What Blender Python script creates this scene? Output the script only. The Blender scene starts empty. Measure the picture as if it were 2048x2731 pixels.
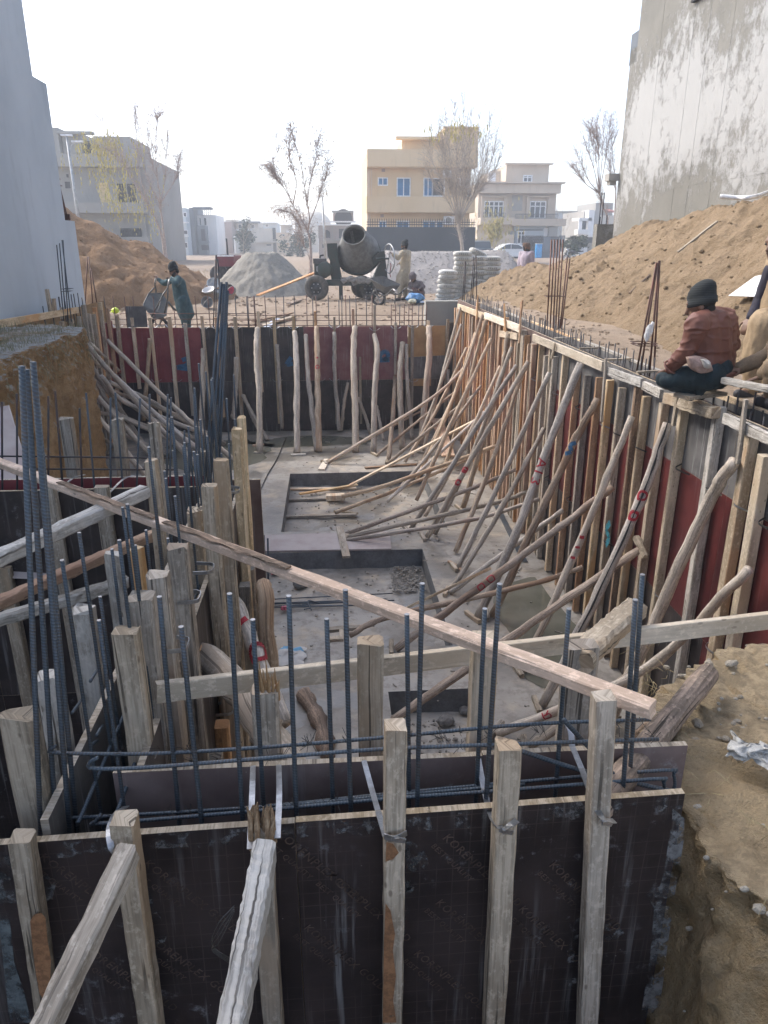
import bpy, bmesh, math, random
from mathutils import Vector, Matrix, Quaternion, noise
random.seed(7)
RAD = math.radians
sc = bpy.context.scene
COL = sc.collection

# ------------------------------------------------------------------ camera
FPX, CX, CY = 1972.0, 1024.0, 1365.5            # focal length and centre, in pixels of the photograph
PHI = math.atan((CY - 650.0) / FPX)             # pitch down
THE = math.atan((CX - 868.0) / FPX * math.cos(PHI))   # yaw right of the pit's long axis (+Y)
CAM = Vector((0, 0, 4.2))
cd = bpy.data.cameras.new('camera'); cam = bpy.data.objects.new('camera', cd); COL.objects.link(cam)
cam.location = CAM; cam.rotation_euler = (math.pi/2 - PHI, 0, -THE)
cd.sensor_fit = 'VERTICAL'; cd.sensor_height = 36.0; cd.sensor_width = 27.0
cd.lens = FPX / 2731.0 * 36.0; cd.clip_start = 0.05; cd.clip_end = 3000
sc.camera = cam

# ------------------------------------------------------------------ sky, sun, exposure
SUN_EL, SUN_AZ = RAD(40), RAD(-56)                # azimuth from +Y towards +X; the sun stands ahead on the left
w = bpy.data.worlds.new('World'); sc.world = w; w.use_nodes = True
wn = w.node_tree.nodes; wl = w.node_tree.links; wn.clear()
sky = wn.new('ShaderNodeTexSky'); sky.sky_type = 'NISHITA'; sky.sun_disc = False
sky.sun_elevation = SUN_EL; sky.sun_rotation = SUN_AZ
sky.air_density = 0.75; sky.dust_density = 4.0; sky.ozone_density = 0.6; sky.altitude = 500
bg = wn.new('ShaderNodeBackground'); bg.inputs[1].default_value = 0.15
wo = wn.new('ShaderNodeOutputWorld')
hsv = wn.new('ShaderNodeHueSaturation'); hsv.inputs['Saturation'].default_value = 0.78   # hazy, whitish winter sky
wl.new(sky.outputs[0], hsv.inputs['Color']); wl.new(hsv.outputs[0], bg.inputs[0]); wl.new(bg.outputs[0], wo.inputs[0])
sl = bpy.data.lights.new('sun', 'SUN'); sl.energy = 0.75; sl.angle = RAD(22); sl.color = (1.0, 0.945, 0.86)
so = bpy.data.objects.new('sun', sl); COL.objects.link(so); so.location = (-30, 20, 40)
sd = Vector((math.sin(SUN_AZ)*math.cos(SUN_EL), math.cos(SUN_AZ)*math.cos(SUN_EL), math.sin(SUN_EL)))
so.rotation_euler = sd.to_track_quat('Z', 'Y').to_euler()
sc.view_settings.view_transform = 'Standard'; sc.view_settings.look = 'None'
sc.view_settings.gamma = 1.0; sc.view_settings.exposure = 1.72
sc.render.resolution_x = 768; sc.render.resolution_y = 1024

# ------------------------------------------------------------------ pixel -> place
_F = Vector((math.sin(THE)*math.cos(PHI), math.cos(THE)*math.cos(PHI), -math.sin(PHI)))
_R = Vector((math.cos(THE), -math.sin(THE), 0)); _U = _R.cross(_F)
ZN = {'A':(0,750,.42194),'B':(600,750,.42194),'C':(600,1250,.42194),'D':(0,1250,.42194),'E':(0,1850,.42194),
 'F':(600,1850,.48222),'G':(1300,1750,.45087),'R':(1200,700,.51115),'S':(1200,1250,.51115),'P':(0,0,1.0),
 'K':(0,250,.42194),'L':(500,300,.3918),'M':(900,250,.45208),'N':(1400,0,.3906),'T':(1700,620,.22597),
 'V':(800,580,.217),'W':(1200,430,.27728),'Q':(460,520,.31344),'H':(380,680,.19289),'I':(1050,600,.18686),
 'J':(1180,1100,.24111),'O':(1150,1450,.30139),'Yy':(1600,900,.27119),'Xx':(400,1600,.30139),
 'd1':(0,1250,.24111),'d2':(0,1650,.24111),'d3':(350,1100,.24111),'d4':(0,1000,.24111),'r5':(1050,800,.21097)}
def pt(z, x, y, X=None, Y=None, Z=None):
    """ray through a pixel of the photograph, cut with the plane the thing stands on or against"""
    o = ZN[z]; px = o[0] + x*o[2]; py = o[1] + y*o[2]
    d = _F + _R*((px-CX)/FPX) - _U*((py-CY)/FPX)
    if X is not None: t = X/d.x
    elif Y is not None: t = Y/d.y
    else: t = (Z-CAM.z)/d.z
    return CAM + d*t

# ------------------------------------------------------------------ mesh helpers
def V(*a): return Vector(a)
class MB:
    def __init__(s): s.v=[]; s.f=[]; s.uv=[]; s.mi=[]; s.cur=0
    def face(s, idx, uv=None):
        s.f.append(tuple(idx)); s.uv.append(uv or [(0,0)]*len(idx)); s.mi.append(s.cur)
    def loft(s, rings, caps=True, closed=True, lens=None):
        b=len(s.v); n=len(rings[0])
        for r in rings: s.v.extend(r)
        L=0; ls=[0]
        for i in range(1,len(rings)):
            c0=sum(rings[i-1],Vector())/n; c1=sum(rings[i],Vector())/n; L+=(c1-c0).length; ls.append(L)
        per=[0]
        k0=max(range(len(rings)), key=lambda k: sum((rings[k][j]-rings[k][(j+1)%n]).length for j in range(n)))
        for j in range(n): per.append(per[-1]+(rings[k0][j]-rings[k0][(j+1)%n]).length)
        m=n if closed else n-1
        for i in range(len(rings)-1):
            for j in range(m):
                a=b+i*n+j; c=b+i*n+(j+1)%n
                s.face((a,c,c+n,a+n),[(per[j],ls[i]),(per[j+1],ls[i]),(per[j+1],ls[i+1]),(per[j],ls[i+1])])
        if caps and closed:
            s.face([b+j for j in range(n)][::-1],[(per[j]*.5,per[j]*.3) for j in range(n)][::-1])
            e=b+(len(rings)-1)*n
            s.face([e+j for j in range(n)],[(per[j]*.5,per[j]*.3) for j in range(n)])
    def box(s, c, size, rz=0, R=None):
        c=Vector(c); M=R if R is not None else Matrix.Rotation(rz,3,'Z')
        h=Vector(size)/2; b=len(s.v)
        for z in (-1,1):
            for x,y in ((-1,-1),(1,-1),(1,1),(-1,1)): s.v.append(c+M@Vector((x*h.x,y*h.y,z*h.z)))
        sx,sy,sz=size
        def q(i,j,k,l,a,d): s.face((b+i,b+j,b+k,b+l),[(0,0),(a,0),(a,d),(0,d)])
        q(3,2,1,0,sx,sy); q(4,5,6,7,sx,sy); q(0,1,5,4,sx,sz); q(1,2,6,5,sy,sz); q(2,3,7,6,sx,sz); q(3,0,4,7,sy,sz)
    def beam(s, p0, p1, w, d, up=None, segs=1, jit=0.0, ch=0.0, seed=None, wob=0.0, taper=1.0, rough_end=0.0):
        """timber: w across 'side', d along 'up', chamfered section, uneven when jit or wob"""
        rnd=random.Random(seed if seed is not None else random.random())
        p0=Vector(p0); p1=Vector(p1); t=(p1-p0).normalized()
        if up is None: up=Vector((0,0,1)) if abs(t.z)<.8 else Vector((0,1,0))
        side=t.cross(Vector(up)).normalized(); u2=side.cross(t).normalized()
        if ch>0: sec=[(-w/2+ch,-d/2),(w/2-ch,-d/2),(w/2,-d/2+ch),(w/2,d/2-ch),(w/2-ch,d/2),(-w/2+ch,d/2),(-w/2,d/2-ch),(-w/2,-d/2+ch)]
        else: sec=[(-w/2,-d/2),(w/2,-d/2),(w/2,d/2),(-w/2,d/2)]
        rings=[]; pa=rnd.random()*6; pb=rnd.random()*6
        for i in range(segs+1):
            k=i/segs; c=p0.lerp(p1,k)
            if wob: c=c+side*(math.sin(k*3.1+pa)-math.sin(pa))*wob+u2*(math.sin(k*2.3+pb)-math.sin(pb))*wob
            sc_=1+(taper-1)*k
            r=[]
            for (a,e) in sec:
                q=c+side*(a*sc_+rnd.uniform(-jit,jit))+u2*(e*sc_+rnd.uniform(-jit,jit))
                if rough_end and i in (0,segs): q=q+t*rnd.uniform(-rough_end,rough_end)
                r.append(q)
            rings.append(r)
        s.loft(rings)
    def tube(s, pts, rad, n=8, jit=0.0, seed=None, caps=True):
        rnd=random.Random(seed if seed is not None else random.random())
        pts=[Vector(p) for p in pts]
        if not hasattr(rad,'__len__'): rad=[rad]*len(pts)
        rings=[]; fr=None
        for i,p in enumerate(pts):
            t=(pts[min(i+1,len(pts)-1)]-pts[max(i-1,0)])
            t=t.normalized() if t.length>1e-9 else Vector((0,0,1))
            if fr is None:
                a=Vector((0,0,1)) if abs(t.z)<.9 else Vector((0,1,0)); fr=(a-t*a.dot(t)).normalized()
            else:
                fr=fr-t*fr.dot(t); fr=fr.normalized() if fr.length>1e-6 else t.orthogonal().normalized()
            b=t.cross(fr)
            rings.append([p+(fr*math.cos(2*math.pi*j/n)+b*math.sin(2*math.pi*j/n))*rad[i]*(1+rnd.uniform(-jit,jit)) for j in range(n)])
        s.loft(rings,caps)
    def lathe(s, prof, axis0, axis1, n=16, caps=False):
        a=Vector(axis0); t=(Vector(axis1)-a).normalized(); u=t.orthogonal().normalized(); b=t.cross(u)
        s.loft([[a+t*h+(u*math.cos(2*math.pi*j/n)+b*math.sin(2*math.pi*j/n))*max(r,1e-4) for j in range(n)] for (r,h) in prof],caps)
    def ell(s, c, r, n=10, m=7, M=None):
        c=Vector(c); M=M or Matrix.Identity(3)
        s.loft([[c+M@Vector((math.cos(2*math.pi*j/n)*math.sin(math.pi*(i+.02)/(m+.04))*r[0],math.sin(2*math.pi*j/n)*math.sin(math.pi*(i+.02)/(m+.04))*r[1],-math.cos(math.pi*(i+.02)/(m+.04))*r[2])) for j in range(n)] for i in range(m+1)])
    def grid(s, fn, us, vs):
        b=len(s.v); n=len(us)
        for v in vs:
            for u in us: s.v.append(Vector(fn(u,v)))
        for i in range(len(vs)-1):
            for j in range(n-1):
                a=b+i*n+j
                s.face((a,a+1,a+1+n,a+n),[(us[j],vs[i]),(us[j+1],vs[i]),(us[j+1],vs[i+1]),(us[j],vs[i+1])])
    def quad(s,a,b,c,d,uv=None):
        k=len(s.v); s.v+= [Vector(a),Vector(b),Vector(c),Vector(d)]
        a,b,c,d=map(Vector,(a,b,c,d))
        s.face((k,k+1,k+2,k+3),uv or [(0,0),((b-a).length,0),((b-a).length,(d-a).length),(0,(d-a).length)])
    def mesh(s,name,mats,smooth=False):
        me=bpy.data.meshes.new(name); me.from_pydata([tuple(v) for v in s.v],[],s.f)
        lay=me.uv_layers.new(name='UVMap'); flat=[c for u in s.uv for q in u for c in q]
        lay.data.foreach_set('uv',flat)
        if not isinstance(mats,(list,tuple)): mats=[mats]
        for m in mats: me.materials.append(m)
        if len(mats)>1: me.polygons.foreach_set('material_index',s.mi)
        if smooth: me.polygons.foreach_set('use_smooth',[True]*len(s.f))
        me.update(); return me

def put(name, me, parent=None, loc=None, rot=None, scale=None):
    o=bpy.data.objects.new(name, me); COL.objects.link(o)
    if loc is not None: o.location=loc
    if rot is not None: o.rotation_euler=rot
    if scale is not None: o.scale=scale
    if parent is not None:
        o.parent=parent; o.matrix_parent_inverse=Matrix.Translation(-ROOTLOC[parent.name])
    ROOTLOC[o.name]=ROOTLOC[parent.name] if parent is not None else Vector(loc or (0,0,0))
    if parent is not None: ROOTLOC[o.name]=Vector(loc or (0,0,0))
    return o
ROOTLOC={}
def obj(name, mb, mats, parent=None, smooth=False): return put(name, mb.mesh(name,mats,smooth), parent)
def thing(name, label, cat, loc, group=None):
    o=bpy.data.objects.new(name,None); COL.objects.link(o); o.location=loc; o.empty_display_size=.2
    ROOTLOC[o.name]=Vector(loc); return tag(o,label,cat,group)
def tag(o,label,cat,group=None):
    o['label']=label; o['category']=cat
    if group: o['group']=group
    return o
def struct(o): o['kind']='structure'; return o
def stuff(o): o['kind']='stuff'; return o
def lerp(a,b,k): return a+(b-a)*k
def sstep(a,b,x):
    t=max(0,min(1,(x-a)/(b-a))); return t*t*(3-2*t)
def fbm(p,o=4): return noise.fractal(Vector(p),1.0,2.0,o)
def bez(pts,n):
    """smooth curve through points (Catmull-Rom)"""
    pts=[Vector(p) for p in pts]
    if len(pts)==2: return [pts[0].lerp(pts[1],i/n) for i in range(n+1)]
    P=[pts[0]*2-pts[1]]+pts+[pts[-1]*2-pts[-2]]; out=[]
    m=len(pts)-1
    for i in range(n+1):
        x=min(i/n*m,m-1e-6); k=int(x); t=x-k; a,b,c,d=P[k:k+4]
        out.append(.5*((2*b)+(c-a)*t+(2*a-5*b+4*c-d)*t*t+(3*b-a-3*c+d)*t**3))
    return out

# ------------------------------------------------------------------ materials
class NT:
    def __init__(s,name):
        s.m=bpy.data.materials.new(name); s.m.use_nodes=True; s.n=s.m.node_tree.nodes; s.l=s.m.node_tree.links
        s.b=s.n['Principled BSDF']; s.out=s.n['Material Output']
    def new(s,t,**k):
        x=s.n.new(t)
        for a,v in k.items(): setattr(x,a,v)
        return x
    def link(s,a,b): s.l.new(a,b)
    def set(s,inp,val):
        if hasattr(val,'is_output') or hasattr(val,'links'): s.l.new(val,inp)
        else: inp.default_value=val
    def co(s,kind='Object'): return s.new('ShaderNodeTexCoord').outputs[kind]
    def mapv(s,vec,scale=(1,1,1),loc=(0,0,0),rot=(0,0,0)):
        m=s.new('ShaderNodeMapping'); s.link(vec,m.inputs[0]); m.inputs[1].default_value=loc; m.inputs[2].default_value=rot; m.inputs[3].default_value=scale
        return m.outputs[0]
    def noise(s,vec,scale,detail=4,rough=.55,dist=0):
        x=s.new('ShaderNodeTexNoise'); s.link(vec,x.inputs['Vector']); x.inputs['Scale'].default_value=scale; x.inputs['Detail'].default_value=detail
        x.inputs['Roughness'].default_value=rough; x.inputs['Distortion'].default_value=dist; return x.outputs['Fac']
    def voro(s,vec,scale,feat='F1'):
        x=s.new('ShaderNodeTexVoronoi',feature=feat); s.link(vec,x.inputs['Vector']); x.inputs['Scale'].default_value=scale; return x.outputs['Distance']
    def ramp(s,fac,a,b,ca=0.0,cb=1.0):
        x=s.new('ShaderNodeMapRange'); s.set(x.inputs[0],fac); x.inputs[1].default_value=a; x.inputs[2].default_value=b; x.inputs[3].default_value=ca; x.inputs[4].default_value=cb
        x.interpolation_type='SMOOTHSTEP'; return x.outputs[0]
    def mix(s,fac,a,b,mode='MIX'):
        x=s.new('ShaderNodeMix',data_type='RGBA',blend_type=mode); s.set(x.inputs[0],fac)
        s.set(x.inputs[6],a if not isinstance(a,tuple) else (*a[:3],1)); s.set(x.inputs[7],b if not isinstance(b,tuple) else (*b[:3],1)); return x.outputs[2]
    def math(s,op,a,b=0.0):
        x=s.new('ShaderNodeMath',operation=op); s.set(x.inputs[0],a); s.set(x.inputs[1],b); return x.outputs[0]
    def bump(s,h,strength=.5,dist=.01,prev=None):
        x=s.new('ShaderNodeBump'); s.set(x.inputs['Height'],h); x.inputs['Strength'].default_value=strength; x.inputs['Distance'].default_value=dist
        if prev is not None: s.link(prev,x.inputs['Normal'])
        return x.outputs[0]
    def rnd(s): return s.new('ShaderNodeObjectInfo').outputs['Random']
    def done(s,col=None,rough=None,bump=None,metal=None,spec=None):
        if col is not None: s.set(s.b.inputs['Base Color'],col if not isinstance(col,tuple) else (*col[:3],1))
        if rough is not None: s.set(s.b.inputs['Roughness'],rough)
        if metal is not None: s.set(s.b.inputs['Metallic'],metal)
        if spec is not None: s.b.inputs['Specular IOR Level'].default_value=spec
        if bump is not None: s.link(bump,s.b.inputs['Normal'])
        return s.m
def plain(name,c,rough=.7,metal=0,var=.25,scale=6,bumps=.15,dirt=None):
    t=NT(name); v=t.co(); n=t.noise(v,scale,5,.6); n2=t.noise(v,scale*7,3)
    k=t.math('ADD',t.math('MULTIPLY',n,.7),t.math('MULTIPLY',n2,.3))
    c2=dirt or tuple(x*(1-var) for x in c)
    return t.done(t.mix(t.ramp(k,.35,.65),c2,tuple(min(1,x*(1+var*.5)) for x in c)),rough,t.bump(k,bumps,.02),metal)

def wood(name,c1,c2,crack=.5,stain=None,fine=1.0,white=0.0,rough=.85,bumpd=.004,gm=.6):
    t=NT(name); uv=t.co('UV'); r=t.rnd()
    off=t.new('ShaderNodeVectorMath',operation='ADD'); t.link(uv,off.inputs[0])
    cmb=t.new('ShaderNodeCombineXYZ'); t.link(t.math('MULTIPLY',r,37.0),cmb.inputs[0]); t.link(t.math('MULTIPLY',r,91.0),cmb.inputs[1]); t.link(t.math('MULTIPLY',r,13.0),cmb.inputs[2])
    t.link(cmb.outputs[0],off.inputs[1]); u=off.outputs[0]
    g=t.noise(t.mapv(u,(150*fine,5,1)),1,4,.6,.15)
    bl=t.noise(t.mapv(u,(11,2.2,1)),1,5,.65)
    big=t.noise(t.mapv(u,(4,1.1,1)),1,3)
    sp2=t.noise(t.mapv(u,(60,38,1)),1,4,.7)
    ck=t.noise(t.mapv(u,(85,1.6,1)),1,2,.5,.1)
    crk=t.math('MULTIPLY',t.ramp(ck,.345,.39,1,0),t.ramp(t.noise(t.mapv(u,(6,1.4,1)),1,2),.40,.52))
    sp=t.math('MULTIPLY',t.ramp(t.voro(t.mapv(u,(34,15,1)),1),.10,.2,1,0),t.ramp(t.noise(t.mapv(u,(5,2,1)),1,2),.46,.58))
    c=t.mix(t.ramp(bl,.38,.62),tuple(x*.82 for x in c1),tuple(min(1,x*1.08) for x in c2))
    c=t.mix(t.math('MULTIPLY',t.ramp(g,.42,.64),gm),c,tuple(x*.52 for x in c1))
    c=t.mix(t.math('MULTIPLY',t.ramp(sp2,.5,.66),.45),c,tuple(min(1,x*1.35+.03) for x in c2))
    if stain: c=t.mix(t.math('MULTIPLY',t.ramp(big,.52,.62),.7),c,stain)
    if white: c=t.mix(t.math('MULTIPLY',t.ramp(t.noise(t.mapv(u,(18,6,1)),1,5,.7),.45,.6),white),c,(.58,.56,.52))
    c=t.mix(t.math('MULTIPLY',crk,crack),c,(.035,.028,.022))
    c=t.mix(t.math('MULTIPLY',sp,.55),c,(.06,.04,.028))
    hs=t.new('ShaderNodeHueSaturation'); t.link(c,hs.inputs['Color']); t.link(t.ramp(r,0,1,.82,1.18),hs.inputs['Value'])
    t.link(t.ramp(t.math('FRACT',t.math('MULTIPLY',r,7.3)),0,1,.75,1.1),hs.inputs['Saturation'])
    h=t.math('SUBTRACT',t.math('MULTIPLY',g,.4),t.math('MULTIPLY',crk,1.2))
    return t.done(hs.outputs[0],rough,t.bump(t.math('ADD',h,t.math('MULTIPLY',sp2,.35)),.6,bumpd),spec=.22)
W_NEW=wood('wood_new',(.52,.39,.24),(.62,.49,.33),.1,(.52,.30,.14),gm=.3)
W_ORG=wood('wood_orange',(.46,.27,.15),(.56,.36,.21),.15,(.4,.2,.1),gm=.4)
W_GREY=wood('wood_grey',(.365,.305,.23),(.465,.40,.315),.75,(.40,.30,.205))
W_WHT=wood('wood_white',(.37,.34,.295),(.47,.44,.39),.85,None,1,.5)
W_PALE=wood('wood_pale',(.60,.50,.36),(.68,.58,.44),.04,(.62,.49,.33),gm=.16)
W_BARK=wood('wood_bark',(.20,.15,.11),(.36,.25,.17),.9,(.12,.09,.07),.6,0,.95,.012)
W_RAW=wood('wood_splinter',(.42,.25,.11),(.55,.38,.2),.9,(.3,.15,.06),1.2,0,.9,.012)
P_GREY=wood('pole_grey',(.42,.365,.30),(.53,.465,.39),.5,(.36,.29,.225),.7)
P_TAN=wood('pole_tan',(.46,.355,.255),(.54,.43,.32),.4,(.36,.24,.16),.7)
P_DARK=wood('pole_dark',(.31,.245,.19),(.41,.33,.26),.6,(.27,.17,.11),.7)

def ply(name,c,c2,streak=.3,grid=0.0,scuff=.4,rough=.42,top=0.0):
    """film-faced plywood; uv in metres, v upwards"""
    t=NT(name); uv=t.co('UV'); r=t.rnd()
    off=t.new('ShaderNodeVectorMath',operation='ADD'); t.link(uv,off.inputs[0])
    cmb=t.new('ShaderNodeCombineXYZ'); t.link(t.math('MULTIPLY',r,31.0),cmb.inputs[0]); t.link(t.math('MULTIPLY',r,17.0),cmb.inputs[1]); t.link(cmb.outputs[0],off.inputs[1]); u=off.outputs[0]
    col=t.mix(t.ramp(t.noise(u,3.5,5,.6),.35,.65),c,c2)
    if grid:
        sx=t.new('ShaderNodeSeparateXYZ'); t.link(uv,sx.inputs[0])
        wob=t.math('MULTIPLY',t.noise(uv,2,2),.02)
        gx=t.ramp(t.math('ABSOLUTE',t.math('SUBTRACT',t.math('FRACT',t.math('MULTIPLY',t.math('ADD',sx.outputs[0],wob),26.0)),.5)),.0,.05,1,0)
        gy=t.ramp(t.math('ABSOLUTE',t.math('SUBTRACT',t.math('FRACT',t.math('MULTIPLY',t.math('ADD',sx.outputs[1],wob),26.0)),.5)),.0,.05,1,0)
        fade=t.ramp(t.noise(u,5,3),.38,.62)
        col=t.mix(t.math('MULTIPLY',t.math('MULTIPLY',t.math('MAXIMUM',gx,gy),fade),grid),col,(.15,.12,.105))
    st=t.ramp(t.noise(t.mapv(u,(38,1.5,1)),1,5,.62),.52,.68)
    st=t.math('MULTIPLY',st,t.ramp(t.noise(t.mapv(u,(3,1.2,1)),1,3),.4,.6))
    col=t.mix(t.math('MULTIPLY',st,streak),col,(.42,.42,.41))
    sc_=t.math('MULTIPLY',t.ramp(t.noise(u,16,6,.75),.56,.72),t.ramp(t.noise(u,2.2,2),.45,.65))
    col=t.mix(t.math('MULTIPLY',sc_,scuff),col,(.36,.37,.38))
    dots=t.ramp(t.voro(u,34),.03,.075,1,0)
    col=t.mix(t.math('MULTIPLY',t.math('MULTIPLY',dots,t.ramp(t.noise(u,6,2),.5,.65)),.5),col,(.5,.49,.46))
    return t.done(col,t.ramp(sc_,0,1,rough,.85),t.bump(t.noise(u,60,4),.12,.003),spec=.4)
PLY_BLK=ply('ply_black',(.021,.016,.017),(.048,.036,.035),.42,.4,.8,.45)
PLY_DRK=ply('ply_dark',(.034,.029,.029),(.07,.056,.052),.45,0,.5)
PLY_RED=ply('ply_red',(.095,.017,.018),(.13,.026,.025),.10,.12,.08,.5)
PLY_MAR=ply('ply_maroon',(.20,.04,.048),(.26,.062,.066),.22,0,.15,.5)
PLY_PUR=ply('ply_purple',(.19,.065,.07),(.25,.11,.112),.35,0,.4,.6)
PLY_GRY=ply('ply_grey',(.10,.095,.095),(.17,.165,.16),.75,0,.5,.7)
PLY_YEL=ply('ply_yellow',(.36,.21,.09),(.44,.28,.13),.1,0,.1,.7)
PLY_OLD=ply('ply_old',(.15,.105,.095),(.23,.175,.16),.35,0,.85,.7)
PLY_BRN=ply('ply_brown',(.10,.06,.05),(.17,.12,.10),.25,0,.55,.65)
PLY_PNK=ply('ply_pink',(.36,.30,.28),(.42,.37,.35),.3,0,.3,.8)
PLY_EDGE=wood('ply_edge',(.42,.33,.22),(.52,.44,.33),.4)

def rebar_mat(name,c,rust,amount,ribs=True):
    t=NT(name); uv=t.co('UV'); v=t.co(); r=t.rnd()
    n=t.noise(v,9,4)
    col=t.mix(t.math('MULTIPLY',t.ramp(n,.4,.68),amount),c,rust)
    sx=t.new('ShaderNodeSeparateXYZ'); t.link(uv,sx.inputs[0])
    if ribs:
        k=t.math('SINE',t.math('ADD',t.math('MULTIPLY',sx.outputs[1],820.0),t.math('MULTIPLY',sx.outputs[0],260.0)))
        return t.done(t.mix(t.ramp(k,.1,1.0),col,tuple(x*1.45 for x in c)),.5,t.bump(k,.5,.0007),.45)
    return t.done(col,.5,None,.5)
RB_BLUE=rebar_mat('rebar_blue_grey',(.068,.088,.108),(.12,.09,.07),.5)
RB_DARK=rebar_mat('rebar_dark',(.05,.053,.06),(.12,.065,.045),.6,False)
RB_RUST=rebar_mat('rebar_rust',(.09,.05,.04),(.16,.07,.05),.7,False)
STEEL=plain('strap_steel',(.42,.43,.44),.32,.8,.3,30,.05)
WIRE=plain('wire',(.09,.085,.08),.5,.7)

def soil(name,c1,c2,c3,scale=1.0,bd=.05,dry=None):
    t=NT(name); v=t.co(); n=t.noise(v,1.6*scale,6,.62); m=t.noise(v,9*scale,6,.7); f=t.noise(v,45*scale,4,.7)
    c=t.mix(t.ramp(n,.36,.64),c1,c2); c=t.mix(t.math('MULTIPLY',t.ramp(m,.45,.7),.6),c,c3)
    c=t.mix(t.math('MULTIPLY',t.ramp(f,.3,.55,1,0),.45),c,tuple(x*.45 for x in c1))  # crevice shade put into the colour: low spots of the fine grain darkened
    vv=t.voro(v,30*scale); c=t.mix(t.math('MULTIPLY',t.ramp(vv,.1,.25,1,0),.3),c,tuple(min(1,x*1.35) for x in c2))
    if dry:
        g=t.new('ShaderNodeNewGeometry'); sx=t.new('ShaderNodeSeparateXYZ'); t.link(g.outputs['True Normal'],sx.inputs[0])
        up=t.math('MULTIPLY',t.ramp(sx.outputs[2],.45,.8),t.ramp(t.noise(v,1.1,4),.3,.5)); c=t.mix(up,c,t.mix(t.ramp(m,.4,.6),dry,tuple(x*.7 for x in dry)))
    h=t.math('ADD',t.math('MULTIPLY',m,.7),t.math('MULTIPLY',f,.3))
    return t.done(c,.95,t.bump(h,.9,bd),spec=.15)
SOIL=soil('soil_excavated',(.24,.174,.106),(.305,.226,.146),(.335,.258,.172),1.3,.09)
SOIL_L=soil('soil_brown',(.24,.15,.085),(.325,.21,.125),(.365,.25,.16),.8,.12)
SOIL_CUT=soil('soil_cut_face',(.33,.215,.11),(.45,.31,.17),(.23,.145,.075),1.5,.08,(.46,.45,.42))
SOIL_NEAR=soil('soil_near',(.34,.245,.135),(.45,.34,.20),(.50,.40,.26),3.0,.04,(.45,.355,.23))
GROUND=soil('ground_soil',(.29,.225,.165),(.36,.285,.215),(.235,.185,.145),.9,.05)
SAND=soil('grey_sand',(.235,.22,.19),(.30,.285,.25),(.345,.33,.29),1.6,.04)
GRAVEL=soil('gravel',(.36,.33,.30),(.42,.385,.355),(.47,.44,.41),1.7,.025)

def concrete_floor():
    t=NT('slab_concrete'); v=t.co(); n=t.noise(v,.9,5,.6); m=t.noise(v,7,6,.7); f=t.noise(v,60,3)
    c=t.mix(t.ramp(n,.38,.62),(.28,.255,.22),(.40,.37,.325)); c=t.mix(t.math('MULTIPLY',t.ramp(m,.48,.62),.6),c,(.21,.188,.16))
    dust=t.ramp(t.noise(v,1.7,5,.65),.52,.66); c=t.mix(t.math('MULTIPLY',dust,.65),c,(.50,.415,.31))
    wet=t.ramp(t.noise(v,.62,6,.6,.4),.50,.57)
    c=t.mix(t.math('MULTIPLY',wet,.62),c,(.13,.115,.09))
    sp=t.ramp(t.voro(v,22),.04,.1,1,0); c=t.mix(t.math('MULTIPLY',sp,.4),c,(.12,.11,.1))
    return t.done(c,t.ramp(wet,0,1,.88,.28),t.bump(t.math('ADD',t.math('MULTIPLY',m,.6),t.math('MULTIPLY',f,.25)),.5,.02))
SLAB=concrete_floor()
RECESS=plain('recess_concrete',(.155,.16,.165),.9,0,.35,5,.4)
def water():
    t=NT('puddle_water'); v=t.co(); n=t.noise(v,1.2,4)
    return t.done(t.mix(t.ramp(n,.35,.65),(.125,.125,.095),(.185,.18,.145)),.06,t.bump(t.noise(v,5,2),.05,.01))
WATER=water()
def plaster(name,c,c2,sc_=.35,eff=0):
    t=NT(name); v=t.co(); n=t.noise(v,sc_,5,.6); m=t.noise(t.mapv(v,(1.6,1.6,.35)),1.3,6,.7); f=t.noise(v,30,3)
    col=t.mix(t.ramp(n,.35,.65),c,c2); col=t.mix(t.math('MULTIPLY',t.ramp(m,.52,.72),.35),col,tuple(x*.72 for x in c))
    b=t.bump(t.math('ADD',f,m),.2,.02)
    if eff:
        e=t.noise(t.mapv(v,(1,1,.8)),.55,3,.55,.2); d=t.noise(t.mapv(v,(2.0,2.0,1.7)),2.4,9,.80,.2)
        sx=t.new('ShaderNodeSeparateXYZ'); t.link(v,sx.inputs[0])
        hz=t.ramp(t.math('ABSOLUTE',t.math('SUBTRACT',sx.outputs[2],6.6)),0,2.6,.16,-.02)
        k=t.math('ADD',t.math('ADD',t.math('MULTIPLY',e,.5),t.math('MULTIPLY',d,.55)),hz)
        pat=t.ramp(k,.56,.66); col=t.mix(t.math('MULTIPLY',pat,.8),col,(.40,.405,.40))
        low=t.ramp(t.math('ADD',sx.outputs[2],t.math('MULTIPLY',t.noise(v,.8,5),2.4)),5.2,7.4,1,0); col=t.mix(t.math('MULTIPLY',low,.4),col,(.18,.17,.145))
        b=t.bump(t.math('ADD',pat,d),.5,.04)
    return t.done(col,.9,b,spec=.2)
PL_LEFT=plaster('plaster_grey_blue',(.44,.495,.54),(.53,.585,.63))
PL_RIGHT=plaster('plaster_efflorescent',(.165,.162,.145),(.215,.21,.188),.5,1)
PL_GREY=plaster('plaster_grey',(.265,.255,.235),(.325,.315,.29),.2)
PL_YEL=plaster('paint_yellow',(.62,.46,.27),(.67,.51,.32),.3)
PL_YEL2=plaster('paint_yellow_side',(.58,.46,.33),(.62,.5,.37),.3)
PL_BEI=plaster('paint_beige',(.48,.40,.31),(.54,.46,.365),.3)
PL_BLK=plaster('boundary_black',(.045,.055,.065),(.065,.075,.085),.25)
PL_WHT=plaster('paint_white',(.70,.70,.69),(.77,.77,.76),.2)
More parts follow.
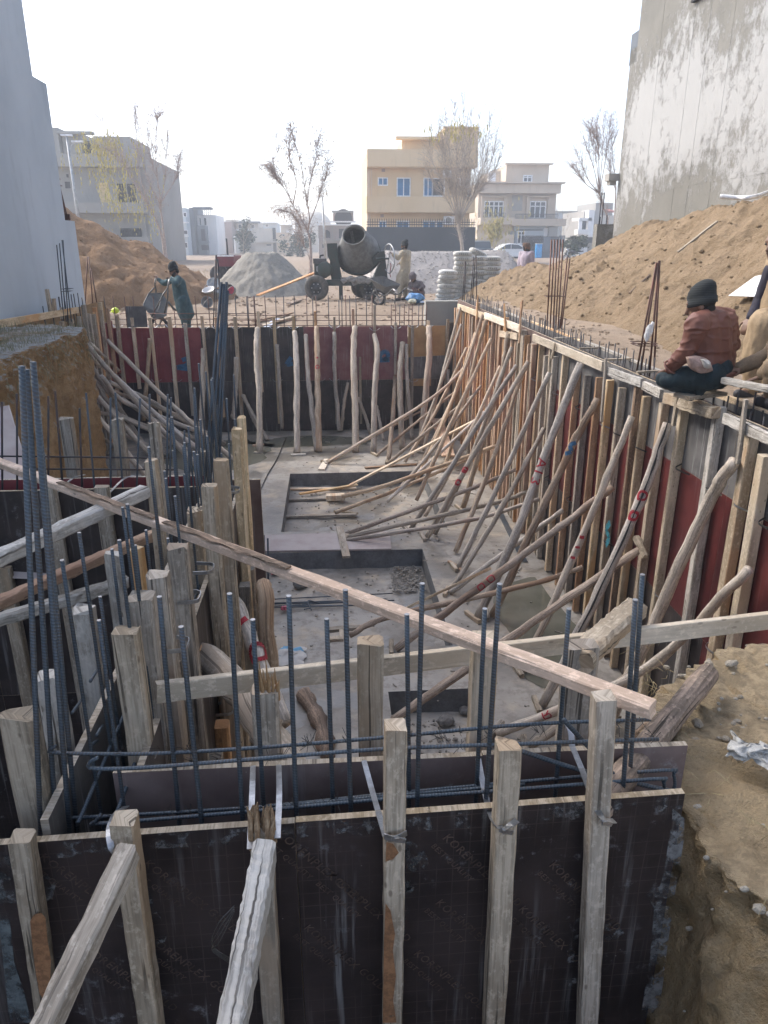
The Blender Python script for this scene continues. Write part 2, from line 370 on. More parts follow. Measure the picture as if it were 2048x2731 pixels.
PL_BLU=plaster('paint_pale_blue',(.42,.47,.50),(.48,.53,.56),.2)
PL_DGR=plaster('paint_dark_grey',(.12,.14,.16),(.17,.19,.21),.2)
PL_CRM=plaster('paint_cream',(.54,.49,.41),(.60,.55,.47),.2)
def brick_mat(name,c1,c2,mo):
    t=NT(name); v=t.co(); b=t.new('ShaderNodeTexBrick'); t.link(t.mapv(v,(1,1,1),(0,0,0),(math.pi/2,0,0)),b.inputs[0])
    b.inputs['Color1'].default_value=(*c1,1); b.inputs['Color2'].default_value=(*c2,1); b.inputs['Mortar'].default_value=(*mo,1); b.inputs['Scale'].default_value=4.2; b.inputs['Mortar Size'].default_value=.02
    return t.done(t.mix(t.math('MULTIPLY',t.noise(v,.8,4),.4),b.outputs[0],(.3,.28,.26)),.9)
BRICK=brick_mat('far_brickwork',(.26,.17,.145),(.34,.225,.19),(.4,.36,.33))
BRICK2=brick_mat('far_brickwork_grey',(.24,.20,.185),(.33,.27,.245),(.42,.39,.36))
GLASS_B=plain('window_blue_glass',(.02,.15,.32),.25,0,.3,1,.0); GLASS_D=plain('window_dark_glass',(.03,.04,.05),.1,0,.3,1,.0)
DARK=plain('dark_opening',(.02,.021,.023),.8); FR_WHITE=plain('frame_white',(.75,.76,.77),.4); IRON=plain('iron_black',(.02,.021,.024),.5,.3)

# ================================================================== THE SETTING
# one ground sheet with the excavation left open
PX0,PX1,PY0,PY1=-5.0,3.24,-0.42,17.62
def gz(x,y):
    far=2.12+.36*sstep(18.3,23,y)+.27*sstep(26,46,y)
    side=3.0 if x>0 else 2.98
    near=lerp(2.62,side,sstep(.5,4,y))
    k=sstep(16.5,22,y) if (x>3.0 or x<-5.0) else (1 if y>10 else 0)
    z=lerp(near,far,k)
    a=.05 if y<60 else .1
    return z+a*fbm((x*.55,y*.55,1.3))+.018*fbm((x*2.3,y*2.3,5))*(1 if y<40 else 0)
def lines(a,b,st): 
    n=max(1,round((b-a)/st)); return [a+(b-a)*i/n for i in range(n+1)]
xs=[-420,-250,-160,-100,-70,-50,-36,-26,-20,-16]+lines(-13,PX0,.4)+lines(PX0,PX1,.35)[1:]+lines(PX1,12,.4)[1:]+[14,17,21,27,36,50,70,100,160,250,420]
ys=[-60,-30,-14,-6,-3,-1.5]+lines(PY0,PY1,1.2)+lines(PY1,36,.35)[1:]+lines(36,60,1.5)[1:]+[66,74,84,96,110,130,160,200,260,340,460,620]
g=MB()
b0=0; g.v=[V(x,y,gz(x,y)) for y in ys for x in xs]
for i in range(len(ys)-1):
    for j in range(len(xs)-1):
        mx=(xs[j]+xs[j+1])/2; my=(ys[i]+ys[i+1])/2
        if PX0<mx<PX1 and PY0<my<PY1: continue
        a=i*len(xs)+j; g.face((a,a+1,a+1+len(xs),a+len(xs)))
struct(obj('ground',g,GROUND,smooth=True))

# pit slab with three sunk footings
D1=(-.80,1.80,10.75,13.85); D2=(-1.02,1.30,7.15,9.92); D3=(.51,1.40,4.5,6.30)
bx=sorted({-5.0,3.24,*[q for d in (D1,D2,D3) for q in d[:2]]}); by=sorted({-.5,17.62,*[q for d in (D1,D2,D3) for q in d[2:]]})
def inrec(x,y):
    for d in (D1,D2,D3):
        if d[0]<x<d[1] and d[2]<y<d[3]: return True
    return False
s=MB(); r=MB()
for i in range(len(by)-1):
    for j in range(len(bx)-1):
        x0,x1,y0,y1=bx[j],bx[j+1],by[i],by[i+1]
        if not inrec((x0+x1)/2,(y0+y1)/2): s.quad((x0,y0,0),(x1,y0,0),(x1,y1,0),(x0,y1,0))
for d in (D1,D2,D3):
    x0,x1,y0,y1=d; z=-.27
    s.grid(lambda u,v:(u,v,z+.03*fbm((u*2.2,v*2.2,3))),lines(x0,x1,.12),lines(y0,y1,.12))
    for a,b in (((x0,y1),(x1,y1)),((x0,y0),(x0,y1)),((x1,y1),(x1,y0)),((x1,y0),(x0,y0))): r.quad((a[0],a[1],z-.05),(b[0],b[1],z-.05),(b[0],b[1],0),(a[0],a[1],0))
slab=struct(obj('pit_floor',s,SLAB))
obj('footing_edge',r,RECESS,slab)
# standing water along the right wall
wpts=[('S',250,620),('S',430,560),('S',500,640),('S',640,790),('S',720,860),('S',800,960),('S',700,1010),('S',560,1120),('S',480,1140),('S',360,1060),('S',300,980),('S',330,880),('S',260,800),('S',230,700)]
def blob(name,pts,z,m):
    p=[pt(a,b,c,Z=z) for a,b,c in pts]; q=bez(p+[p[0]],60)[:-1]
    q=[v+V(.05*fbm((v.x*3,v.y*3,1)),.05*fbm((v.x*3,v.y*3,7)),0) for v in q]
    mb=MB(); mb.v=q; mb.face(range(len(q))); return obj(name,mb,m)
struct(blob('water',wpts,.006,WATER))
def ellp(x,y,rx,ry,z,n=40,sd=0):
    mb=MB(); mb.v=[V(x+rx*math.cos(a)*(1+.35*fbm((math.cos(a)*1.6,math.sin(a)*1.6,sd))),y+ry*math.sin(a)*(1+.35*fbm((math.cos(a)*1.6,math.sin(a)*1.6,sd+9))),z) for a in [2*math.pi*i/n for i in range(n)]]
    mb.face(range(n)); return mb
for i,(x,y,a,b) in enumerate([(-.3,16.3,1.5,.5),(-2.4,15.4,1.2,1.2)]):
    struct(obj('water',ellp(x,y,a,b,.005,40,i*3.1),WATER))

# earth banks: cut faces of the excavation
def bank(name,path,z0,topz,depth_fn,m,amp,seed,back):
    """path: foot of the face in plan, left hand side is earth; rows go from the foot up the face and then back over the top"""
    us=bez([V(*p,0) for p in path],max(24,int(sum((V(*path[i])-V(*path[i+1])).length for i in range(len(path)-1))/.028)))
    rows=[]
    nv=64
    for k,p in enumerate(us):
        t=(us[min(k+1,len(us)-1)]-us[max(k-1,0)]).normalized(); n=V(-t.y,t.x,0)   # into the earth
        col=[]
        tz=topz(p)+.06*fbm((p.x*2,p.y*2,seed))
        for i in range(nv+1):
            f=1-(1-i/nv)**2.1; z=lerp(z0,tz,f)
            d=depth_fn(f,p)+amp*fbm((p.x*1.6,p.y*1.6,z*.9+seed),5)+amp*.8*abs(fbm((p.x*5,p.y*5,z*.7+seed),3))+amp*.5*fbm((p.x*9,p.y*9,z*9+seed),4)+amp*.55*abs(fbm((p.x*16,p.y*16,z*13+seed),4))
            if i==nv: d+=.03
            col.append(p+n*d+V(0,0,z))
        for d in back: col.append(p+n*(depth_fn(1,p)+.05+d)+V(0,0,tz+.05*fbm((p.x*3+d*3,p.y*3,seed+2),4)+.03*fbm((p.x*12+d*9,p.y*12,seed+2),4)))
        rows.append(col)
    mb=MB(); nn=len(rows[0])
    for c in rows: mb.v+=c
    for i in range(len(rows)-1):
        for j in range(nn-1):
            a=i*nn+j; mb.face((a,a+nn,a+nn+1,a+1))
    return obj(name,mb,m,smooth=True),us
lb,_=bank('earth_bank',[(-5.0,11.75),(-4.2,11.72),(-3.62,11.6),(-3.5,11.3),(-3.46,10.5),(-3.5,9.5),(-3.5,8.0),(-3.52,6.5),(-3.5,4.5),(-3.4,2.5),(-3.3,-.5)][::-1],-.06,lambda p:3.02,lambda f,p:.10*(f-.5),SOIL_CUT,.085,3.0,[.12,.3,.6,1.0,1.4,1.7])
tag(lb,'orange brown cut earth bank with grey crusted top below the grey building','earth bank')
rb,_=bank('earth_bank',[(1.1,-.6),(.98,.3),(.88,.9),(.80,1.3),(.83,1.7),(1.0,2.0),(1.25,2.25),(1.7,2.45),(2.3,2.5),(3.3,2.5)][::-1],-.06,lambda p:2.86+.14*sstep(1.6,.9,p.y)-.05*p.x,lambda f,p:lerp(.75,.4,sstep(.8,1.25,p.y))*min(0,f-.985)+.045,SOIL_NEAR,.062,8.0,[.03,.06,.09,.12,.15,.18,.22,.26,.3,.35,.4,.45,.5,.56,.62,.68,.75,.82,.9,1.0,1.1,1.2,1.35,1.5])
tag(rb,'crumbling tan earth bank with grass roots beside the black plywood panel','earth bank')
mb=MB()
mb.grid(lambda u,v:(u,-.42+.05*fbm((u*2,v*2,4)),v),lines(-5,3.3,.25),lines(-.05,2.64,.25))
struct(obj('pit_edge',mb,SOIL_CUT,smooth=True))
mb=MB()   # earth behind the outer form of the left wall and behind the far form
mb.grid(lambda u,v:(-5.0+.04*fbm((u*2,v*2,4)),u,v),lines(11.5,17.7,.25),lines(-.05,3.0,.25))
mb.grid(lambda u,v:(u,17.64+.06*fbm((u*2,v*2,4)),v),lines(-5,3.3,.25),lines(-.05,2.15,.25))
struct(obj('pit_edge',mb,SOIL_CUT,smooth=True))

# pebbles, straw and roots on the near bank
peb=MB(); rnd=random.Random(4)
for i in range(300):
    p=V(rnd.uniform(.95,2.1),rnd.uniform(.3,2.15),0)
    if p.x<1.0+.25*max(0,p.y-1.7): continue
    zz=2.9+.14*sstep(1.6,.9,p.y)-.05*p.x-.05
    s_=rnd.choice([.004,.006,.009,.014])*rnd.uniform(.7,1.3)
    peb.ell((p.x,p.y,zz+.02*fbm((p.x*3,p.y*3,8))+.03),(s_*rnd.uniform(.8,1.5),s_,s_*.7),6,4,Matrix.Rotation(rnd.random()*6,3,'Z'))
rv=[v.co.copy() for v in rb.data.vertices if v.co.z>1.6 and v.co.y>.2]
for i in range(420):
    p=rnd.choice(rv)+V(rnd.uniform(-.01,.01),rnd.uniform(-.015,.015),rnd.uniform(-.02,.02)); s_=rnd.choice([.003,.004,.005,.007,.011])*rnd.uniform(.7,1.3); peb.ell(p,(s_*1.3,s_,s_*.8),6,4,Matrix.Rotation(rnd.random()*6,3,'X'))
stuff(obj('pebbles',peb,soil('pebble',(.33,.28,.21),(.45,.41,.34),(.5,.47,.42),6,.01),rb))
gr=MB()
for i in range(170):
    u=rnd.random(); y=rnd.uniform(.7,2.3); x=.92+.12*rnd.random()+.3*max(0,y-1.75); z=2.86+.14*sstep(1.6,.9,y)+rnd.uniform(-.28,.06)*(rnd.random()<.5)
    a=rnd.uniform(-2.6,2.6); L=rnd.uniform(.03,.11)
    p0=V(x,y,z); p1=p0+V(-abs(math.cos(a))*L*.5,math.sin(a)*L*.5,rnd.uniform(-.2,.5)*L); p2=p1+V(-rnd.random()*L*.4,rnd.uniform(-.4,.4)*L,rnd.uniform(-.7,.1)*L)
    gr.tube([p0,p1,p2],[.0011,.0009,.0005],3)
stuff(obj('dry_roots',gr,plain('straw',(.42,.34,.19),.9),rb))
gr=MB()
for i in range(900):
    y=rnd.uniform(8.2,11.6); x=-rnd.uniform(3.55,5.0); z=3.04+.05*fbm((x*3,y*3,5))
    L=rnd.uniform(.04,.13); p0=V(x,y,z); p1=p0+V(rnd.uniform(-.5,.5)*L,rnd.uniform(-.5,.5)*L,L); gr.tube([p0,p1],[.004,.001],3)
for i in range(220):
    y=rnd.uniform(8.2,11.6); z=rnd.uniform(2.6,3.05); p0=V(-3.48,y,z); gr.tube([p0,p0+V(.06*rnd.random(),.1*rnd.uniform(-1,1),-.12*rnd.random())],[.004,.002],3)
stuff(obj('dry_grass',gr,plain('dry_grass',(.26,.245,.15),.9),lb))

# ------------------------------------------------------------------ heaps
def heap(name,x0,x1,y0,y1,fn,m,label,cat='soil heap',st=.14,amp=.10,seed=1.0,clods=0,cm=None,group=None):
    us=lines(x0,x1,st); vs=lines(y0,y1,st); mb=MB()
    def P(u,v):
        h=fn(u,v); k=min(1,max(0,h/.25)); base=gz(u,v)
        e=amp*fbm((u*1.1,v*1.1,seed),5)+amp*.6*fbm((u*4.2,v*4.2,seed+4),4)+amp*.55*abs(fbm((u*8.5,v*8.5,seed+8),3))+amp*.45*fbm((u*19,v*19,seed+2),3)*(st<.1)
        return (u,v,base-.06+max(0,h)+(e*k if h>0 else -.05))
    mb.grid(P,us,vs); o=obj(name,mb,m,smooth=True); tag(o,label,cat,group)
    if clods:
        rn=random.Random(int(seed*10)); c=MB(); n=0
        while n<clods:
            u=rn.uniform(x0,x1); v=rn.uniform(y0,y1)
            if fn(u,v)<.02: 
                n+=.2; continue
            n+=1
            p=P(u,v); s_=rn.choice([.007,.007,.01,.01,.015,.015,.022,.035])*rn.uniform(.6,1.3)
            c.ell((p[0],p[1],p[2]+s_*.2),(s_*rn.uniform(.7,1.4),s_,s_*.75),6,4,Matrix.Rotation(rn.random()*6,3,'Z'))
        stuff(obj('clods',c,cm or m,o))
    return o,P
# long heap between the right form and the blank house wall
def hr(x,y):
    toe=4.05+.25*math.sin(y*.7)+.25*fbm((y*.5,0,2))
    ridge=[(2,1.5),(8,1.95),(12.2,1.95),(14.5,1.75),(16.5,1.55),(18.7,1.42),(20,1.50),(21.5,1.35),(23,.5),(24,0)]
    if y<=2: rz=1.4
    elif y>=24: return 0
    else:
        for a,b in zip(ridge,ridge[1:]):
            if a[0]<=y<=b[0]: rz=lerp(a[1],b[1],(y-a[0])/(b[0]-a[0])); break
    toe=lerp(toe,3.6,sstep(14,20,y))
    wd=2.6*sstep(24.5,20,y)+.2
    k=max(0,(x-toe)/wd)
    h=rz*min(1,k)*(1-.15*max(0,1-k)*k*3)
    if x>6.3 and y>19.3: h*=max(0,1-(x-6.3)/3.5)
    return h+.12*fbm((x*.9,y*.9,7))*min(1,k*2)*(rz>.3)
HEAP_R,HRP=heap('soil_heap',3.25,9.6,2.2,24.4,hr,SOIL,'long tan soil heap sloping up against the blotchy house wall','soil heap',.052,.07,3.3,4200,SOIL)
def cone(cx,cy,rx,ry,h,p=1.0):
    def f(x,y):
        d=math.hypot((x-cx)/rx,(y-cy)/ry)*(1+.10*fbm((x*.7,y*.7,cx)))
        return h*max(0,1-d)**p-.05 if d<1.15 else -.1
    return f
c0=pt('P',255,800,Y=25.5)
f1=cone(-9.8,26,6.9,5.4,3.65,.95)
heap('soil_heap',-17,-3.0,20,32,f1,SOIL_L,'steep reddish brown soil heap behind the man with the wheelbarrow','soil heap',.12,.16,5.1,2500,SOIL_L)
f1b=cone(-6.2,25.2,2.8,2.2,.75)
heap('soil_heap',-9.5,-3.2,22.5,28,f1b,SOIL_L,'low brown soil mound at the foot of the steep heap','soil heap',.14,.10,6.1,200,SOIL_L)
c=pt('P',700,740,Y=28.5)
def sandf(x,y):
    d=math.hypot((x-c.x)/2.25,(y-28.8)/2.3)*(1+.10*fbm((x*.9,y*.9,2)))
    h=1.95*max(0,1-d)
    h=min(h,1.50+.08*fbm((x*2,y*2,2)))
    ang=math.atan2(y-28.8,x-c.x)
    return h-.08*abs(fbm((ang*4,d*.6,3)))*(h>.2)-.03
heap('sand_heap',c.x-3,c.x+3,26,31.6,sandf,SAND,'grey sand heap with a dug flat top behind the wheelbarrow worker','sand heap',.06,.06,9.3,0,SAND)
c=pt('P',1190,740,Y=29.5)
def gravf(x,y):
    k=1-math.hypot(max(0,abs(x-c.x)-2.3)/1.3,max(0,abs(y-30)-.6)/1.9)
    return 1.5*max(0,min(1,k*1.0))-.03
def gravobj():
    o,P=heap('gravel_heap',c.x-3.8,c.x+3.9,27,33,gravf,GRAVEL,'pale pinkish gravel heap behind the mixer worker','gravel heap',.11,.018,4.4)
    rn=random.Random(5); cb=MB()
    for i in range(2500):
        u=rn.uniform(c.x-3.6,c.x+3.7); v=rn.uniform(27.1,31)
        if gravf(u,v)<.03: continue
        p=P(u,v); s_=rn.uniform(.012,.028); cb.ell((p[0],p[1],p[2]+s_*.3),(s_*1.2,s_,s_*.8),5,3,Matrix.Rotation(rn.random()*6,3,'Z'))
    stuff(obj('gravel',cb,GRAVEL,o))
gravobj()
c2=pt('P',1225,680,Y=41)
heap('gravel_heap',c2.x-2.2,c2.x+2.2,39,43,cone(c2.x,41,1.9,1.6,.95),SAND,'small grey gravel mound at the foot of the bare tree by the black wall','gravel heap',.15,.05,7.7)
c3=pt('P',1330,790,Y=21)
heap('gravel_heap',c3.x-.3,c3.x+3.2,23.8,27.5,cone(c3.x+1.9,25.5,1.5,1.5,1.35),GRAVEL,'pale gravel spilling down beside the cement sacks','gravel heap',.1,.05,2.7)

# ================================================================== FORMWORK
_sharedm={}
def panel(root,p00,p10,p11,p01,th,m,nrm,name='plywood_panel',edge=PLY_EDGE):
    """one sheet; corners on the visible face, thickness goes against nrm; sawn edge in its own material"""
    mb=MB(); a,b,c,d=[Vector(q) for q in (p00,p10,p11,p01)]; n=Vector(nrm).normalized()*(-th)
    mb.cur=0; mb.quad(a,b,c,d); mb.quad(b+n,a+n,d+n,c+n)
    mb.cur=1
    for u,v in ((a,b),(b,c),(c,d),(d,a)): mb.quad(v,u,u+n,v+n)
    return obj(name,mb,[m,edge],root)
def stud(root,top,w,d,m,z0=0.02,up=(0,1,0),name='timber_stud',lean=(0,0),segs=4,jit=.002,ch=.006,end=.004):
    """post standing plumb under its top"""
    top=Vector(top); bot=V(top.x+lean[0],top.y+lean[1],z0)
    mb=MB(); mb.beam(bot,top,w,d,up,segs,jit,ch,None,.006,1,end); return obj(name,mb,m,root)
def strap(root,pts,w=.012,m=STEEL,name='strap_tie',side=None):
    mb=MB(); P=bez(pts,10); 
    rings=[]
    for i,p in enumerate(P):
        t=(P[min(i+1,len(P)-1)]-P[max(0,i-1)]).normalized(); sd=(Vector(side) if side else t.cross(V(0,0,1)))
        sd=(sd-t*sd.dot(t)).normalized()*w/2; nn=t.cross(sd).normalized()*.0012
        rings.append([p-sd-nn,p+sd-nn,p+sd+nn,p-sd+nn])
    mb.loft(rings); return obj(name,mb,m,root)
def text(root,body,size,M,m,name='print',ext=.0006):
    cu=bpy.data.curves.new(name,'FONT'); cu.body=body; cu.size=size; cu.extrude=ext; cu.resolution_u=2; cu.space_character=1.15
    o=bpy.data.objects.new(name+'_tmp',cu); COL.objects.link(o)
    dg=bpy.context.evaluated_depsgraph_get(); me=bpy.data.meshes.new_from_object(o.evaluated_get(dg)); bpy.data.objects.remove(o)
    me.transform(M); me.materials.clear(); me.materials.append(m); return put(name,me,root)
W_PEACH=wood('wood_peach',(.56,.38,.25),(.66,.48,.34),.1,(.54,.34,.2),gm=.25)
PRINT=plain('print_brown',(.105,.075,.06),.6,0,.5,30,0); PAINT_R=plain('spray_red',(.42,.025,.04),.7,0,.5,30,0); PAINT_B=plain('spray_blue',(.05,.16,.30),.7,0,.4,40,0)
PAINT_T=plain('spray_teal',(.03,.22,.28),.7,0,.4,40,0); PRINT_R=plain('print_red',(.24,.06,.055),.6,0,.3,30,0); RUSTY=wood('wood_rust_stain',(.26,.12,.05),(.36,.18,.085),.3)

def smear(name,c,lo=.42,hi=.6,sc_=14):
    t=NT(name); v=t.co(); n=t.noise(v,sc_,7,.7); m=t.noise(v,55,4,.7)
    t.link(t.ramp(n,lo,hi),t.b.inputs['Alpha'])
    return t.done(t.mix(t.ramp(m,.35,.65),tuple(x*.55 for x in c),c),.9)
RUST_P=smear('bare_wood_patch',(.34,.17,.08),.30,.42,22)
# ---------------- near wall, outer face (the black sheet in front)
FN=thing('wall_formwork','black printed plywood formwork with strapped timber posts at the near end of the pit','formwork',(0,1.3,0))
NY=1.315
def npt(z,x,y,Y=NY): return pt(z,x,y,Y=Y)
tl=npt('P',18,2252); tr=npt('P',1828,2118); 
xs_=[tl.x-.12,-.10,tr.x]
zt=lambda x: lerp(tl.z,tr.z,(x-tl.x)/(tr.x-tl.x))
pn=[]
for a,b,dy in ((xs_[0],xs_[1]-.001,0),(xs_[1]+.001,xs_[2],.002)):
    pn.append(panel(FN,(a,NY+dy,1.2),(b,NY+dy,1.2),(b,NY+dy,zt(b)),(a,NY+dy,zt(a)),.018,PLY_BLK,(0,-1,0)))
panel(FN,(xs_[0],NY,.0),(xs_[2],NY,0),(xs_[2],NY,1.198),(xs_[0],NY,1.198),.018,PLY_DRK,(0,-1,0))
# faded print running down the sheets, 45 degrees
for i,(z,x,y,t1,t2) in enumerate([('E',240,1040,'KORENPLEX GOLD','BEST QUALITY'),('E',900,1080,'KORENPLEX GOLD','BEST QUALITY'),('F',280,780,'KORENPLEX GOLD','BEST QUALITY'),('F',560,1010,'KORENPLEX GOLD','BEST QUALITY'),('F',1200,800,'KORENPLEX GOLD','BEST QUALITY'),('F',1160,1160,'KORENPLEX GOLD','BEST QUALITY'),('F',430,1300,'KORENPLEX GOLD','BEST QUALITY'),('F',1040,1440,'KORENPLEX GOLD','BEST QUALITY'),('E',930,1560,'KORENPLEX GOLD','BEST QUALITY'),('G',360,1240,'KORENPLEX GOLD','BEST QUALITY'),('E',520,1620,'KORENPLEX GOLD','BEST QUALITY'),('G',180,1500,'KORENPLEX GOLD','BEST QUALITY')]):
    p=npt(z,x,y,NY-.0012); a=RAD(-50)
    rt=pn[0] if p.x<-.3 else pn[1]
    if p.x<-.3 and p.x+.22>xs_[1]: pass
    M=Matrix.Translation(p)@Matrix.Rotation(math.pi/2,4,'X')@Matrix.Rotation(a,4,'Z')
    text(rt,t1,.030,M,PRINT,'lettering',.0003)
    text(rt,t2,.020,M@Matrix.Translation((.0,-.034,0)),PRINT,'lettering',.0003)
# cement smears at the right edge
sm=MB()
sm.v=[npt(z,x,y,NY+.0012) for z,x,y in [('G',1095,900),('G',1165,960),('G',1160,1100),('G',1110,1400),('G',1060,1750),('G',1010,2170),('G',900,2170),('G',960,1800),('G',985,1500),('G',940,1400),('G',1020,1360),('G',1050,1250),('G',1070,1100),('G',1090,1000)]]; sm.face(range(len(sm.v))[::-1])
obj('cement_smear',sm,smear('cement_smear',(.24,.24,.235)),pn[1])
sm=MB(); sm.v=[npt(z,x,y,NY-.0012) for z,x,y in [('E',0,1210),('E',40,1280),('E',70,1500),('E',90,1700),('E',150,1880),('E',200,2080),('E',60,2080),('E',30,1800),('E',0,1500)]]; sm.face(range(len(sm.v))[::-1])
obj('cement_smear',sm,smear('cement_smear_blue',(.15,.175,.18)),pn[0])
rn=random.Random(31)
SMW=smear('cement_splash',(.20,.20,.20),.50,.66,26)
for k in range(2):
    x0,x1=((xs_[0],xs_[1]-.002),(xs_[1]+.002,xs_[2]))[k]; sm=MB(); n=14
    sm.grid(lambda u,v:(u,NY-.0008+(.002 if k else 0),zt(u)-.004-v*(.035+.03*abs(fbm((u*9,0,3))))),lines(x0+.002,x1-.002,.05),[0,.5,1]); obj('cement_splash',sm,SMW,pn[k])
    for i in range(5):
        cx_=rn.uniform(x0+.1,x1-.1); cz=zt(cx_)-rn.uniform(.05,.5); w_=rn.uniform(.02,.06); hh=rn.uniform(.03,.12); sm=MB(); sm.v=[V(cx_+w_*math.cos(a)*(1+.3*math.sin(a*3+i)),NY-.0009+(.002 if k else 0),cz+hh*math.sin(a)) for a in [2*math.pi*j/16 for j in range(16)]]; sm.face(range(16)); obj('cement_splash',sm,SMW,pn[k])
# posts in front of the sheets: (zone, x centre, y top, width m, material)
def npost(z,x,y,w,m,zb,xb,d=.055,Y=1.27,end=.004,segs=10):
    t=npt(z,x,y,Y); b=npt(zb,xb,2731 if zb=='P' else 0,Y); k=(t.z-.05)/(t.z-b.z)
    bot=t+(b-t)*k
    mb=MB(); mb.beam(bot,t,w,d,(0,1,0),segs*6,.0011,.004,None,.003,1,end); return obj('timber_post',mb,m,FN)
q1=npost('P',52,2228,.044,W_GREY,'P',128,.042,1.27,.003)
q2=npost('P',336,2180,.048,W_GREY,'P',408,.05,1.26)
q3=npost('P',703,2205,.046,W_GREY,'P',735,.045,1.265)
q4=npost('P',1062,1936,.045,W_GREY,'P',1050,.048,1.26)
q5=npost('P',1350,1992,.047,W_GREY,'P',1311,.05,1.26,.008)
q6=npost('P',1620,1858,.044,W_GREY,'P',1570,.045,1.265)
# rust-coloured bare patches
def patch(root,pts,m,Y):
    mb=MB(); mb.v=[npt(z,x,y,Y) for z,x,y in pts]; mb.face(range(len(mb.v))[::-1]); return obj('bare_patch',mb,m,root)
patch(q1,[('E',190,1440),('E',215,1395),('E',262,1385),('E',288,1420),('E',300,1560),('E',322,1680),('E',318,1800),('E',285,1940),('E',250,1900),('E',225,1760),('E',205,1600)],RUST_P,1.2415)
patch(q4,[('F',892,820),('F',930,830),('F',962,880),('F',930,915),('F',888,930)],RUST_P,1.2285)
patch(q4,[('F',888,1160),('F',915,1200),('F',940,1330),('F',928,1420),('F',945,1560),('F',930,1700),('F',948,1820),('F',872,1820),('F',878,1400)],RUST_P,1.2285)
# broken splintered top of the third post
mb=MB(); rn=random.Random(3); a=npt('F',165,560,1.265); bq=npt('F',255,560,1.265)
base=npt('P',703,2225,1.265)
for i in range(26):
    u=rn.uniform(-.026,.026); v=rn.uniform(-.022,.022); h=(.075+.05*abs(u)/.026)*rn.uniform(.55,1.1)
    p=base+V(u,v,-.02); mb.tube([p,p+V(rn.uniform(-.002,.002),0,h*.7),p+V(rn.uniform(-.006,.006),rn.uniform(-.004,.004),h)],[.007,.006,.0012],5,.2)
obj('splintered_top',mb,W_RAW,q3)
# steel straps that tie the two faces together
strap(FN,[npt('F',880,790,1.232),npt('F',940,800,1.222),npt('F',1005,770,1.232)],.014,STEEL,'strap_tie',(0,0,1))
strap(FN,[npt('F',768,370,1.50),npt('F',820,560,1.40),npt('F',888,790,1.232)],.013)
strap(FN,[npt('F',1400,360,1.50),npt('F',1440,560,1.40),npt('F',1480,690,1.28),npt('F',1540,745,1.222),npt('F',1615,700,1.232)],.014,STEEL,'strap_tie')
strap(FN,[npt('G',500,530,1.50),npt('G',570,700,1.40),npt('G',650,910,1.25),npt('G',700,970,1.23),npt('G',752,975,1.235)],.014)
strap(FN,[npt('F',155,400,1.49),npt('F',150,560,1.36),npt('F',138,860,1.225)],.013); strap(FN,[npt('F',297,395,1.49),npt('F',300,560,1.36),npt('F',290,800,1.24)],.013)
strap(FN,[npt('E',800,712,1.42),npt('E',730,760,1.33),npt('E',690,860,1.26),npt('E',700,960,1.225),npt('E',720,1010,1.222)],.013)
for (z,x,y) in (('F',960,806),('F',1555,760),('G',700,985)):
    p=npt(z,x,y,1.219); mb=MB(); mb.box(p,(.03,.004,.011),0,Matrix.Rotation(.35,3,'Y')); mb.box(p+V(-.004,-.003,.002),(.010,.006,.010)); obj('strap_buckle',mb,STEEL,FN)
strap(FN,[npt('G',450,375,1.53),npt('G',490,440,1.50),npt('G',500,530,1.47)],.014)

# two raking braces in front of the near wall
def brace(pts,w,d,m,label,cat='timber brace',segs=16,up=(1,0,0),group=None,name='timber_brace',ch=.006,jit=.002,wob=.004,end=.004):
    mb=MB(); mb.beam(pts[0],pts[1],w,d,up,segs,jit,ch,None,wob,1,end); o=obj(name,mb,m); return tag(o,label,cat,group)
b1=npt('E',800,1010,1.215); b1e=npt('E',290,2088,.92); b1z=b1+(b1e-b1)*1.9
brace([b1z,b1],.05,.042,W_GREY,'split grey brown timber raking down from the post tied with a grey strap')
b2=npt('F',222,860,1.205); b2e=npt('F',38,1827,.90); b2z=b2+(b2e-b2)*1.9
ob2=brace([b2z,b2],.070,.045,W_WHT,'whitewashed cracked timber raking down from the post with a splintered top',segs=60,jit=.0018,end=.006,wob=.002)
mb=MB()
for i in range(4):
    a=npt('E',1480,1340+i*12,1.0); mb.tube(bez([a,a+V(-.03,-.01,-.03-.01*i),a+V(-.045,0,-.09),a+V(-.01,0,-.13)],10),.0011,4)
obj('wire_loop',mb,WIRE,ob2)

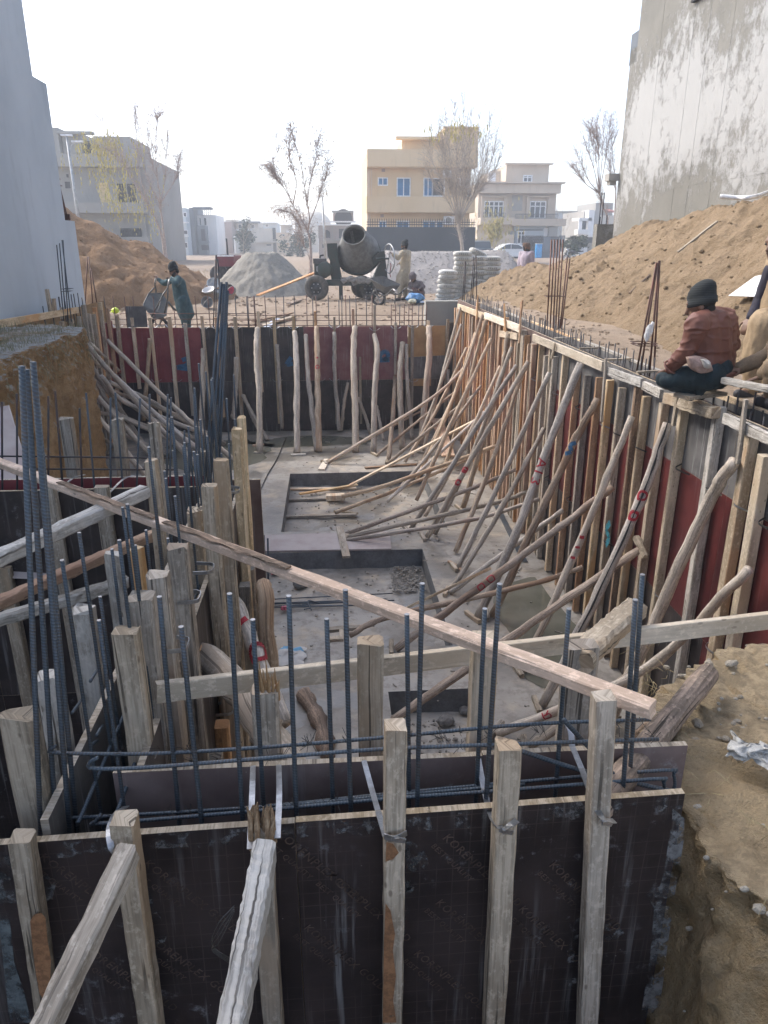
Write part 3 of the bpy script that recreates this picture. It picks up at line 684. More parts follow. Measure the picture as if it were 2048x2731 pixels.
# ---------------- near wall, inner face (brown sheet) and its posts on the pit side
FI=thing('wall_formwork','low brown plywood sheet behind the near reinforcing bars with posts on its pit side','formwork',(0,1.52,0))
IY=1.512
il=pt('P',300,2062,Y=IY); ir=pt('P',1836,1990,Y=IY)
zi=lambda x: lerp(il.z,ir.z,(x-il.x)/(ir.x-il.x))
for a,b,dy in ((il.x,.36,0),(.362,ir.x,.003)):
    panel(FI,(a,IY+dy,.4),(b,IY+dy,.4),(b,IY+dy,zi(b)),(a,IY+dy,zi(a)),.018,PLY_OLD,(0,-1,0))
for (z,x,y,wd,m,dY) in [('Xx',1035,770,.068,W_GREY,1.63),('P',980,1703,.064,W_GREY,1.63),('P',1292,1696,.062,W_GREY,1.63),('P',1561,1720,.082,W_GREY,1.64)]:
    t=pt(z,x,y,Y=dY); mb=MB(); mb.beam((t.x,dY,.4),t,wd,.055,(0,1,0),24,.002,.008,None,.004,1,.006); o=obj('timber_post',mb,m,FI)
    if z=='Xx':
        s2=MB(); rn=random.Random(9)
        for i in range(24):
            p=t+V(rn.uniform(-.028,.028),rn.uniform(-.02,.02),-.03); s2.tube([p,p+V(0,0,.05*rn.random()),p+V(rn.uniform(-.006,.006),0,.045+.06*rn.random())],[.006,.005,.001],5)
        obj('splintered_top',s2,W_RAW,o)

# pale board on edge across the near end of the pit, and the long plank laid over everything
pa=pt('P',418,1846,Y=1.69); pb=pt('P',2048,1655,Y=2.05); pb=pa+(pb-pa)*1.22
o=brace([pa,pb],.022,.058,W_PALE,'pale planed board on edge spanning across the near end of the pit','board',20,(0,0,1),None,'timber_board',.002,.0006,.001)
a=pt('P',1742,1893,Y=1.27); b=pt('P',-30,1222,Y=3.3)
o=brace([a,b],.043,.030,W_PEACH,'long peach sawn timber with bark edge laid diagonally over the pit','timber',40,(0,0,1),None,'timber_plank',.004,.0012,.002)
bk=MB(); side=(b-a).cross(V(0,0,1)).normalized()
for k0,k1 in ((.36,.56),(.58,.79)):
    P=[a.lerp(b,lerp(k0,k1,i/14))+V(0,0,.019)+side*(-.010+.004*math.sin(i*2.1)) for i in range(15)]
    bk.loft([[p-side*(.013+.004*math.sin(i*1.7))+V(0,0,-.002),p+side*.012+V(0,0,-.002),p+side*.010+V(0,0,.005+.002*math.sin(i*3)),p-side*.012+V(0,0,.004)] for i,p in enumerate(P)])
obj('bark_strip',bk,W_BARK,o)
# rough cut log resting over the pale board
a=pt('P',1688,1628,Y=2.02); b=pt('P',1545,1760,Y=1.62)
mb=MB(); mb.beam(b,a,.072,.058,(0,0,1),24,.003,.012,5,.004,1,.010); tag(obj('rough_timber',mb,W_GREY),'rough grey axe-cut timber block lying on the pale board','timber block')

# ---------------- left partition wall that runs along the pit
FL=thing('wall_formwork','row of weathered timber posts on the pit side of the short left partition form','formwork',(-.42,2.5,0))
XL=-.475
panel(FL,(XL,1.53,0),(XL,3.84,0),(XL,3.84,3.0),(XL,1.53,3.0),.018,PLY_DRK,(1,0,0))
for (z,x,y,wd,m,X_) in [('D',765,1035,.085,W_GREY,-.515),('D',865,800,.095,W_GREY,-.505),('D',1020,655,.075,W_GREY,-.46),('D',1135,480,.08,W_GREY,-.45),('D',1240,258,.085,W_GREY,-.51),('D',1318,105,.075,W_GREY,-.44),('A',1385,1135,.075,W_GREY,-.425),('A',1484,940,.062,W_NEW,-.42),('A',1535,858,.055,W_NEW,-.43)]:
    t=pt(z,x,y,X=X_); mb=MB(); mb.beam((t.x,t.y,.02),t,wd*.72,.055,(0,1,0),24,.002,.008,None,.005,1,.008); obj('timber_post',mb,m,FL)
# lower posts filling the row
for y_ in (1.62,1.75,2.08,2.28,2.5,2.66,2.88,3.12,3.3,3.5):
    stud(FL,(XL+.052,y_,2.55+.25*random.random()),.06,.05,random.choice([W_GREY,W_GREY,W_ORG]),.02,(1,0,0))
panel(FL,(-.62,3.86,1.75),(-.385,3.86,1.75),(-.385,3.86,3.0),(-.62,3.86,3.0),.018,PLY_BRN,(0,-1,0))
for (z,x,y) in [('D',1345,630),('D',1260,810),('D',1185,1110),('A',1510,1320),('D',1470,1520)]:
    p=pt(z,x,y,X=-.405); strap(FL,[p+V(-.06,-.035,0),p+V(-.005,-.03,0),p+V(.002,0,0),p+V(-.005,.03,.002),p+V(-.06,.04,.003)],.012,STEEL,'strap_tie',(0,0,1))
# chamber side of the same wall
FC=thing('wall_formwork','chamber side sheet and posts of the left partition with bluish plywood','formwork',(-.66,2.4,0))
XC=-.645
panel(FC,(XC,1.36,.0),(XC,3.8,0),(XC,3.8,3.0),(XC,1.36,3.0),.018,PLY_GRY,(1,0,0))
for (z,x,y,wd,m,X_) in [('D',700,528,.07,W_WHT,-.71),('D',850,492,.065,W_NEW,-.71),('D',525,892,.085,W_WHT,-.71),('D',292,1290,.08,W_WHT,-.72),('A',990,890,.06,W_GREY,-.72),('A',945,1130,.07,W_GREY,-.715)]:
    t=pt(z,x,y,X=X_); mb=MB(); mb.beam((t.x,t.y,.02),t,wd*.7,.05,(0,1,0),20,.002,.008,None,.005,1,.008); obj('timber_post',mb,m,FC)
t=pt('E',110,118,Y=1.46); mb=MB(); mb.beam((t.x-.02,1.46,.3),t,.078,.05,(0,1,0),20,.003,.01,11,.005,1,.012); obj('timber_post',mb,W_GREY,FC)

# ---------------- cross wall at the back of the left chamber
FX=thing('wall_formwork','dark plywood cross wall closing the small chamber on the left','formwork',(-1.5,3.75,0))
for i,(a,b) in enumerate(((-3.1,-1.9),(-1.898,-.7))):
    panel(FX,(a,3.755,1.78),(b,3.755,1.78),(b,3.755,3.0),(a,3.755,3.0),.018,PLY_DRK,(0,-1,0))
    panel(FX,(a,3.755,.56),(b,3.755,.56),(b,3.755,1.778),(a,3.755,1.778),.018,PLY_BLK,(0,-1,0))
    panel(FX,(a,3.955,.5),(b,3.955,.5),(b,3.955,3.0),(a,3.955,3.0),.018,PLY_MAR,(0,-1,0))
for (z,x,y,wd,m,Y_) in [('d1',570,170,.062,W_GREY,3.71),('d1',1150,190,.07,W_GREY,3.71),('d4',730,480,.068,W_GREY,4.0),('d4',1265,490,.06,W_GREY,4.0),('d1',20,1090,.07,W_GREY,3.71),('A',1265,1070,.075,W_GREY,4.0)]:
    t=pt(z,x,y,Y=Y_); mb=MB(); mb.beam((t.x,Y_,.4),t,wd,.055,(0,1,0),14,.002,.008,None,.006,1,.008); obj('timber_post',mb,m,FX)
for (z,x,y) in [('d1',650,215),('d1',1225,225)]:
    p=pt(z,x,y,Y=3.72); strap(FX,[p+V(-.02,0,-.03),p+V(.04,.1,.02),p+V(.06,.23,.0)],.014)
# struts across the chamber
def strut(z0,x0,y0,z1,x1,y1,w,d,m,lab,zz):
    b=pt(z1,x1,y1,X=-.745); a0=pt(z0,x0,y0,Z=b.z-.02); a=b+(a0-b)*1.12
    brace([a,b],w,d,m,lab,'timber strut',24,(0,0,1),None,'timber_strut',.007,.0022,.0025,.006)
strut('d1',0,985,'d1',1600,260,.05,.05,W_WHT,'rough whitewashed strut, topmost of three across the chamber',3)
strut('d1',0,1480,'d3',350,1320,.045,.045,W_ORG,'pinkish bark-edged strut, middle of three across the chamber',3)
strut('d1',0,1670,'d1',1420,1260,.042,.042,W_WHT,'rough white strut, lowest of three across the chamber',3)

# ---------------- far wall
FY=17.30
FF=thing('wall_formwork','long far plywood form with maroon upper sheets, black lower sheets and many posts','formwork',(-1,FY,0))
fx=lambda px: pt('P',px,960,Y=FY).x
ups=[(232,275,PLY_MAR),(275,420,PLY_MAR),(420,540,PLY_MAR),(540,650,PLY_GRY),(650,812,PLY_DRK),(812,985,PLY_PUR),(985,1086,PLY_PUR)]
for a,b,m in ups: panel(FF,(fx(a)+.002,FY,1.21),(fx(b),FY,1.21),(fx(b),FY,2.43),(fx(a)+.002,FY,2.43),.018,m if m is not PLY_GRY else PLY_DRK,(0,-1,0))
ch=[(232,390),(390,545),(545,700),(700,850),(850,1000),(1000,1090)]
for a,b in ch: panel(FF,(fx(a)+.002,FY-.002,.02),(fx(b),FY-.002,.02),(fx(b),FY-.002,1.207),(fx(a)+.002,FY-.002,1.207),.018,PLY_DRK if a<700 else PLY_BLK,(0,-1,0))
panel(FF,(fx(1088),FY-.003,1.72),(fx(1186),FY-.003,1.76),(fx(1186),FY-.003,2.43),(fx(1088),FY-.003,2.43),.018,PLY_YEL,(0,-1,0))
panel(FF,(fx(1088),FY,1.21),(fx(1186),FY,1.21),(fx(1186),FY,1.757),(fx(1088),FY,1.717),.018,PLY_GRY,(0,-1,0))
panel(FF,(fx(1092),FY-.02,1.05),(fx(1150),FY-.02,1.05),(fx(1150),FY-.02,1.22),(fx(1092),FY-.02,1.22),.018,PLY_YEL,(0,-1,0))
panel(FF,(fx(1092),FY,.02),(fx(1215),FY,.02),(fx(1215),FY,1.207),(fx(1092),FY,1.207),.018,PLY_DRK,(0,-1,0))
panel(FF,(fx(1188),FY,1.21),(fx(1226),FY,1.21),(fx(1226),FY,2.5),(fx(1188),FY,2.5),.018,PLY_DRK,(0,-1,0))
for (z,x,yt,yb,wd,m) in [('B',65,225,850,.1,W_NEW),('B',205,190,700,.09,W_NEW),('B',312,225,900,.09,W_NEW),('B',430,220,640,.09,W_NEW),('B',572,190,700,.07,W_ORG),('B',690,225,900,.07,W_GREY),('B',812,175,560,.08,W_ORG),('B',946,150,500,.08,W_GREY),('B',1078,260,600,.08,W_GREY),('B',1187,280,900,.09,W_GREY),('B',1288,250,600,.09,W_NEW),('A',735,220,720,.11,W_GREY),('A',832,230,680,.10,W_NEW),('A',950,230,860,.09,W_NEW),('A',1067,225,830,.11,W_NEW),('A',1168,265,850,.10,W_GREY),('A',1276,220,880,.09,W_NEW),('A',1368,230,860,.08,W_ORG),('A',1490,225,850,.09,W_NEW),('B',1408,240,1000,.09,W_GREY),('B',855,480,900,.07,W_GREY),('B',1150,400,1000,.07,W_GREY)]:
    t=pt(z,x,yt,Y=FY-.055); bb=pt(z,x,yb,Y=FY-.055)
    stud(FF,t,wd*.75,.07,m,max(.02,bb.z),(0,1,0))
for (z,x,y) in [('A',740,290),('A',835,295),('A',960,295),('A',1075,290),('A',1185,295),('A',1285,300),('A',1370,300),('A',1490,300),('B',310,300),('B',430,300),('B',690,295),('B',945,310),('B',1080,300),('B',1190,295),('B',1285,290),('A',985,635),('A',1115,635),('A',1225,635),('B',330,635),('B',600,630),('B',690,630),('B',1190,635)]:
    p=pt(z,x,y,Y=FY-.09); strap(FF,[p+V(-.11,.07,.05),p+V(-.05,0,0),p+V(.05,0,.0),p+V(.12,.05,.04)],.02)
def spray(root,z,pts,r,Y=None,X=None,m=PAINT_R,name='paint_mark'):
    mb=MB(); P=[pt(z,x,y,Y=Y) if Y is not None else pt(z,x,y,X=X) for x,y in pts]; P=bez(P,len(P)*4)
    nrm=V(0,1,0) if Y is not None else V(1,0,0)
    for i in range(len(P)-1):
        t=(P[i+1]-P[i]).normalized(); sd=t.cross(nrm).normalized()*r; mb.quad(P[i]-sd,P[i]+sd,P[i+1]+sd,P[i+1]-sd)
    return obj(name,mb,m,root)
spray(FF,'A',[(1150,500),(1185,490),(1180,530),(1120,545),(1190,555)],.05,Y=FY-.006,m=PAINT_B)
spray(FF,'B',[(975,500),(985,460),(1020,445),(1030,480),(1000,495),(970,500),(1040,498)],.05,Y=FY-.006,m=PAINT_B)
spray(FF,'B',[(420,480),(390,525),(430,520)],.05,Y=FY-.006,m=PAINT_B)
# old concrete wall end behind the far right corner
mb=MB(); a=pt('I',460,1090,Y=17.66); b=pt('I',930,1090,Y=17.66)
mb.box(((a.x+b.x)/2+.1,17.83,(a.z+0)/2),(b.x-a.x+.2,.3,a.z)); tag(obj('concrete_wall',mb,plaster('concrete_old',(.27,.265,.245),(.33,.325,.30),.8)),'low grey concrete wall stub behind the far right corner of the form','wall')

# ---------------- right wall
XR=2.955
FR=thing('wall_formwork','tall right hand form with red and grey plywood, close set timber studs and top rail','formwork',(XR,9,0))
ry=lambda px,py: pt('P',px,py,X=XR).y
top=[(3.0,5.05),(5.052,7.4),(7.402,9.8),(9.802,12.2),(12.202,14.6),(14.602,17.2)]
zj=pt('P',1822,1250,X=XR).z; zj2=1.0
for i,(a,b) in enumerate(top):
    panel(FR,(XR,b,zj+.002),(XR,a,zj+.002),(XR,a,3.02),(XR,b,3.02),.018,PLY_GRY if i<3 else PLY_BRN,(-1,0,0))
    panel(FR,(XR,b,zj-1.22),(XR,a,zj-1.22),(XR,a,zj),(XR,b,zj),.018,PLY_RED if i<3 else PLY_MAR,(-1,0,0))
    panel(FR,(XR,b,0),(XR,a,0),(XR,a,zj-1.222),(XR,b,zj-1.222),.018,(PLY_RED if i<1 else PLY_DRK if i<3 else PLY_BRN),(-1,0,0))
SR=[('r5',790,100,.11,W_ORG),('r5',925,150,.07,W_ORG),('r5',965,90,.06,W_ORG),('r5',1018,225,.09,W_GREY),('r5',1072,30,.08,W_ORG),('r5',1218,255,.09,W_ORG),('r5',1278,205,.08,W_ORG),('r5',1348,305,.09,W_ORG),('r5',1418,220,.08,W_ORG),('r5',1518,350,.08,W_ORG),('r5',1640,380,.11,W_GREY),
 ('R',372,350,.10,W_GREY),('R',402,380,.06,W_ORG),('R',438,420,.09,W_GREY),('R',482,400,.08,W_NEW),('R',545,490,.09,W_GREY),('R',605,465,.10,W_NEW),('R',662,560,.07,W_ORG),('R',722,590,.09,W_GREY),('R',775,600,.06,W_ORG),('R',838,612,.085,W_NEW),('R',905,655,.085,W_GREY),('R',985,640,.07,W_BARK),('R',1025,700,.075,W_NEW),('R',1115,732,.10,W_NEW),('R',1215,758,.085,W_PALE),('R',1420,755,.105,W_WHT),('R',1580,890,.12,W_NEW),('R',1660,1010,.12,W_PALE)]
for (z,x,y,wd,m) in SR:
    t=pt(z,x,y,X=XR-.045); 
    stud(FR,t,wd*.72,.075,m,.02,(1,0,0),'timber_stud',(0,0),8,.0025,.006,.004)
# more studs in the dense far stretch
yy=9.6
rn=random.Random(2)
while yy<17.1:
    stud(FR,(XR-.04,yy,2.9+rn.uniform(-.12,.02)),.055,.065,W_ORG if rn.random()<.8 else W_GREY,.02,(1,0,0)); yy+=rn.uniform(.22,.34)
for yy in (3.35,3.9): stud(FR,(XR-.045,yy,3.1),.09,.075,W_NEW,.02,(1,0,0))
def rail(z0,x0,y0,z1,x1,y1,h,m,d=.03,jit=.0015,X=XR-.10,end=.004):
    a=pt(z0,x0,y0,X=X); b=pt(z1,x1,y1,X=X); mb=MB(); mb.beam(a,b,d,h,(0,0,1),16,jit,.004,None,.004,1,end); return obj('top_rail',mb,m,FR)
rail('R',42,228,'R',185,282,.11,W_PALE); rail('R',182,276,'R',372,345,.11,W_PALE); rail('R',436,392,'R',795,540,.10,W_PALE); rail('R',262,372,'R',356,384,.10,W_NEW)
rail('R',828,568,'R',1000,625,.085,W_WHT,.035,.003); rail('R',1012,642,'R',1105,690,.08,W_WHT,.035,.003); rail('R',1135,706,'R',1385,782,.085,W_GREY,.07,.006,XR-.11,.02); rail('R',1432,812,'R',1700,925,.075,W_WHT,.035,.003)
# thin upright battens nailed over the rail
for (z,x0,y0,x1,y1,m) in [('R',815,500,790,830,W_GREY),('R',1205,612,1165,850,W_GREY),('R',1550,715,1500,1050,W_GREY),('R',375,205,362,420,W_ORG),('R',145,170,140,300,W_ORG),('r5',1630,0,1590,380,W_ORG),('R',545,420,530,500,W_GREY),('R',285,215,290,360,W_ORG)]:
    a=pt(z,x0,y0,X=XR-.14); b=pt(z,x1,y1,X=XR-.14); mb=MB(); mb.beam(b,a,.045,.025,(1,0,0),5,.002,.004,None,.003,.8,.004); obj('batten',mb,m,FR)
for (z,x,y) in [('R',660,760),('R',540,680),('R',430,610),('R',790,845),('R',975,965),('R',1190,1080),('R',1350,1185),('R',380,1025),('R',500,1130),('R',615,1240),('S',810,380),('S',1350,105),('S',1500,195),('S',1630,295),('S',1350,940),('S',1080,660),('S',690,770),('R',860,890)]:
    p=pt(z,x,y,X=XR-.085); strap(FR,[p+V(.07,.09,.02),p+V(0,.05,0),p+V(0,-.05,0),p+V(.06,-.09,-.02)],.014,WIRE if random.random()<.5 else STEEL,'strap_tie',(0,0,1))
spray(FR,'S',[(835,280),(815,320),(830,360),(812,400)],.035,X=XR-.088,m=PAINT_T)
# outer face of the right wall: only its upper edge shows over the cavity
FO=thing('wall_formwork','outer edge of the right hand form seen over the bar filled cavity','formwork',(3.19,9,0))
for (a,b) in ((3.2,5.6),(5.602,8.0),(8.002,10.4),(10.402,12.8),(12.802,15.2),(15.202,17.4)):
    panel(FO,(3.19,b,1.5),(3.19,a,1.5),(3.19,a,3.03),(3.19,b,3.03),.018,PLY_GRY,(-1,0,0))
for i in range(5):
    a=4.0+i*2.7; mb=MB(); mb.beam((3.215,a,3.02),(3.215,a+2.5,3.03),.04,.05,(0,0,1),8,.002,.004,None,.003); obj('top_rail',mb,W_WHT if i%2 else W_NEW,FO)
for yy in (4.6,5.9,6.9,7.7,8.6,9.6):
    mb=MB(); mb.beam((XR-.02,yy,3.045),(3.22,yy+.03,3.05),.03,.02,(0,0,1),2); obj('spacer_batten',mb,W_GREY,FO)

# ---------------- left wall, far stretch
FW=thing('wall_formwork','narrow left hand form behind the leaning poles with tall studs','formwork',(-4.75,14.5,0))
XW=-4.76
for a,b in ((11.8,14.2),(14.202,17.25)):
    panel(FW,(XW,a,1.2),(XW,b,1.2),(XW,b,2.6),(XW,a,2.6),.018,PLY_MAR,(1,0,0)); panel(FW,(XW,a,0),(XW,b,0),(XW,b,1.198),(XW,a,1.198),.018,PLY_DRK,(1,0,0))
for (z,x,y,m) in [('A',560,205,W_GREY),('A',600,165,W_ORG),('A',632,135,W_NEW),('A',525,150,W_GREY),('A',585,210,W_GREY)]:
    t=pt(z,x,y,X=XW+.05); stud(FW,t,.09,.075,m,.02,(1,0,0))
for yy in (12.2,12.8,13.3,13.9,14.4,14.9,15.9,16.3,16.8): stud(FW,(XW+.05,yy,2.9),.07,.07,random.choice([W_GREY,W_ORG]),.02,(1,0,0))
a=pt('A',-20,272,X=-4.72); b=pt('A',490,182,X=-4.72); mb=MB(); mb.beam(a,b,.04,.11,(0,0,1),10,.001,.004,None,.003); obj('top_rail',mb,W_NEW,FW)
for (z,x,y,y2) in [('A',298,50,190),('A',335,110,190),('A',385,165,200)]:
    t=pt(z,x,y,X=-4.78); b=pt(z,x,y2+40,X=-4.78); stud(FW,t,.09,.05,W_GREY,b.z,(1,0,0))

# ================================================================== PROPS
ORDER={}
def pole(P,r,m,label,group,taper=.85,n=9,seg=26,name='timber_prop',bow=0):
    P=bez(P,seg); mb=MB(); L=len(P); sd_=P[0].x*3.7+P[0].y*1.9
    P=[p+V(fbm((i*.42,sd_,1),3),fbm((i*.42,sd_,5),3),fbm((i*.42,sd_,9),3))*r*(.24 if 0<i<L-1 else 0) for i,p in enumerate(P)]
    kn=random.Random(int(P[0].x*1e4)); rr=[r*lerp(1,taper,i/(L-1))*(1+.04*math.sin(i*1.9+r*99)+(.13 if kn.random()<.12 else 0)) for i in range(L)]
    mb.tube(P,rr,n,.05); o=obj(name,mb,m,smooth=True); tag(o,label,'timber prop',None)
    if group: ORDER.setdefault(group,[]).append((o,P[-1].copy(),True)); o['group']=group
    return o
def rp(top,bot,r,m,label=None,mids=(),tx=XR-.13,flat=None):
    t=pt(*top,X=tx); b=pt(*bot,Z=r*.6)
    P=[t]
    for (z,x,y,k) in mids: 
        d=lerp(t.y,b.y,k); P.append(pt(z,x,y,Y=d))
    P.append(b)
    if flat:
        mb=MB(); mb.beam(P[0],P[-1],flat[0],flat[1],(0,0,1),14,.002,.004,None,.004); o=obj('timber_prop',mb,m); return tag(o,label,'timber prop',None)
    o=pole(P[::-1],r*.77,m,label or GEN,None if label else 'raking poles that hold up the right hand form')
    if label: ORDER.setdefault('raking poles that hold up the right hand form',[]).append((o,P[0].copy(),False))
    fw_=MB(); fd=(b-t); fd.z=0; fd=fd.normalized(); q_=b+fd*.05; q_.z=.03; sdw=V(-fd.y,fd.x,0)
    if b.z<.2 and not inrec(b.x,b.y): fw_.beam(q_-sdw*(.09+.05*(int(b.x*1e3)%3)),q_+sdw*.1,.05,.05,(0,0,1),2,.004,.006); obj('foot_wedge',fw_,W_GREY,o)
    return o
GEN='bare grey brown raking pole propping the right hand form'
rp(('r5',842,100),('P',1128,1205),.045,P_GREY,None,[('r5',640,850,.45)])
rp(('r5',1125,185),('P',1124,1236),.045,P_TAN,None,[('r5',900,880,.35),('r5',640,1480,.75)])
rp(('r5',1168,245),('P',1184,1254),.05,P_TAN,None,[('r5',1040,720,.3),('r5',860,1400,.7)])
rp(('r5',930,815),('P',874,1234),.045,P_TAN,None,[('r5',450,1260,.5)])
rp(('r5',830,1120),('P',1007,1212),.04,P_DARK,None,[('r5',370,1480,.55)])
rp(('r5',450,1350),('B',640,1140),.035,P_TAN,None,tx=2.4)
rp(('r5',1020,1200),('P',1037,1233),.042,P_TAN,None,[('r5',600,1520,.5)])
o=rp(('r5',1110,1480),('P',931,1294),.03,W_NEW,'flat sawn prop with a blue paint dab leaning on the right hand form',flat=(.07,.035))
def ring_mark(o,P,r,h,m=PAINT_R):
    mb=MB(); mb.tube(P,r,10,0,None,False); return obj('paint_mark',mb,m,o,True)
rp(('r5',1552,825),('P',1094,1412),.05,P_GREY,None,[('r5',1290,1230,.35)])
rp(('r5',1450,420),('P',1234,1355),.062,P_TAN,None,[('P',1332,1020,.25)])
o=rp(('R',410,515),('P',1138,1433),.055,P_GREY,'raking pole with two red painted loops on the right hand form',[('J',270,600,.62)])
def onpole(o,z,x,y,shape,r,m=PAINT_R,k=None,seed=0):
    """a sprayed mark wrapped on the camera side of a pole: nearest point of its axis, then small strokes on the surface"""
    me=o.data; ray=(pt(z,x,y,Y=10)-CAM).normalized(); best=None
    for p in me.polygons:
        if p.normal.dot(ray)>-.45: continue
        d=Vector(p.center)-CAM; dist=(d-ray*d.dot(ray)).length
        if best is None or dist<best[0]: best=(dist,Vector(p.center),p.normal.copy())
    c,nv=best[1],best[2]
    # axis from bounding direction
    vs=[v.co for v in me.vertices]; n=9; 
    rings=[sum(vs[i*n:(i+1)*n],Vector())/n for i in range(len(vs)//n)]
    i=min(range(len(rings)-1),key=lambda i:((rings[i]+rings[i+1])/2-c).length); ax=(rings[i+1]-rings[i]).normalized()
    rad=(vs[i*n]-rings[i]).length; base=rings[i]+ax*(c-rings[i]).dot(ax)
    e1=(-ray-ax*(-ray).dot(ax)).normalized(); e2=ax.cross(e1)
    mb=MB()
    for st in shape:
        P=bez([V(u,v,0) for u,v in st],len(st)*4)
        def w(u,v): 
            an=u/rad; return base+ax*v+(e1*math.cos(an)+e2*math.sin(an))*(rad*1.07+.0015)
        for q in range(len(P)-1):
            t=(P[q+1]-P[q]); t=t.normalized() if t.length else V(1,0,0); sd=V(-t.y,t.x,0)*r
            mb.quad(w(*(P[q]-sd).xy),w(*(P[q]+sd).xy),w(*(P[q+1]+sd).xy),w(*(P[q+1]-sd).xy))
    return obj('paint_mark',mb,m,o)
LOOP=[[(-.03,-.03),(.03,-.02),(.035,.03),(-.01,.045),(-.035,.01),(-.02,-.035)]]
DOT=[[(-.02,0),(.02,.012)]]
onpole(o,'J',270,620,LOOP+[[(-.03,.0),(.03,.0)]],.014); onpole(o,'J',185,770,LOOP,.014)
rp(('R',520,575),('P',1222,1513),.05,P_GREY,None,[('J',640,760,.5)])
o=rp(('R',682,525),('P',1276,1645),.068,P_GREY,'stout raking pole lettered A13 in red paint',[('J',1130,480,.32),('J',830,1300,.75)])
A_=[[(.05,-.05),(-.05,-.005)],[(-.05,-.005),(.05,.05)],[(.012,-.03),(.012,.03)]]
ONE=[[(-.05,0),(.05,0)]]; THREE=[[(-.045,-.03),(-.05,.02),(-.02,.04),(0,0),(.02,.04),(.05,.02),(.045,-.03)]]
def flip(S): return [[(u,-v) for u,v in st] for st in S]
def rot90(S): return [[(-v,u) for u,v in st] for st in S]
onpole(o,'J',1098,600,[[(-.055,.05),(0,.025),(.055,0)],[(.055,0),(0,-.025),(-.055,-.05)],[(-.015,.032),(-.015,-.032)]],.009); onpole(o,'J',1070,690,[[(-.055,0),(.055,0)]],.009); onpole(o,'J',1050,745,[[(.04,.03),(.055,-.01),(.03,-.035),(0,-.005),(-.03,-.035),(-.055,-.01),(-.04,.03)]],.009)
o=rp(('R',770,712),('P',1312,1642),.058,P_DARK,'knotty raking pole with a blue paint patch',[('J',1400,440,.38)])
onpole(o,'J',1450,390,[[(-.03,-.08),(.02,-.03),(-.02,.03),(.025,.08)]],.022,PAINT_B)
o=rp(('R',950,802),('P',1395,1788),.05,P_GREY,'raking pole with red dots on its lower half',[('S',700,330,.5)])
onpole(o,'S',680,370,DOT,.016); onpole(o,'S',660,400,DOT,.011); onpole(o,'S',645,440,DOT,.013)
o=rp(('Yy',665,840),('P',1447,1880),.062,P_GREY,'raking pole split by a long dark crack with red letters',[('S',950,270,.42)])
onpole(o,'S',970,245,LOOP,.014); onpole(o,'S',1025,140,LOOP,.011)
cr=MB(); vs=[v.co for v in o.data.vertices]; n=9
rings=[sum(vs[i*n:(i+1)*n],Vector())/n for i in range(len(vs)//n)]
pl=[]
for i,c in enumerate(rings[2:],2):
    ray=(c-CAM).normalized(); ax=(rings[min(i+1,len(rings)-1)]-rings[i-1]).normalized(); e1=(-ray-ax*(-ray).dot(ax)).normalized(); pl.append(c+e1*(vs[i*n]-c).length*.985)
cr.tube(bez(pl,40),[.0075+.003*math.sin(i*.9) for i in range(41)],5); obj('crack',cr,DARK,o)
rp(('Yy',1322,1205),('P',1622,1932),.066,P_GREY,'thick smooth raking pole nearest the earth bank',[('S',1310,260,.35)])
o=rp(('S',1560,525),('P',1328,1958),.055,P_GREY,'raking pole with a bark strip at its head and red letter at its foot',[('S',1000,1055,.6)])
onpole(o,'O',1015,1490,[[(-.03,-.03),(.03,-.03)],[(.03,-.03),(.03,.03),(0,.03),(0,-.02)],[(0,0),(-.03,.03)]],.006)
rp(('P',1700,1785),('P',1415,1992),.05,P_GREY,None,tx=2.5)
o=rp(('S',985,425),('P',1048,1922),.055,P_DARK,'long reddish bark raking prop with a wedge at its head',[('P',1389,1682,.45)])
wd=MB(); p=pt('S',995,410,X=XR-.12); wd.beam(p+V(0,.12,.05),p+V(0,-.12,-.05),.05,.05,(1,0,0),4,.006,.008); obj('head_wedge',wd,W_GREY,o)
o=rp(('S',850,95),('P',1056,1731),.055,P_DARK,'raking prop with two small red letters crossing in front of the A13 pole',[('S',380,450,.52)])
onpole(o,'O',495,325,LOOP,.007); onpole(o,'O',405,395,[[(-.02,-.03),(.03,-.03),(.03,.03),(-.02,.03),(-.02,-.03)]],.007)
rp(('P',1305,1517),('P',1056,1636),.03,W_NEW,'pale sawn strip lying low across the floor props',flat=(.06,.03),tx=1.6)
rp(('S',690,515),('P',933,1694),.045,P_DARK,None,[('S',430,600,.25),('C',1050,935,.7)])
rp(('J',810,630),('P',922,1424),.045,P_DARK,None,[('J',300,850,.4)])
rp(('J',940,880),('P',926,1432),.045,P_GREY,None,[('J',500,1020,.35)])
rp(('J',1070,960),('P',926,1441),.042,P_DARK,None,[('J',300,1190,.4)])
rp(('J',610,365),('P',912,1324),.05,P_TAN,None,[('C',1030,100,.7)])
rp(('J',300,510),('P',895,1367),.045,P_TAN,None,[('C',1090,130,.5)],tx=2.6)
rp(('J',1330,1080),('P',1200,1580),.045,P_GREY,None,tx=2.7)
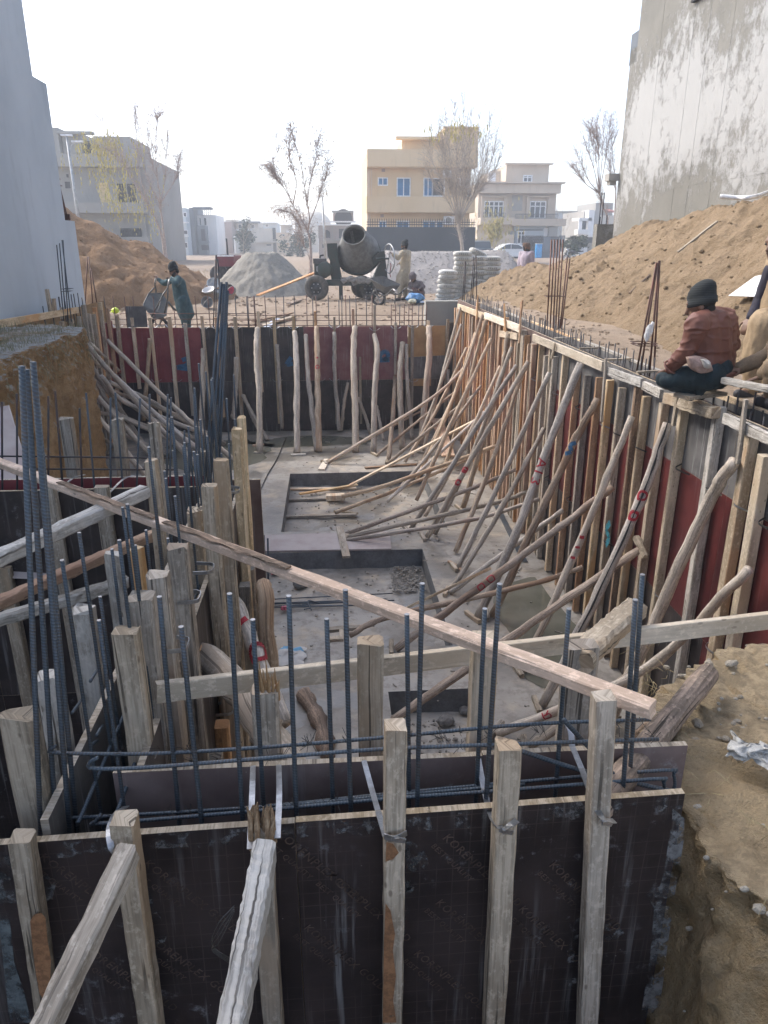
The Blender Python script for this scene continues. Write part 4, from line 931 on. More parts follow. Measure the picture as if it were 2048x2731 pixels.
for (yt,zt_,xb,yb,r,m) in [(10.6,2.5,1.75,9.7,.045,P_TAN),(11.4,2.7,1.55,10.4,.045,P_GREY),(12.1,2.3,1.5,11.2,.042,P_TAN),(12.9,2.65,1.45,12.0,.045,P_TAN),(13.6,1.7,1.2,12.6,.04,P_GREY),(14.3,2.6,1.6,13.2,.045,P_TAN),(15.2,2.2,1.5,14.4,.04,P_TAN),(15.9,2.6,1.7,14.9,.042,P_GREY),(9.4,1.9,1.5,8.5,.045,P_GREY),(13.2,1.3,.95,12.0,.04,P_GREY)]:
    t=V(XR-.13,yt,zt_); b=V(xb,yb,.03); md=t.lerp(b,.5)+V(random.uniform(-.05,.05),0,random.uniform(-.12,-.02))
    o=pole([b,md,t],r*.82,m,GEN,'raking poles that hold up the right hand form')
# far wall props
def fp(z,pts,r,m,lab=None,on=True):
    t=pt(z,*pts[0],Y=FY-.13)
    b=pt(z,*pts[-1],Z=.02); 
    if b.y>FY-.14: b=pt(z,*pts[-1],Y=FY-.16)
    P=[t]+[pt(z,x,y,Y=lerp(t.y,b.y,(i+1)/(len(pts)-1))) for i,(x,y) in enumerate(pts[1:-1])]+[b]
    return pole(P[::-1],r*.88,m,lab or 'crooked pale pole standing against the far form',None if lab else 'poles standing against the far form',.9)
for pts,r,m in [([(205,300),(198,450),(215,700),(220,1080)],.075,P_GREY),([(440,320),(455,600),(455,1085)],.075,P_GREY),([(512,340),(525,600),(578,1072)],.06,P_GREY),([(820,290),(812,480),(822,760),(825,1078)],.085,P_GREY),([(945,340),(962,450),(945,700),(940,1085)],.07,P_GREY),([(1122,392),(1105,620),(1120,1062)],.075,P_GREY),([(1290,290),(1288,500),(1240,1030)],.085,P_TAN),([(1145,400),(1150,600),(1185,1000)],.05,P_GREY),([(1075,600),(1065,800),(1035,1135)],.055,P_DARK),([(690,320),(695,600),(722,945)],.055,P_GREY),([(775,640),(752,780),(735,945)],.045,P_GREY),([(842,735),(885,850),(920,965)],.045,P_GREY),([(960,790),(1000,1002)],.04,P_GREY),([(110,720),(180,850),(268,1005)],.05,P_GREY),([(78,480),(68,700),(55,870)],.055,P_GREY),([(1410,560),(1425,1000)],.05,P_DARK),([(330,400),(345,650),(360,930)],.05,P_GREY)]:
    fp('B',pts,r,m)
o=fp('B',[(580,290),(585,620),(592,1076)],.075,P_TAN,'straight pole with red letters against the far form')
onpole(o,'B',586,490,DOT,.02); onpole(o,'B',588,545,LOOP,.012)
for pts,r,m in [([(945,360),(930,600),(908,880)],.055,P_TAN),([(1285,430),(1280,700),(1270,1050)],.07,P_GREY),([(1490,480),(1482,760),(1470,860)],.055,P_GREY),([(1540,720),(1590,850),(1630,930)],.045,P_GREY)]: fp('A',pts,r,m)
# left wall props
for i,(pts,r,m) in enumerate([([(572,398),(740,560),(1010,850)],.06,P_GREY),([(556,452),(700,640),(860,880)],.06,P_GREY),([(556,508),(700,720),(950,1100)],.06,P_GREY),([(690,640),(950,760),(1420,1030)],.065,P_GREY),([(640,600),(800,770),(1250,950),(1390,1025)],.06,P_GREY),([(582,600),(760,870),(960,1100)],.06,P_GREY),([(600,738),(800,870),(1050,985),(1200,1085)],.06,P_GREY),([(700,690),(1000,800),(1335,930)],.05,P_DARK),([(615,830),(780,860),(1000,950),(1165,1055)],.055,P_GREY),([(615,888),(790,970),(1050,1095)],.055,P_GREY),([(620,970),(700,1030),(790,1105)],.05,P_GREY),([(770,740),(1000,900),(1250,1000)],.055,P_GREY),([(850,800),(1100,940),(1245,1010)],.05,P_GREY)]):
    r*=.85; t=pt('A',*pts[0],X=-4.62 if pts[0][0]<640 else -4.3); b=pt('A',*pts[-1],Z=.03)
    P=[t]+[pt('A',x,y,Y=lerp(t.y,b.y,(k+1)/(len(pts)-1))) for k,(x,y) in enumerate(pts[1:-1])]+[b]
    if i==0:
        o=pole(P[::-1],r,m,'raking pole with two red rings propping the left hand form',None); onpole(o,'A',740,570,LOOP,.014); onpole(o,'A',788,615,LOOP,.014)
    else: pole(P[::-1],r,m,'grey raking pole in the crossed bundle propping the left hand form','crossed raking poles of the left hand form')
for (yt,zt_,xb,yb) in [(13.2,2.3,-2.9,12.4),(14.0,2.0,-2.3,12.2),(14.8,2.4,-2.2,13.3),(15.6,1.9,-2.0,13.9),(16.2,2.3,-1.9,14.6)]:
    t=V(-4.62,yt,zt_); b=V(xb,yb,.03); pole([b,t.lerp(b,.5)+V(0,0,-.08),t],.05,P_GREY,'x','crossed raking poles of the left hand form')
# props on the pit side of the partition
P=[pt('D',1392,330,Y=3.25),pt('D',1425,700,Y=3.0),pt('D',1560,1010,Y=2.8),pt('D',1650,1240,Y=2.65)]; P.append(P[-1]+(P[-1]-P[-2])*1.5)
o=pole(P[::-1],.034,P_GREY,'smooth leaning pole with red smears beside the partition posts',None); onpole(o,'D',1488,985,DOT,.012); onpole(o,'D',1580,1215,LOOP,.01)
P=[pt('Xx',470,500,Y=2.35),pt('Xx',720,740,Y=2.15),pt('Xx',950,1050,Y=2.0),pt('Xx',1180,1400,Y=1.9)]; P.append(P[-1]+(P[-1]-P[-2])*3.4)
o=pole(P[::-1],.052,P_GREY,'stout cracked log leaning under the pale board',None,1.0,11,20)
mb=MB(); p=pt('Xx',425,470,Y=2.33); mb.box(p,(.03,.06,.055),.4); obj('head_wedge',mb,W_ORG,o)
P=[pt('C',270,1020,Z=.9),pt('C',285,1100,Z=0.02)]
P=[pt('C',245,850,X=-.35),pt('C',270,1030,X=-.3)]; P.append(V(P[-1].x+.05,P[-1].y-.15,.02)); pole(P[::-1],.04,P_TAN,'short tan pole end beside the maroon sheet',None)
# log stubs by the near bank
def stub(z,x0,y0,x1,y1,Y0,Y1,r,lab):
    a=pt(z,x0,y0,Y=Y0); b=pt(z,x1,y1,Y=Y1); b=b+(b-a)*1.2
    mb=MB(); L=8; P=[b.lerp(a,i/L) for i in range(L+1)]; mb.tube(P,[r*(1+.05*math.sin(i*2)) for i in range(L+1)],14,.04); o=obj('log',mb,W_BARK); tag(o,lab,'log')
    c=MB(); t=(a-b).normalized(); u=t.orthogonal().normalized(); w2=t.cross(u); c.v=[a+t*.002+(u*math.cos(2*math.pi*i/14)+w2*math.sin(2*math.pi*i/14))*r*.97 for i in range(14)]; c.face(range(14)); c.mesh
    obj('cut_end',c,plain('log_end',(.36,.31,.24),.9,0,.35,25,.2),o)
stub('S',1345,1072,1130,1330,2.05,1.72,.036,'sawn bark covered log standing up at the corner of the earth bank')
stub('S',1640,955,1420,1130,2.45,2.25,.036,'bark covered log end behind the earth bank')
stub('G',1000,410,880,490,2.0,2.15,.028,'short mossy log lying low beside the brown sheet')

WORDS=['first','second','third','fourth','fifth','sixth','seventh','eighth','ninth','tenth','eleventh','twelfth','thirteenth','fourteenth','fifteenth','sixteenth','seventeenth','eighteenth','nineteenth','twentieth','twenty first','twenty second','twenty third','twenty fourth','twenty fifth','twenty sixth','twenty seventh','twenty eighth','twenty ninth','thirtieth','thirty first','thirty second']+['thirty '+w_ for w_ in ('third','fourth','fifth','sixth','seventh','eighth','ninth')]+['fortieth']+['forty '+w_ for w_ in ('first','second','third','fourth','fifth','sixth','seventh','eighth','ninth')]
for grp,key,txt in (('raking poles that hold up the right hand form',lambda e:-e[1].y,'raking pole against the right hand form, %s from the far form'),('poles standing against the far form',lambda e:-e[1].x,'standing pole against the far form, %s from the right hand form'),('crossed raking poles of the left hand form',lambda e:-e[1].y,'crossed pole of the left hand form, %s from the far form')):
    for k,(o,p,gen) in enumerate(sorted(ORDER.get(grp,[]),key=key)):
        if gen:
            mn=o.data.materials[0].name; o['label']=('pale grey ' if mn=='pole_grey' else 'tan ' if mn=='pole_tan' else 'dark brown ')+txt%WORDS[k]

# ================================================================== REINFORCEMENT
_bars={}
def bar_mesh(L,r,m,n=6):
    k=(round(L,2),r,m.name,n)
    if k not in _bars:
        mb=MB(); mb.tube([V(0,0,0),V(0,0,L)],r,n); _bars[k]=mb.mesh('bar',m,True)
    return _bars[k]
def vbar(root,p,L,r,m,name='vertical_bar',tilt=(0,0),n=6):
    return put(name,bar_mesh(L,r,m,n),root,p,(tilt[0],tilt[1],0))
def bar(root,pts,r,m,name='bent_bar',n=7,seg=None):
    mb=MB(); P=bez(pts,seg or max(6,len(pts)*4)) if len(pts)>2 else [Vector(p) for p in pts]; mb.tube(P,r,n); return obj(name,mb,m,root,True)
CAP=plain('bar_end',(.33,.33,.33),.5,.6)
# near wall cage
CN=thing('rebar_cage','blue grey ribbed reinforcing bars standing between the near plywood sheets','rebar cage',(0,1.42,0))
def longbar(root,top,foot_z,r,m,lean=None,name='vertical_bar',cap=True):
    top=Vector(top); b=V(top.x+(lean[0] if lean else 0),top.y+(lean[1] if lean else 0),foot_z)
    mb=MB(); br=random.Random(int(top.x*9e3)+int(top.y*7e3)); mb.tube(bez([b,b.lerp(top,.45)+V(br.uniform(-.005,.005),br.uniform(-.005,.005),0),b.lerp(top,.8)+V(br.uniform(-.004,.004),0,0),top],12),r,9); o=obj(name,mb,m,root,True)
    if cap:
        c=MB(); t=(top-b).normalized(); c.tube([top,top+t*.002],r*1.02,10); obj('cut_end',c,CAP,o)
    return o
for i,(x,y,xb) in enumerate([(612,1585,648),(674,1654,703),(770,1591,795),(871,1652,888),(921,1575,940),(1085,1640,1090),(1126,1558,1112),(1293,1625,1262),(1332,1559,1296),(1517,1625,1475),(1694,1601,1655),(1713,1534,1672),(483,1673,534),(425,1593,480)]):
    Yd=1.455 if i%2 else 1.385
    t=pt('P',x,y,Y=Yd); b=pt('P',xb,2200,Y=Yd)
    k=(t.z-.3)/(t.z-b.z); longbar(CN,t,.3,.0056,RB_BLUE,((b-t).x*k*.9,0))
def hb(pts,Y,r=.0046,name='horizontal_bar'): return bar(CN,[pt('P',x,y,Y=Y) for x,y in pts],r,RB_BLUE,name,8,24)
hb([(150,1990),(133,1999),(160,2008),(400,2010),(700,1993),(1029,1966),(1400,1932),(1735,1919)],1.455)
hb([(262,2020),(240,2034),(252,2050),(400,2046),(692,2023),(1029,1997),(1386,1984),(1756,1971)],1.385)
hb([(150,2165),(156,2178),(180,2182),(667,2154),(1029,2118),(1400,2084),(1770,2054),(1795,2064),(1800,2090),(1796,2105)],1.452)
hb([(270,2172),(257,2190),(275,2196),(667,2164),(1029,2131),(1314,2110),(1740,2078),(1768,2084),(1772,2100)],1.388)
hb([(745,2151),(1029,2124),(1400,2092)],1.43)
hb([(1503,1919),(1590,2015),(1690,2125)],1.42,.006,'diagonal_bar'); hb([(1386,2002),(1570,2060),(1800,2112)],1.44,.006,'diagonal_bar')
tw=MB(); rn=random.Random(14)
for i in range(46):
    x=rn.uniform(130,1760); y=lerp(2012,1930,(x-130)/1600)+rn.choice([0,0,32,165,172]); p=pt('P',x,y,Y=1.42); 
    for k in range(3):
        a=rn.random()*6; tw.tube([p+V(.008*math.cos(a),.02*math.sin(a),.006),p+V(.004,.01*math.cos(a),-.004),p+V(rn.uniform(-.02,.02),rn.uniform(-.02,.02),rn.uniform(-.025,.02))],.0008,3)
stuff(obj('tie_wires',tw,WIRE,CN))
# partition wall cage
CP=thing('rebar_cage','dense ribbed bars inside the left partition form with four very tall corner bars','rebar cage',(-.56,2.6,0))
rn=random.Random(12); k=0
yy=1.52
while yy<3.95:
    for X_ in (-.605,-.515):
        longbar(CP,(X_+rn.uniform(-.012,.012)+.012,yy+rn.uniform(-.05,.05),3.32+rn.uniform(-.04,.36)),.3,.0046,RB_BLUE,(-.012,0))
    yy+=.125
for z_ in (2.95,2.75):
    for X_ in (-.60,-.52): bar(CP,[V(X_,1.4,z_),V(X_,3.95,z_+.02)],.005,RB_BLUE,'horizontal_bar')
for (x0,y0,x1,y1,Yd) in [(58,976,108,2210,1.40),(70,985,150,2210,1.46),(88,965,185,2210,1.43),(92,1010,205,2210,1.48)]:
    t=pt('P',x0,y0,Y=Yd); b=pt('P',x1,y1,Y=Yd); b=t+(b-t)*1.6; mb=MB(); mb.tube([b,t],.0058,10); obj('corner_bar',mb,RB_BLUE,CP,True)
for (x0,y0,x1,y1) in [(590,752,548,1260),(597,757,562,1260),(604,752,575,1260),(600,770,555,1290),(607,775,583,1280)]:
    t=pt('P',x0,y0,Y=3.86); b=pt('P',x1,y1,Y=3.80); b=t+(b-t)*1.5; mb=MB(); mb.tube([b,t],.0068,8); obj('column_bar',mb,RB_BLUE,CP,True)
for (z,x0,y0,x1,y1) in [('d2',565,1400,705,1220),('d2',800,1040,930,860),('d2',1000,690,1110,510),('d2',850,1659,1180,1080),('d2',1070,1290,1190,1070),('d2',1010,1400,1200,1240)]:
    a=pt(z,x0,y0,Y=1.62); b=pt(z,x1,y1,Y=1.95); bar(CP,[a,b],.0045,RB_BLUE,'link_bar')
# cross wall mesh
CX_=thing('rebar_cage','thin reinforcing mesh rising above the cross wall in front of the cut earth','rebar cage',(-1.6,3.85,0))
for (z,x,y,xb) in [('d4',185,210,190),('d4',248,175,345),('d4',535,235,535),('d4',610,178,690),('d4',880,370,905),('d4',952,200,1040),('d4',1222,255,1225),('d4',1275,195,1355),('d4',1550,260,1515),('d4',20,300,25),('A',1060,715,1055),('A',945,715,950),('A',1080,735,1075),('A',1225,715,1250),('A',1165,945,1170),('A',1190,1020,1200)]:
    t=pt(z,x,y,Y=3.86); b=pt(z,xb,1180 if z=='d4' else 1290,Y=3.86); b=t+(b-t)*2
    mb=MB(); mb.tube([b,t],.0055,7); obj('vertical_bar',mb,RB_DARK if x<900 else RB_BLUE,CX_,True)
for y0,y1 in ((1216,1222),(1250,1253)):
    a=pt('P',-40,y0,Y=3.86); b=pt('P',470,y1,Y=3.86); bar(CX_,[a,b],.0045,RB_DARK,'horizontal_bar')
# right wall starter bars in the cavity
CR=thing('rebar_cage','row of short dark bar ends standing in the cavity of the right hand form','rebar cage',(3.07,9,0))
rn=random.Random(8); yy=3.7; i=0
while yy<17.2:
    h=rn.uniform(.02,.10)+.06*(yy>9)
    for X_ in (3.03,3.13): vbar(CR,(X_+rn.uniform(-.012,.012),yy+rn.uniform(-.04,.04),2.35),.72+round(h,1),.0068,RB_DARK,'vertical_bar',(rn.uniform(-.02,.02),rn.uniform(-.02,.02)))
    yy+=.19
for X_ in (3.02,3.14): bar(CR,[V(X_,3.6,2.96),V(X_,17.2,2.98)],.005,RB_DARK,'horizontal_bar')
# column cages on the right wall
def cage(bars,rings_,Y,label,m,r=.009,X=None):
    p0=pt(*bars[0][:3],Y=Y); root=thing('column_cage',label,'rebar cage',(p0.x,Y,2.3))
    for i,(z,x0,y0,x1,y1) in enumerate(bars):
        d=(i%2)*.16
        t=pt(z,x0,y0,Y=Y+d); b=pt(z,x1,y1,Y=Y+d); b=t+(b-t)*1.25; mb=MB(); mb.tube([b,t],r,7); obj('column_bar',mb,m,root,True)
    for (z,xa,xb,y) in rings_:
        a=pt(z,xa,y,Y=Y-.02); b=pt(z,xb,y,Y=Y-.02); c=V(b.x,Y+.18,b.z); d=V(a.x,Y+.18,a.z)
        mb=MB(); mb.tube([a,b,c,d,a],.005,5); obj('ring_tie',mb,m,root)
    return root
cage([('R',530,-120,503,385),('R',545,-120,520,395),('R',560,-120,535,405),('R',575,-120,548,410),('R',590,-120,560,415),('R',612,-30,568,415),('R',625,-20,575,400)],[('R',510,600,178),('R',497,575,385)],11.2,'tall rusty column cage of seven bars with one tie rising from the right hand form',RB_RUST,.011)
cage([('R',1078,0,970,590),('R',1082,0,990,600),('R',1090,-10,1040,590),('R',1094,-10,1062,600)],[('R',982,1082,425),('R',985,1082,436)],7.1,'rusty column cage pinched to a point near the seated man',RB_RUST,.010)
for (z,x0,y0,x1,y1) in (('R',80,40,68,215),('R',88,40,75,215),('R',108,90,92,225),('R',118,60,112,225)):
    pass
cage([('I',1015,520,985,1080),('I',1025,520,1010,1080),('I',1165,430,1120,1090),('I',1178,430,1185,1100),('I',1140,450,1095,1090)],[],16.9,'slim dark bars crossing in front of the cement sacks',RB_DARK,.012)
# far wall cage
CF=thing('rebar_cage','open mesh of thin brown bars standing behind the far form','rebar cage',(-1,17.45,0))
rn=random.Random(21)
fxs=[(z,x,y) for z,L in (('A',[(655,90),(712,95),(780,100),(838,95),(965,90),(1092,180),(1230,100),(1318,90),(1425,90),(1483,90),(1560,90),(1605,100)]),('B',[(65,90),(140,90),(185,90),(255,85),(315,85),(362,90),(438,85),(510,90),(555,92),(575,90),(655,95),(722,100),(738,95),(765,98),(792,95),(830,95),(898,98),(925,95),(1050,130),(1075,140),(1100,150),(1130,140),(1165,150),(1185,140),(1225,150),(1248,140),(1270,135)])) for x,y in L]
for (z,x,y) in fxs:
    t=pt(z,x,y+rn.uniform(-8,8),Y=17.45); L=round(t.z-1.6,1); vbar(CF,(t.x,17.45+rn.uniform(-.07,.07),1.6),L,.011,RB_RUST if rn.random()<.6 else RB_DARK,'vertical_bar',(rn.uniform(-.015,.015),rn.uniform(-.015,.015)),5)
for (z,x0,x1,y,dy) in (('A',760,1659,205,0),('A',700,1659,240,0),('A',640,1659,275,.03),('B',0,1270,215,0),('B',0,1270,248,.05),('B',0,1270,280,0)):
    a=pt(z,x0,y,Y=17.43+dy); b=pt(z,x1,y,Y=17.43+dy); bar(CF,[a,b],.008,RB_RUST,'horizontal_bar',5)
cage([('H',1012,0,985,850),('H',1022,0,1015,850),('H',1035,60,1085,850),('H',1042,60,1075,560)],[('H',985,1085,480)],17.75,'slender tapering column bars behind the far form near the sand heap',RB_DARK,.014)
cage([('K',553,1030,540,1300),('K',560,1030,585,1310),('K',575,1100,610,1310)],[],17.2,'three thin dark bars at the far end of the left hand form',RB_RUST,.012)
cage([('K',392,925,440,1340),('K',376,945,410,1345),('K',358,955,395,1345),('K',398,925,425,1345)],[('K',386,440,1235),('K',388,436,1250)],14.0,'narrow column cage in front of the grey blue building wall',RB_BLUE,.010)
CS=thing('rebar_cage','short dark starter bars on the top of the left hand form','rebar cage',(-4.8,13.5,2.5))
for (x,y) in [(268,1330),(318,1290),(370,1290),(375,1300),(408,1300),(450,1280),(466,1275),(492,1275),(515,1275)]:
    t=pt('K',x,y,X=-4.83); vbar(CS,(t.x,t.y,2.4),round(t.z-2.4,1),.009,RB_DARK,'vertical_bar')

# ================================================================== LOOSE THINGS ON THE PIT FLOOR
def board(z,x0,y0,x1,y1,w,d,m,label,zz=.02,name='loose_board',grp=None):
    a=pt(z,x0,y0,Z=zz); b=pt(z,x1,y1,Z=zz); mb=MB(); mb.beam(a,b,w,d,(0,0,1),6,.002,.003,None,.004,1,.004); return tag(obj(name,mb,m),label,'board',grp)
board('C',410,128,830,120,.09,.03,W_NEW,'thin pale board lying in the far sunk footing',-.235)
board('C',470,160,835,100,.07,.03,W_NEW,'pale lath crossing the thin board in the far sunk footing',-.20)
board('C',405,195,660,185,.10,.03,W_GREY,'dark grey board beside the yellow block in the far sunk footing',-.235)
mb=MB(); p=pt('C',698,185,Z=-.2); mb.box(p+V(0,0,.02),(.34,.16,.1),.05); tag(obj('timber_block',mb,W_NEW),'yellow timber block at the foot of a raking pole in the far sunk footing','timber block')
board('C',385,305,830,290,.08,.04,W_GREY,'grey board near the near edge of the far sunk footing',-.235)
board('C',690,265,835,285,.05,.03,W_GREY,'short grey lath end near the far sunk footing',-.235)
board('B',885,1180,1230,1155,.07,.03,W_BARK,'dark thin board on the slab before the far footing',.02)
board('B',608,1190,650,1125,.13,.03,W_PALE,'short pale foot board under the long raking pole',.02)
board('B',415,1098,510,1092,.1,.03,W_WHT,'short white painted board at the foot of the far poles',.02)
board('B',180,1040,240,1030,.12,.03,W_ORG,'short orange foot board under the crooked far pole',.02)
board('B',185,1082,240,1082,.10,.03,W_GREY,'grey foot board at the base of a far pole')
board('B',1340,870,1410,1105,.26,.03,W_ORG,'wide orange board leaning at the foot of the right hand form',.3)
board('B',1350,1090,1400,1105,.08,.03,W_NEW,'thin new lath beside the wide leaning orange board')
board('C',725,370,770,560,.11,.035,W_GREY,'grey plank laid over the plywood sheet and the footing edge',.04)
board('C',1415,585,1505,650,.05,.03,W_ORG,'small orange foot wedge under a raking pole')
board('C',650,1020,860,1005,.08,.04,W_GREY,'grey board on the slab before the middle footing')
board('C',650,1080,740,1075,.08,.04,W_GREY,'short grey board end on the slab before the middle footing')
board('C',735,1015,740,1085,.05,.04,W_NEW,'small new batten crossing two grey boards')
a=pt('Xx',1355,830,Z=.03); b=pt('Xx',1570,1390,Z=.03); mb=MB(); mb.tube(bez([a,a.lerp(b,.5)+V(.05,0,0),b],14),[.075*(1+.2*math.sin(i*1.3)) for i in range(15)],8,.2); tag(obj('bark_log',mb,W_BARK,None,True),'bark covered half log lying on the slab','log')
mb=MB(); a=pt('C',225,420,Z=.03); b=pt('C',215,520,Z=.03); c_=pt('C',1052,505,Z=.03); d_=pt('C',1040,395,Z=.03)
mb.quad(b,c_,d_,a); 
for u,v in ((b,c_),(c_,d_),(d_,a),(a,b)): mb.quad(u-V(0,0,.022),v-V(0,0,.022),v,u)
tag(obj('plywood_sheet',mb,PLY_PNK),'weathered pinkish grey plywood sheet lying flat between two footings','plywood sheet')
mb=MB(); a=pt('d4',-120,380,Y=5.6); b=pt('d4',90,340,Y=5.6); c_=pt('d4',345,1200,Y=4.6); d_=pt('d4',-150,1200,Y=4.6)
mb.quad(d_,c_,b,a); mb.quad(a+V(0,.02,0),b+V(0,.02,0),c_+V(0,.02,0),d_+V(0,.02,0)); mb.quad(b,c_,c_+V(0,.02,0),b+V(0,.02,0))
mb.quad(d_+(d_-a)*.9,c_+(c_-b)*.9,c_,d_)
tag(obj('plywood_sheet',mb,PLY_PNK),'pinkish plywood sheet leaning against the cut earth bank','plywood sheet')
# bundle of bars in the middle footing
RBN=thing('bar_bundle','thin blue grey bars and bent links lying in the middle sunk footing','rebar',pt('C',600,850,Z=-.24))
for (x0,y0,x1,y1) in [(235,828,1060,788),(240,858,1070,832),(240,868,1080,862),(240,880,900,862),(300,850,1020,824),(240,872,760,845)]:
    bar(RBN,[pt('C',x0,y0,Z=-.22),pt('C',x1,y1,Z=-.22)],.008,RB_BLUE,'bar')
for P in ([(545,895),(525,835),(600,850)],[(500,890),(530,882),(548,892)],[(870,780),(885,855),(860,862)],[(1015,825),(1028,850)]): bar(RBN,[pt('C',x,y,Z=-.2) for x,y in P],.007,RB_BLUE,'bent_link',5)
RB2=thing('bar_bundle','bundle of thin grey bars lying by the foot of the right hand form','rebar',pt('J',640,1200,Z=.02))
for i in range(5): bar(RB2,[pt('J',570+i*12,1020,Z=.02),pt('J',880+i*14,1650,Z=.02)],.007,RB_BLUE,'bar')
RB3=thing('bar_bundle','upright dark link bars beside the maroon sheet in the middle footing','rebar',pt('C',265,890,Z=-.24))
for (x0,y0,x1,y1) in [(248,420,262,880),(268,440,275,900),(272,440,280,915)]:
    b=pt('C',x1,y1,Z=-.24); t=pt('C',x0,y0,Y=b.y); bar(RB3,[b,t],.008,RB_BLUE,'bar')
bar(RB3,[pt('C',235,605,Y=7.3),pt('C',275,600,Y=7.3),pt('C',275,625,Y=7.3)],.006,RB_BLUE,'ring_tie')
mb=MB(); P=[pt('B',380,1000,Z=.015),pt('B',330,1120,Z=.015),pt('B',270,1220,Z=.015),pt('B',210,1350,Z=.015)]; mb.tube(bez(P,20),.010,6); tag(obj('hose',mb,WIRE,None,True),'thin dark cable lying across the slab','cable')
# stones
ST=plain('stone',(.21,.20,.185),.95,0,.3,14,.5)
def stone(z,x,y,zz,r,lab,grp=None):
    p=pt(z,x,y,Z=zz); bm=bmesh.new(); bmesh.ops.create_icosphere(bm,subdivisions=2,radius=r)
    for v in bm.verts: v.co*=1+.45*noise.noise(v.co*(1.4/r)*.5+p); v.co.z*=.75
    me=bpy.data.meshes.new('stone'); bm.to_mesh(me); bm.free(); me.materials.append(ST); o=put('stone',me,None,p+V(0,0,r*.5)); tag(o,lab,'stone',grp)
stone('C',475,745,-.25,.10,'dark stone in the middle sunk footing'); stone('C',1390,1610,-.25,.085,'angular grey stone in the near sunk footing')
stone('C',1510,1540,-.25,.06,'small grey stone at the back corner of the near footing'); stone('C',1560,1520,-.25,.055,'small rounded stone against the back edge of the near footing')
rub=MB(); rn=random.Random(6)
for i in range(900):
    k=rn.random()
    if k<.3: x,y,z_=rn.uniform(.8,1.25),rn.uniform(9.0,9.85),-.24
    elif k<.55: x,y,z_=rn.uniform(.55,1.36),rn.uniform(4.7,6.2),-.25
    elif k<.75: x,y,z_=rn.uniform(-.7,1.7),rn.uniform(11,13.7),-.25
    elif k<.85: x,y,z_=rn.uniform(-.9,1.2),rn.uniform(7.3,9.8),-.24
    else: x,y,z_=rn.uniform(-.5,2.7),rn.uniform(3.5,17),0.0
    s_=rn.uniform(.006,.022) if z_<-.1 else rn.uniform(.006,.014); rub.ell((x,y,z_+s_*.4),(s_*1.4,s_,s_*.7),5,3,Matrix.Rotation(rn.random()*6,3,'Z'))
for i in range(160):
    x,y=rn.uniform(-.6,2.6),rn.uniform(4.0,16.8)
    if inrec(x,y): continue
    a=rn.random()*6; L=rn.uniform(.03,.12); rub.beam((x,y,.012),(x+L*math.cos(a),y+L*math.sin(a),.014),.012,.008)
stuff(obj('rubble',rub,plain('rubble',(.27,.245,.21),.95,0,.3,20),slab))
# empty cement sack, wrappers
def cloth(name,z,pts,zz,m,label,cat,h=.05,amp=.04):
    P=[pt(z,x,y,Z=zz) for x,y in pts]; mb=MB()
    a,b,c_,d_=P; n=14
    def f(u,v):
        p=a.lerp(b,u).lerp(d_.lerp(c_,u),v); e=min(u,1-u,v,1-v)*4
        return p+V(0,0,h*min(1,e)+amp*min(1,e+.2)*fbm((p.x*6,p.y*6,3))+.01)+V(.05*fbm((u*3,v*3,1)),.05*fbm((u*3,v*3,5)),0)
    mb.grid(f,[i/n for i in range(n+1)],[i/n for i in range(n+1)]); return tag(obj(name,mb,m,None,True),label,cat)
def sackmat():
    t=NT('sack_print'); v=t.co('UV'); sx=t.new('ShaderNodeSeparateXYZ'); t.link(v,sx.inputs[0])
    a=t.ramp(t.math('ABSOLUTE',t.math('SUBTRACT',sx.outputs[1],.72)),.08,.12,1,0); b=t.ramp(t.math('ABSOLUTE',t.math('SUBTRACT',sx.outputs[0],.45)),.18,.24,1,0)
    c=t.mix(a,(.55,.53,.49),(.16,.38,.55)); c=t.mix(t.math('MULTIPLY',b,t.ramp(sx.outputs[1],.72,.78)),c,(.45,.27,.12)); return t.done(c,.8)
SK=sackmat()
o=cloth('empty_sack','Xx',[(1060,590),(1350,585),(1390,430),(1160,425)],.01,SK,'crumpled white blue and brown empty cement sack on the slab','sack',.05,.05)
text(o,'BEST',.09,Matrix.Translation(pt('Xx',1095,575,Z=.09))@Matrix.Rotation(1.2,4,'Z'),plain('sack_letter',(.2,.28,.35),.8),'lettering')
cloth('wrapper','C',[(295,675),(335,670),(332,648),(298,648)],-.24,plain('wrapper_red',(.6,.12,.18),.5,0,.6,40),'small red and white wrapper by the maroon sheet','wrapper',.03,.03)
cloth('wrapper','C',[(358,900),(392,898),(390,882),(360,884)],-.24,plain('wrapper_red2',(.6,.12,.18),.5,0,.6,40),'small red wrapper beside the bar bundle','wrapper',.03,.03)
cloth('cloth_rag','G',[(1430,620),(1700,680),(1660,560),(1450,510)],2.9,plain('rag_grey',(.48,.48,.46),.95,0,.3,30,.6),'pale grey rag lying on the near earth bank','rag',.03,.03)

